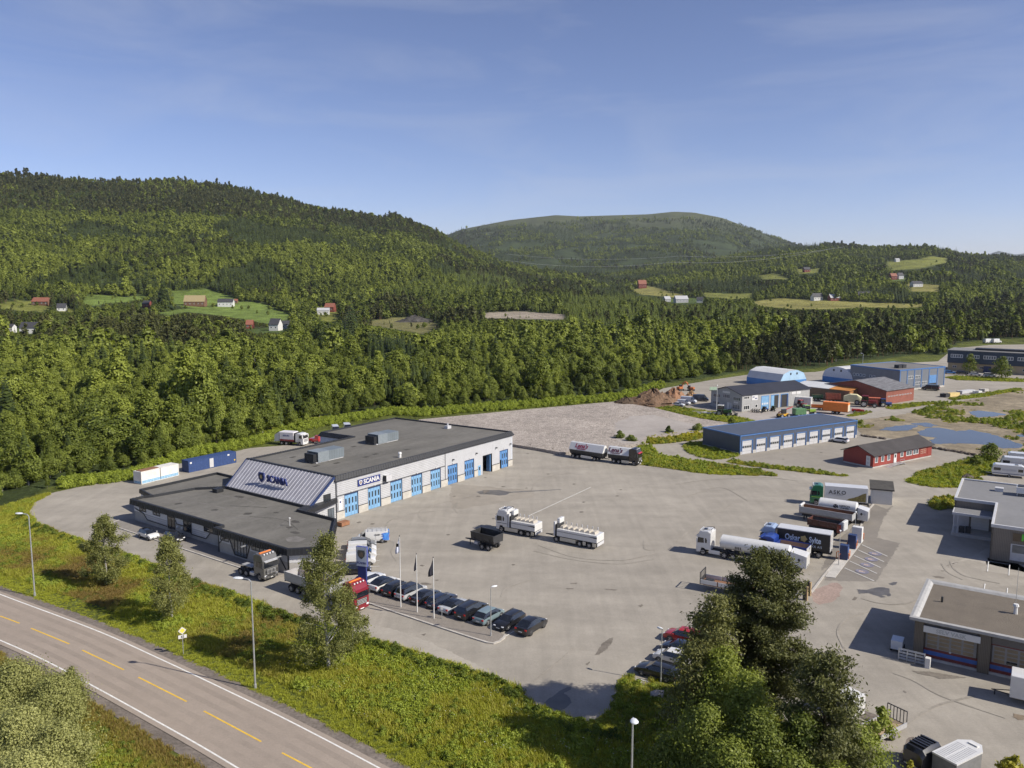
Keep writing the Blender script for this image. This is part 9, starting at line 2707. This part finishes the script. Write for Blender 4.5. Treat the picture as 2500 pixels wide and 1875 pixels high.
# ---- heaps
def heap(name, label, c, rx, ry, h_, m_, cat, seed=1, stretch=1.0):
 rng = np.random.default_rng(seed); n, k_ = 14, 28; mb = MB(); rings = []
 for i in range(n + 1):
  f = i / n; rr_ = (1 - f) ** .8
  rings.append([(math.cos(6.283 * j / k_) * rx * rr_ * (1 + .12 * math.sin(j * 2.1 + seed) + .06 * rng.normal()) , math.sin(6.283 * j / k_) * ry * rr_ * (1 + .1 * math.cos(j * 1.7 + seed) + .06 * rng.normal()), h_ * f ** 1.15 * (1 + .1 * rng.normal()) - .1) for j in range(k_)])
 mb.loft(rings); o = mb.build(name, m_, None, c, None, True); return tag(o, label, cat)
M_SOIL = layered('brown_soil', (.155, .10, .065), [(.25, .7, 1.35), (1.5, .7, 1.3), (6, .8, 1.2)], bump=1.0, bscale=1.2, bdist=.4)
heap('soil_heap', 'large brown earth heap at the corner of the gravel plateau', (47.5, 273.5, 0), 11.0, 7.5, 5.0, M_SOIL, 'earth heap', 3)
heap('soil_heap', 'lower dark earth heap left of the large brown one', (38.5, 272.0, 0), 6.0, 5.0, 2.6, layered('dark_soil', (.09, .065, .045), [(.4, .7, 1.3), (3, .8, 1.2)], bump=1, bscale=1.2, bdist=.4), 'earth heap', 5)
heap('soil_heap', 'small sandy heap behind the vans by the workshop', (63.0, 284.5, 0), 3.6, 3.2, 3.0, layered('sandy_soil', (.34, .22, .12), [(.5, .8, 1.2), (3, .8, 1.2)], bump=.6, bscale=2), 'sand heap', 7)
heap('soil_heap', 'reddish earth heap behind the large brown one', (56.5, 283.5, 0), 6.5, 5.5, 4.0, layered('red_soil', (.25, .14, .085), [(.4, .75, 1.25), (3, .8, 1.2)], bump=.8, bscale=1.5), 'earth heap', 9)
heap('stone_heap', 'small dark stone pile beside the caravans', (96.4, 169.4, 0), 2.2, 1.6, 1.1, M_ROCK, 'stone heap', 11)
p = T(*zC(1865, 711)); heap('dark_mound', 'dark grey mound in the clearing in the middle of the wood', (p.x, p.y, p.z), 20, 10, 6, layered('mound_dark', (.075, .07, .065), [(.05, .7, 1.3), (.3, .8, 1.2)], bump=.8, bscale=.3, bdist=2), 'mound', 13)

# ---- farm machines by the workshop
def tractor(label, p, yaw, col, s=1.0, loader=False):
 e = thing('farm_tractor', label, 'tractor', (*p, 0), yaw); e.scale = (s,) * 3
 MB().box(.2, 2.3, -.45, .45, .95, 1.75, bev=.08).build('bonnet', col, e); MB().box(-1.2, 2.0, -.35, .35, .6, .95).build('frame', M_CHASSIS, e)
 c = MB(); c.loft([[(-1.3, -.75, 1.3), (.3, -.75, 1.3), (.3, .75, 1.3), (-1.3, .75, 1.3)], [(-1.2, -.7, 2.75), (.1, -.7, 2.75), (.1, .7, 2.75), (-1.2, .7, 2.75)]]); c.build('cab_glass', M_CARGLASS, e); MB().box(-1.35, .25, -.8, .8, 2.75, 2.95, bev=.05).build('cab_roof', P_WHITE if loader else col, e)
 for x in (-1.28, .2):
  for y in (-.74, .74): MB().box(x - .05, x + .05, y - .05, y + .05, 1.3, 2.75).build('cab_post', M_CHASSIS, e)
 for sy in (1, -1):
  wheel(e, -.75, sy * .95, .85, .5, sy, mat('rim_pale', (.6, .58, .5), .5)); wheel(e, 1.75, sy * .85, .58, .38, sy, MATS['rim_pale']); MB().box(-1.5, 0, sy * .95 - .28, sy * .95 + .28, 1.72, 1.8).build('fender', col, e)
 if loader:
  d = MB()
  for y in (-.5, .5): d.tube([(.2, y, 1.5), (2.4, y, 2.0), (3.4, y, .8)], .09, 6)
  d.box(3.2, 3.8, -1.1, 1.1, .3, .9); d.build('front_loader', M_CHASSIS, e)
 return e


P_TGREEN = paint('tractor_green', (.03, .12, .03)); P_LIME = paint('lime', (.22, .36, .04)); P_TRED = paint('tractor_red', (.40, .03, .025)); P_TBLUE = paint('tractor_blue', (.02, .07, .25))
tractor('green tractor with pale roof standing by the flagpole', (64.9, 249.2), R(-25), P_TGREEN, 1.15, True)
tractor('small red tractor in front of the white box body', (95.0, 265.8), R(-60), P_TRED, .85)
tractor('lime green tractor in the machine row behind the garage', (91.6, 250.6), R(10), P_LIME, 1.1)
tractor('dark red tractor with white nose beside the red container', (117.0, 266.8), R(-25), P_WINE, 1.3)
tractor('blue tractor at the right end of the machine row', (122.8, 267.0), R(-10), P_TBLUE, .95)
tractor('small blue tractor before the workshop doors', (80.5, 257.5), R(40), P_TBLUE, .6)
tractor('little dark tractor before the workshop doors', (83.5, 258.6), R(60), P_TGREEN, .6)
e = thing('telehandler', 'dark telehandler with red boom and yellow base behind the garage', 'telehandler', (82.6, 246.0, 0), R(20))
MB().box(-1.6, 1.6, -.7, .7, .6, 1.3, bev=.06).build('body', mat('machine_yellow', (.65, .36, .03), .5), e); MB().box(-.9, .5, -.7, .1, 1.3, 2.7).build('cab', M_CARGLASS, e); MB().cyl((-1.5, .45, 1.6), (3.6, .45, 3.1), .2, .16, 8).build('boom', P_TRED, e)
for sx in (1.2, -1.2):
 for sy in (1, -1): wheel(e, sx, sy * .9, .65, .4, sy)
def simple_trailer(name, label, p, yaw, L_, W_, z0, z1, col, cat='trailer', m_in=None, end=None, open_=True, r=.5):
 e = thing(name, label, cat, (*p, 0), yaw)
 if open_:
  tipper(e, -L_ / 2, L_ / 2, z0, z1, col, m_in or M_RUST, W_ / 2, .02, 5)
 else:
  b = MB().box(-L_ / 2, L_ / 2, -W_ / 2, W_ / 2, z0, z1, bev=.04).build('body', col, e)
  for k_ in range(6): x = -L_ / 2 + (k_ + .5) * L_ / 6; MB().box(x - .05, x + .05, -W_ / 2 - .04, W_ / 2 + .04, z0 + .05, z1 - .05).build('rib', col, e)
  if end: MB().box(L_ / 2, L_ / 2 + .05, -W_ / 2 + .1, W_ / 2 - .1, z0 + .1, z1 - .6).build('end_panel', end, e)
 MB().box(-L_ / 2, L_ / 2, -.4, .4, z0 - .25, z0 - .02).build('frame', M_CHASSIS, e)
 for sy in (1, -1):
  wheel(e, -.6, sy * W_ * .4, r, .35, sy); wheel(e, .6, sy * W_ * .4, r, .35, sy)
 MB().box(-L_ / 2 - 1.4, -L_ / 2, -.06, .06, z0 - .25, z0 - .1).build('drawbar', M_CHASSIS, e)
 return e


simple_trailer('forage_trailer', 'tall bright orange forage trailer behind the garage', (101.4, 253.2), R(-35), 7.5, 2.6, 1.0, 3.7, M_ORANGE, end=M_SKIRT, open_=False)
simple_trailer('flat_trailer', 'low orange trailer behind the tall orange one', (99.5, 260.5), R(-20), 6.0, 2.5, .9, 1.5, M_ORANGE)
simple_trailer('box_trailer', 'white box trailer standing against the grey workshop wall', (97.0, 269.6), R(-32), 5.2, 2.4, .7, 3.0, P_WHITE, open_=False, r=.35)
simple_trailer('grain_trailer', 'rusty red trailer before the brown shed', (110.0, 277.8), R(-15), 4.8, 2.4, .9, 2.9, mat('rust_red', (.34, .09, .05), .6, var=.2))
simple_trailer('baler', 'green and white round baler behind the garage', (88.4, 249.0), R(10), 3.6, 2.2, .6, 2.4, mat('baler_green', (.10, .22, .10), .5, var=.2), cat='baler', end=P_WHITE, open_=False)
simple_trailer('grain_trailer', 'dark green trailer at the brown shed', (106.0, 281.5), R(-10), 3.4, 2.2, .8, 2.0, mat('dark_green', (.04, .10, .06), .6, var=.2))
e = thing('combine_harvester', 'pale cream combine harvester in the machine row', 'harvester', (115.0, 273.2, 0), R(-25))
mb = MB(); mb.loft([[(-3, -1.3, 1.2), (-3, 1.3, 1.2), (-3, 1.2, 2.6), (-3, -1.2, 2.6)], [(-1, -1.4, .9), (-1, 1.4, .9), (-1, 1.4, 3.4), (-1, -1.4, 3.4)], [(1.2, -1.4, .9), (1.2, 1.4, .9), (1.2, 1.4, 3.3), (1.2, -1.4, 3.3)], [(2.6, -1.2, 1.0), (2.6, 1.2, 1.0), (2.8, 1.0, 2.3), (2.8, -1.0, 2.3)]]); mb.build('body', mat('cream_machine', (.62, .58, .36), .5, var=.1), e)
for sx, r_ in ((1.3, .85), (-2.0, .55)):
 for sy in (1, -1): wheel(e, sx, sy * 1.35, r_, .5, sy)
MB().box(2.7, 3.9, -1.9, 1.9, .3, .9).build('header', mat('cream_dark', (.4, .38, .2), .6), e)
container('container', 'red-orange container with pale panels at the right of the machine row', (117.8, 269.5), (122.0, 268.0), 2.4, 2.7, mat('container_red', (.48, .13, .07), .5, var=.15), 'container')
e = thing('mower', 'red mower on the grass at the end of the machine row', 'mower', (109.0, 256.0, 0), R(-20)); MB().box(-1.5, 1.2, -.6, .6, .3, 1.1, bev=.1).build('body', P_TRED, e); MB().box(1.2, 2.2, -.9, .9, .3, .9).build('deck', P_TRED, e)
for sy in (1, -1): wheel(e, -.6, sy * .8, .4, .25, sy)
e = thing('plough', 'small open implement on wheels before the workshop', 'implement', (77.6, 255.8, 0), R(-30)); MB().box(-2.2, 1.0, -.5, .5, .5, .75).build('frame', M_SKIRT, e)
for k_ in range(4): MB().box(-1.6 + k_ * .7, -1.5 + k_ * .7, -.7, .7, .1, 1.1).build('tine', M_CHASSIS, e)
for sy in (1, -1): wheel(e, 1.4, sy * .7, .35, .2, sy)
for i, (p, lb) in enumerate((((63.6, 307.0), 'orange excavator with raised arm behind the earth heaps, left of two'), ((67.5, 306.0), 'orange excavator behind the earth heaps, right of two'))):
 e = thing('excavator', lb, 'excavator', (*p, 0), R(30 + 120 * i), 'excavators behind the earth heaps'); e.scale = (.72,) * 3
 for sy in (1, -1): MB().box(-1.7, 1.7, sy * 1.1 - .3, sy * 1.1 + .3, 0, .8, bev=.15).build('track', M_CHASSIS, e)
 MB().box(-1.6, 1.0, -1.2, 1.2, .9, 2.0, bev=.1).build('house', mat('excavator_orange', (.42, .13, .04), .6, var=.2), e); MB().box(.2, 1.4, .2, 1.2, 1.0, 2.9).build('cab', M_CARGLASS, e)
 b = MB(); b.tube([(.9, -.3, 1.6), (3.0, -.3, 4.6), (5.0, -.3, 3.6)], .25, 6); b.tube([(5.0, -.3, 3.6), (5.2, -.3, 1.4)], .2, 6); b.build('arm', MATS['excavator_orange'], e); MB().box(4.7, 5.7, -.7, .1, .7, 1.5, bev=.1).build('bucket', M_CHASSIS, e)
e = thing('loader', 'red scissor lift beside the hall\'s back wall', 'lift', (-50.6, 207.0, 0), R(-15)); MB().box(-1.5, 1.5, -.8, .8, .5, 1.3, bev=.15).build('body', P_RED, e); MB().box(.2, 1.3, -.7, .7, 1.3, 2.1).build('basket', P_RED, e)
for sx in (1, -1):
 for sy in (1, -1): wheel(e, sx, sy * .8, .4, .25, sy)
# pallets and planks along the far lane
for i, (x, y, L_, h_, col, lb) in enumerate(((1655, 530, 5.5, 1.4, mat('timber_yellow', (.62, .47, .20), .7, var=.15), 'stack of yellow timber beside the far lane'), (1760, 505, 7.5, 1.2, M_LGREY, 'low grey-white container platform beside the far lane'), (1850, 510, 2.0, 1.2, M_WHITE, 'small white crate beside the far lane'), (1900, 490, 2.4, 1.0, M_CONC, 'concrete blocks beside the far lane'), (1600, 535, 2.2, 1.4, M_PLAST, 'small dark machine beside the far lane'))):
 p = G(*z11(x, y)); e = thing('material_stack', lb, 'stack', (p.x, p.y, 0), R(28)); 
 for k_ in range(2): MB().box(-L_ / 2, L_ / 2, -1.2 + k_ * 1.25, -.1 + k_ * 1.25, .1, h_ * (1 - .12 * k_)).build('layer', col, e)
 MB().box(-L_ / 2, L_ / 2, -1.0, .9, 0, .1).build('bearer', M_RUST, e)
e = thing('scrap_pile', 'pile of grey poles and posts on the grass before the workshop', 'pile', (60.5, 252.0, .1), R(-18))
for k_ in range(12):
 a = random.uniform(-.4, .4); y = random.uniform(-1.2, 1.2); x = random.uniform(-2.5, 2.5)
 MB().cyl((x - 2.2, y, .2 + random.random() * .5), (x + 2.2, y + a * 3, .25 + random.random() * .7), .1, .1, 6).build('pole', random.choice([M_LGREY, M_SKIRT, M_STEEL]), e)
for p, s_y, lb in (((262, 432), 'bigvan', 'white camper in the trees at the far right, left of two'), ((268, 430), 'bigvan', 'white camper in the trees at the far right, right of two')):
 g_ = G(2412 if 'left' in lb else 2432, 838); car('camper_van', lb, s_y, P_WHITE, (g_.x, g_.y), Vector((.9, .3)), 'camper', 'campers at the far right', scale=1.3)

# ---- power lines over the valley
def cable(label, pts, sag, r):
 P = [Vector(p) for p in pts]; out = []
 for a, b in zip(P[:-1], P[1:]):
  for k_ in range(12):
   f = k_ / 12; out.append(tuple(a + (b - a) * f - Vector((0, 0, sag * 4 * f * (1 - f)))))
 out.append(tuple(P[-1])); o = MB().tube(out, r, 5).build('power_cable', mat('cable_grey', (.55, .55, .57), .4, metal=.5), None)
 return tag(o, label, 'cable', 'power lines over the valley')


def far_pt(px, py, d):
 a = (px - 1250) / FOC; b = (937.5 - py) / FOC; v = Vector((a, _c + b * _s, -_s + b * _c)); return Vector((0, 0, CAM_H)) + v * d
cable('upper power cable sagging across the valley in front of the far mountain', [far_pt(1235, 620, 2300), far_pt(1660, 625, 2300), far_pt(2060, 603, 2300)], 12, .22)
cable('lower power cable sagging across the valley in front of the far mountain', [far_pt(1235, 636, 2200), far_pt(1640, 640, 2200), far_pt(2030, 607, 2200)], 14, .22)

# ------------------------------------------------------------------ thin summer haze: one even box of air round everything
hz = MB().box(-19600, 19600, -19600, 19600, -4, 540).build('haze', bpy.data.materials.new('haze_air'))
hm = hz.data.materials[0]; hm.use_nodes = True; hm.node_tree.nodes.clear()
ho = hm.node_tree.nodes.new('ShaderNodeOutputMaterial'); hv = hm.node_tree.nodes.new('ShaderNodeVolumePrincipled')
hv.inputs['Color'].default_value = (0.80, 0.87, 1.0, 1); hv.inputs['Density'].default_value = 3.3e-5; hv.inputs['Anisotropy'].default_value = 0.2
hm.node_tree.links.new(hv.outputs[0], ho.inputs['Volume'])
stuff(hz, 'faint blue haze hanging over the whole valley', 'haze')
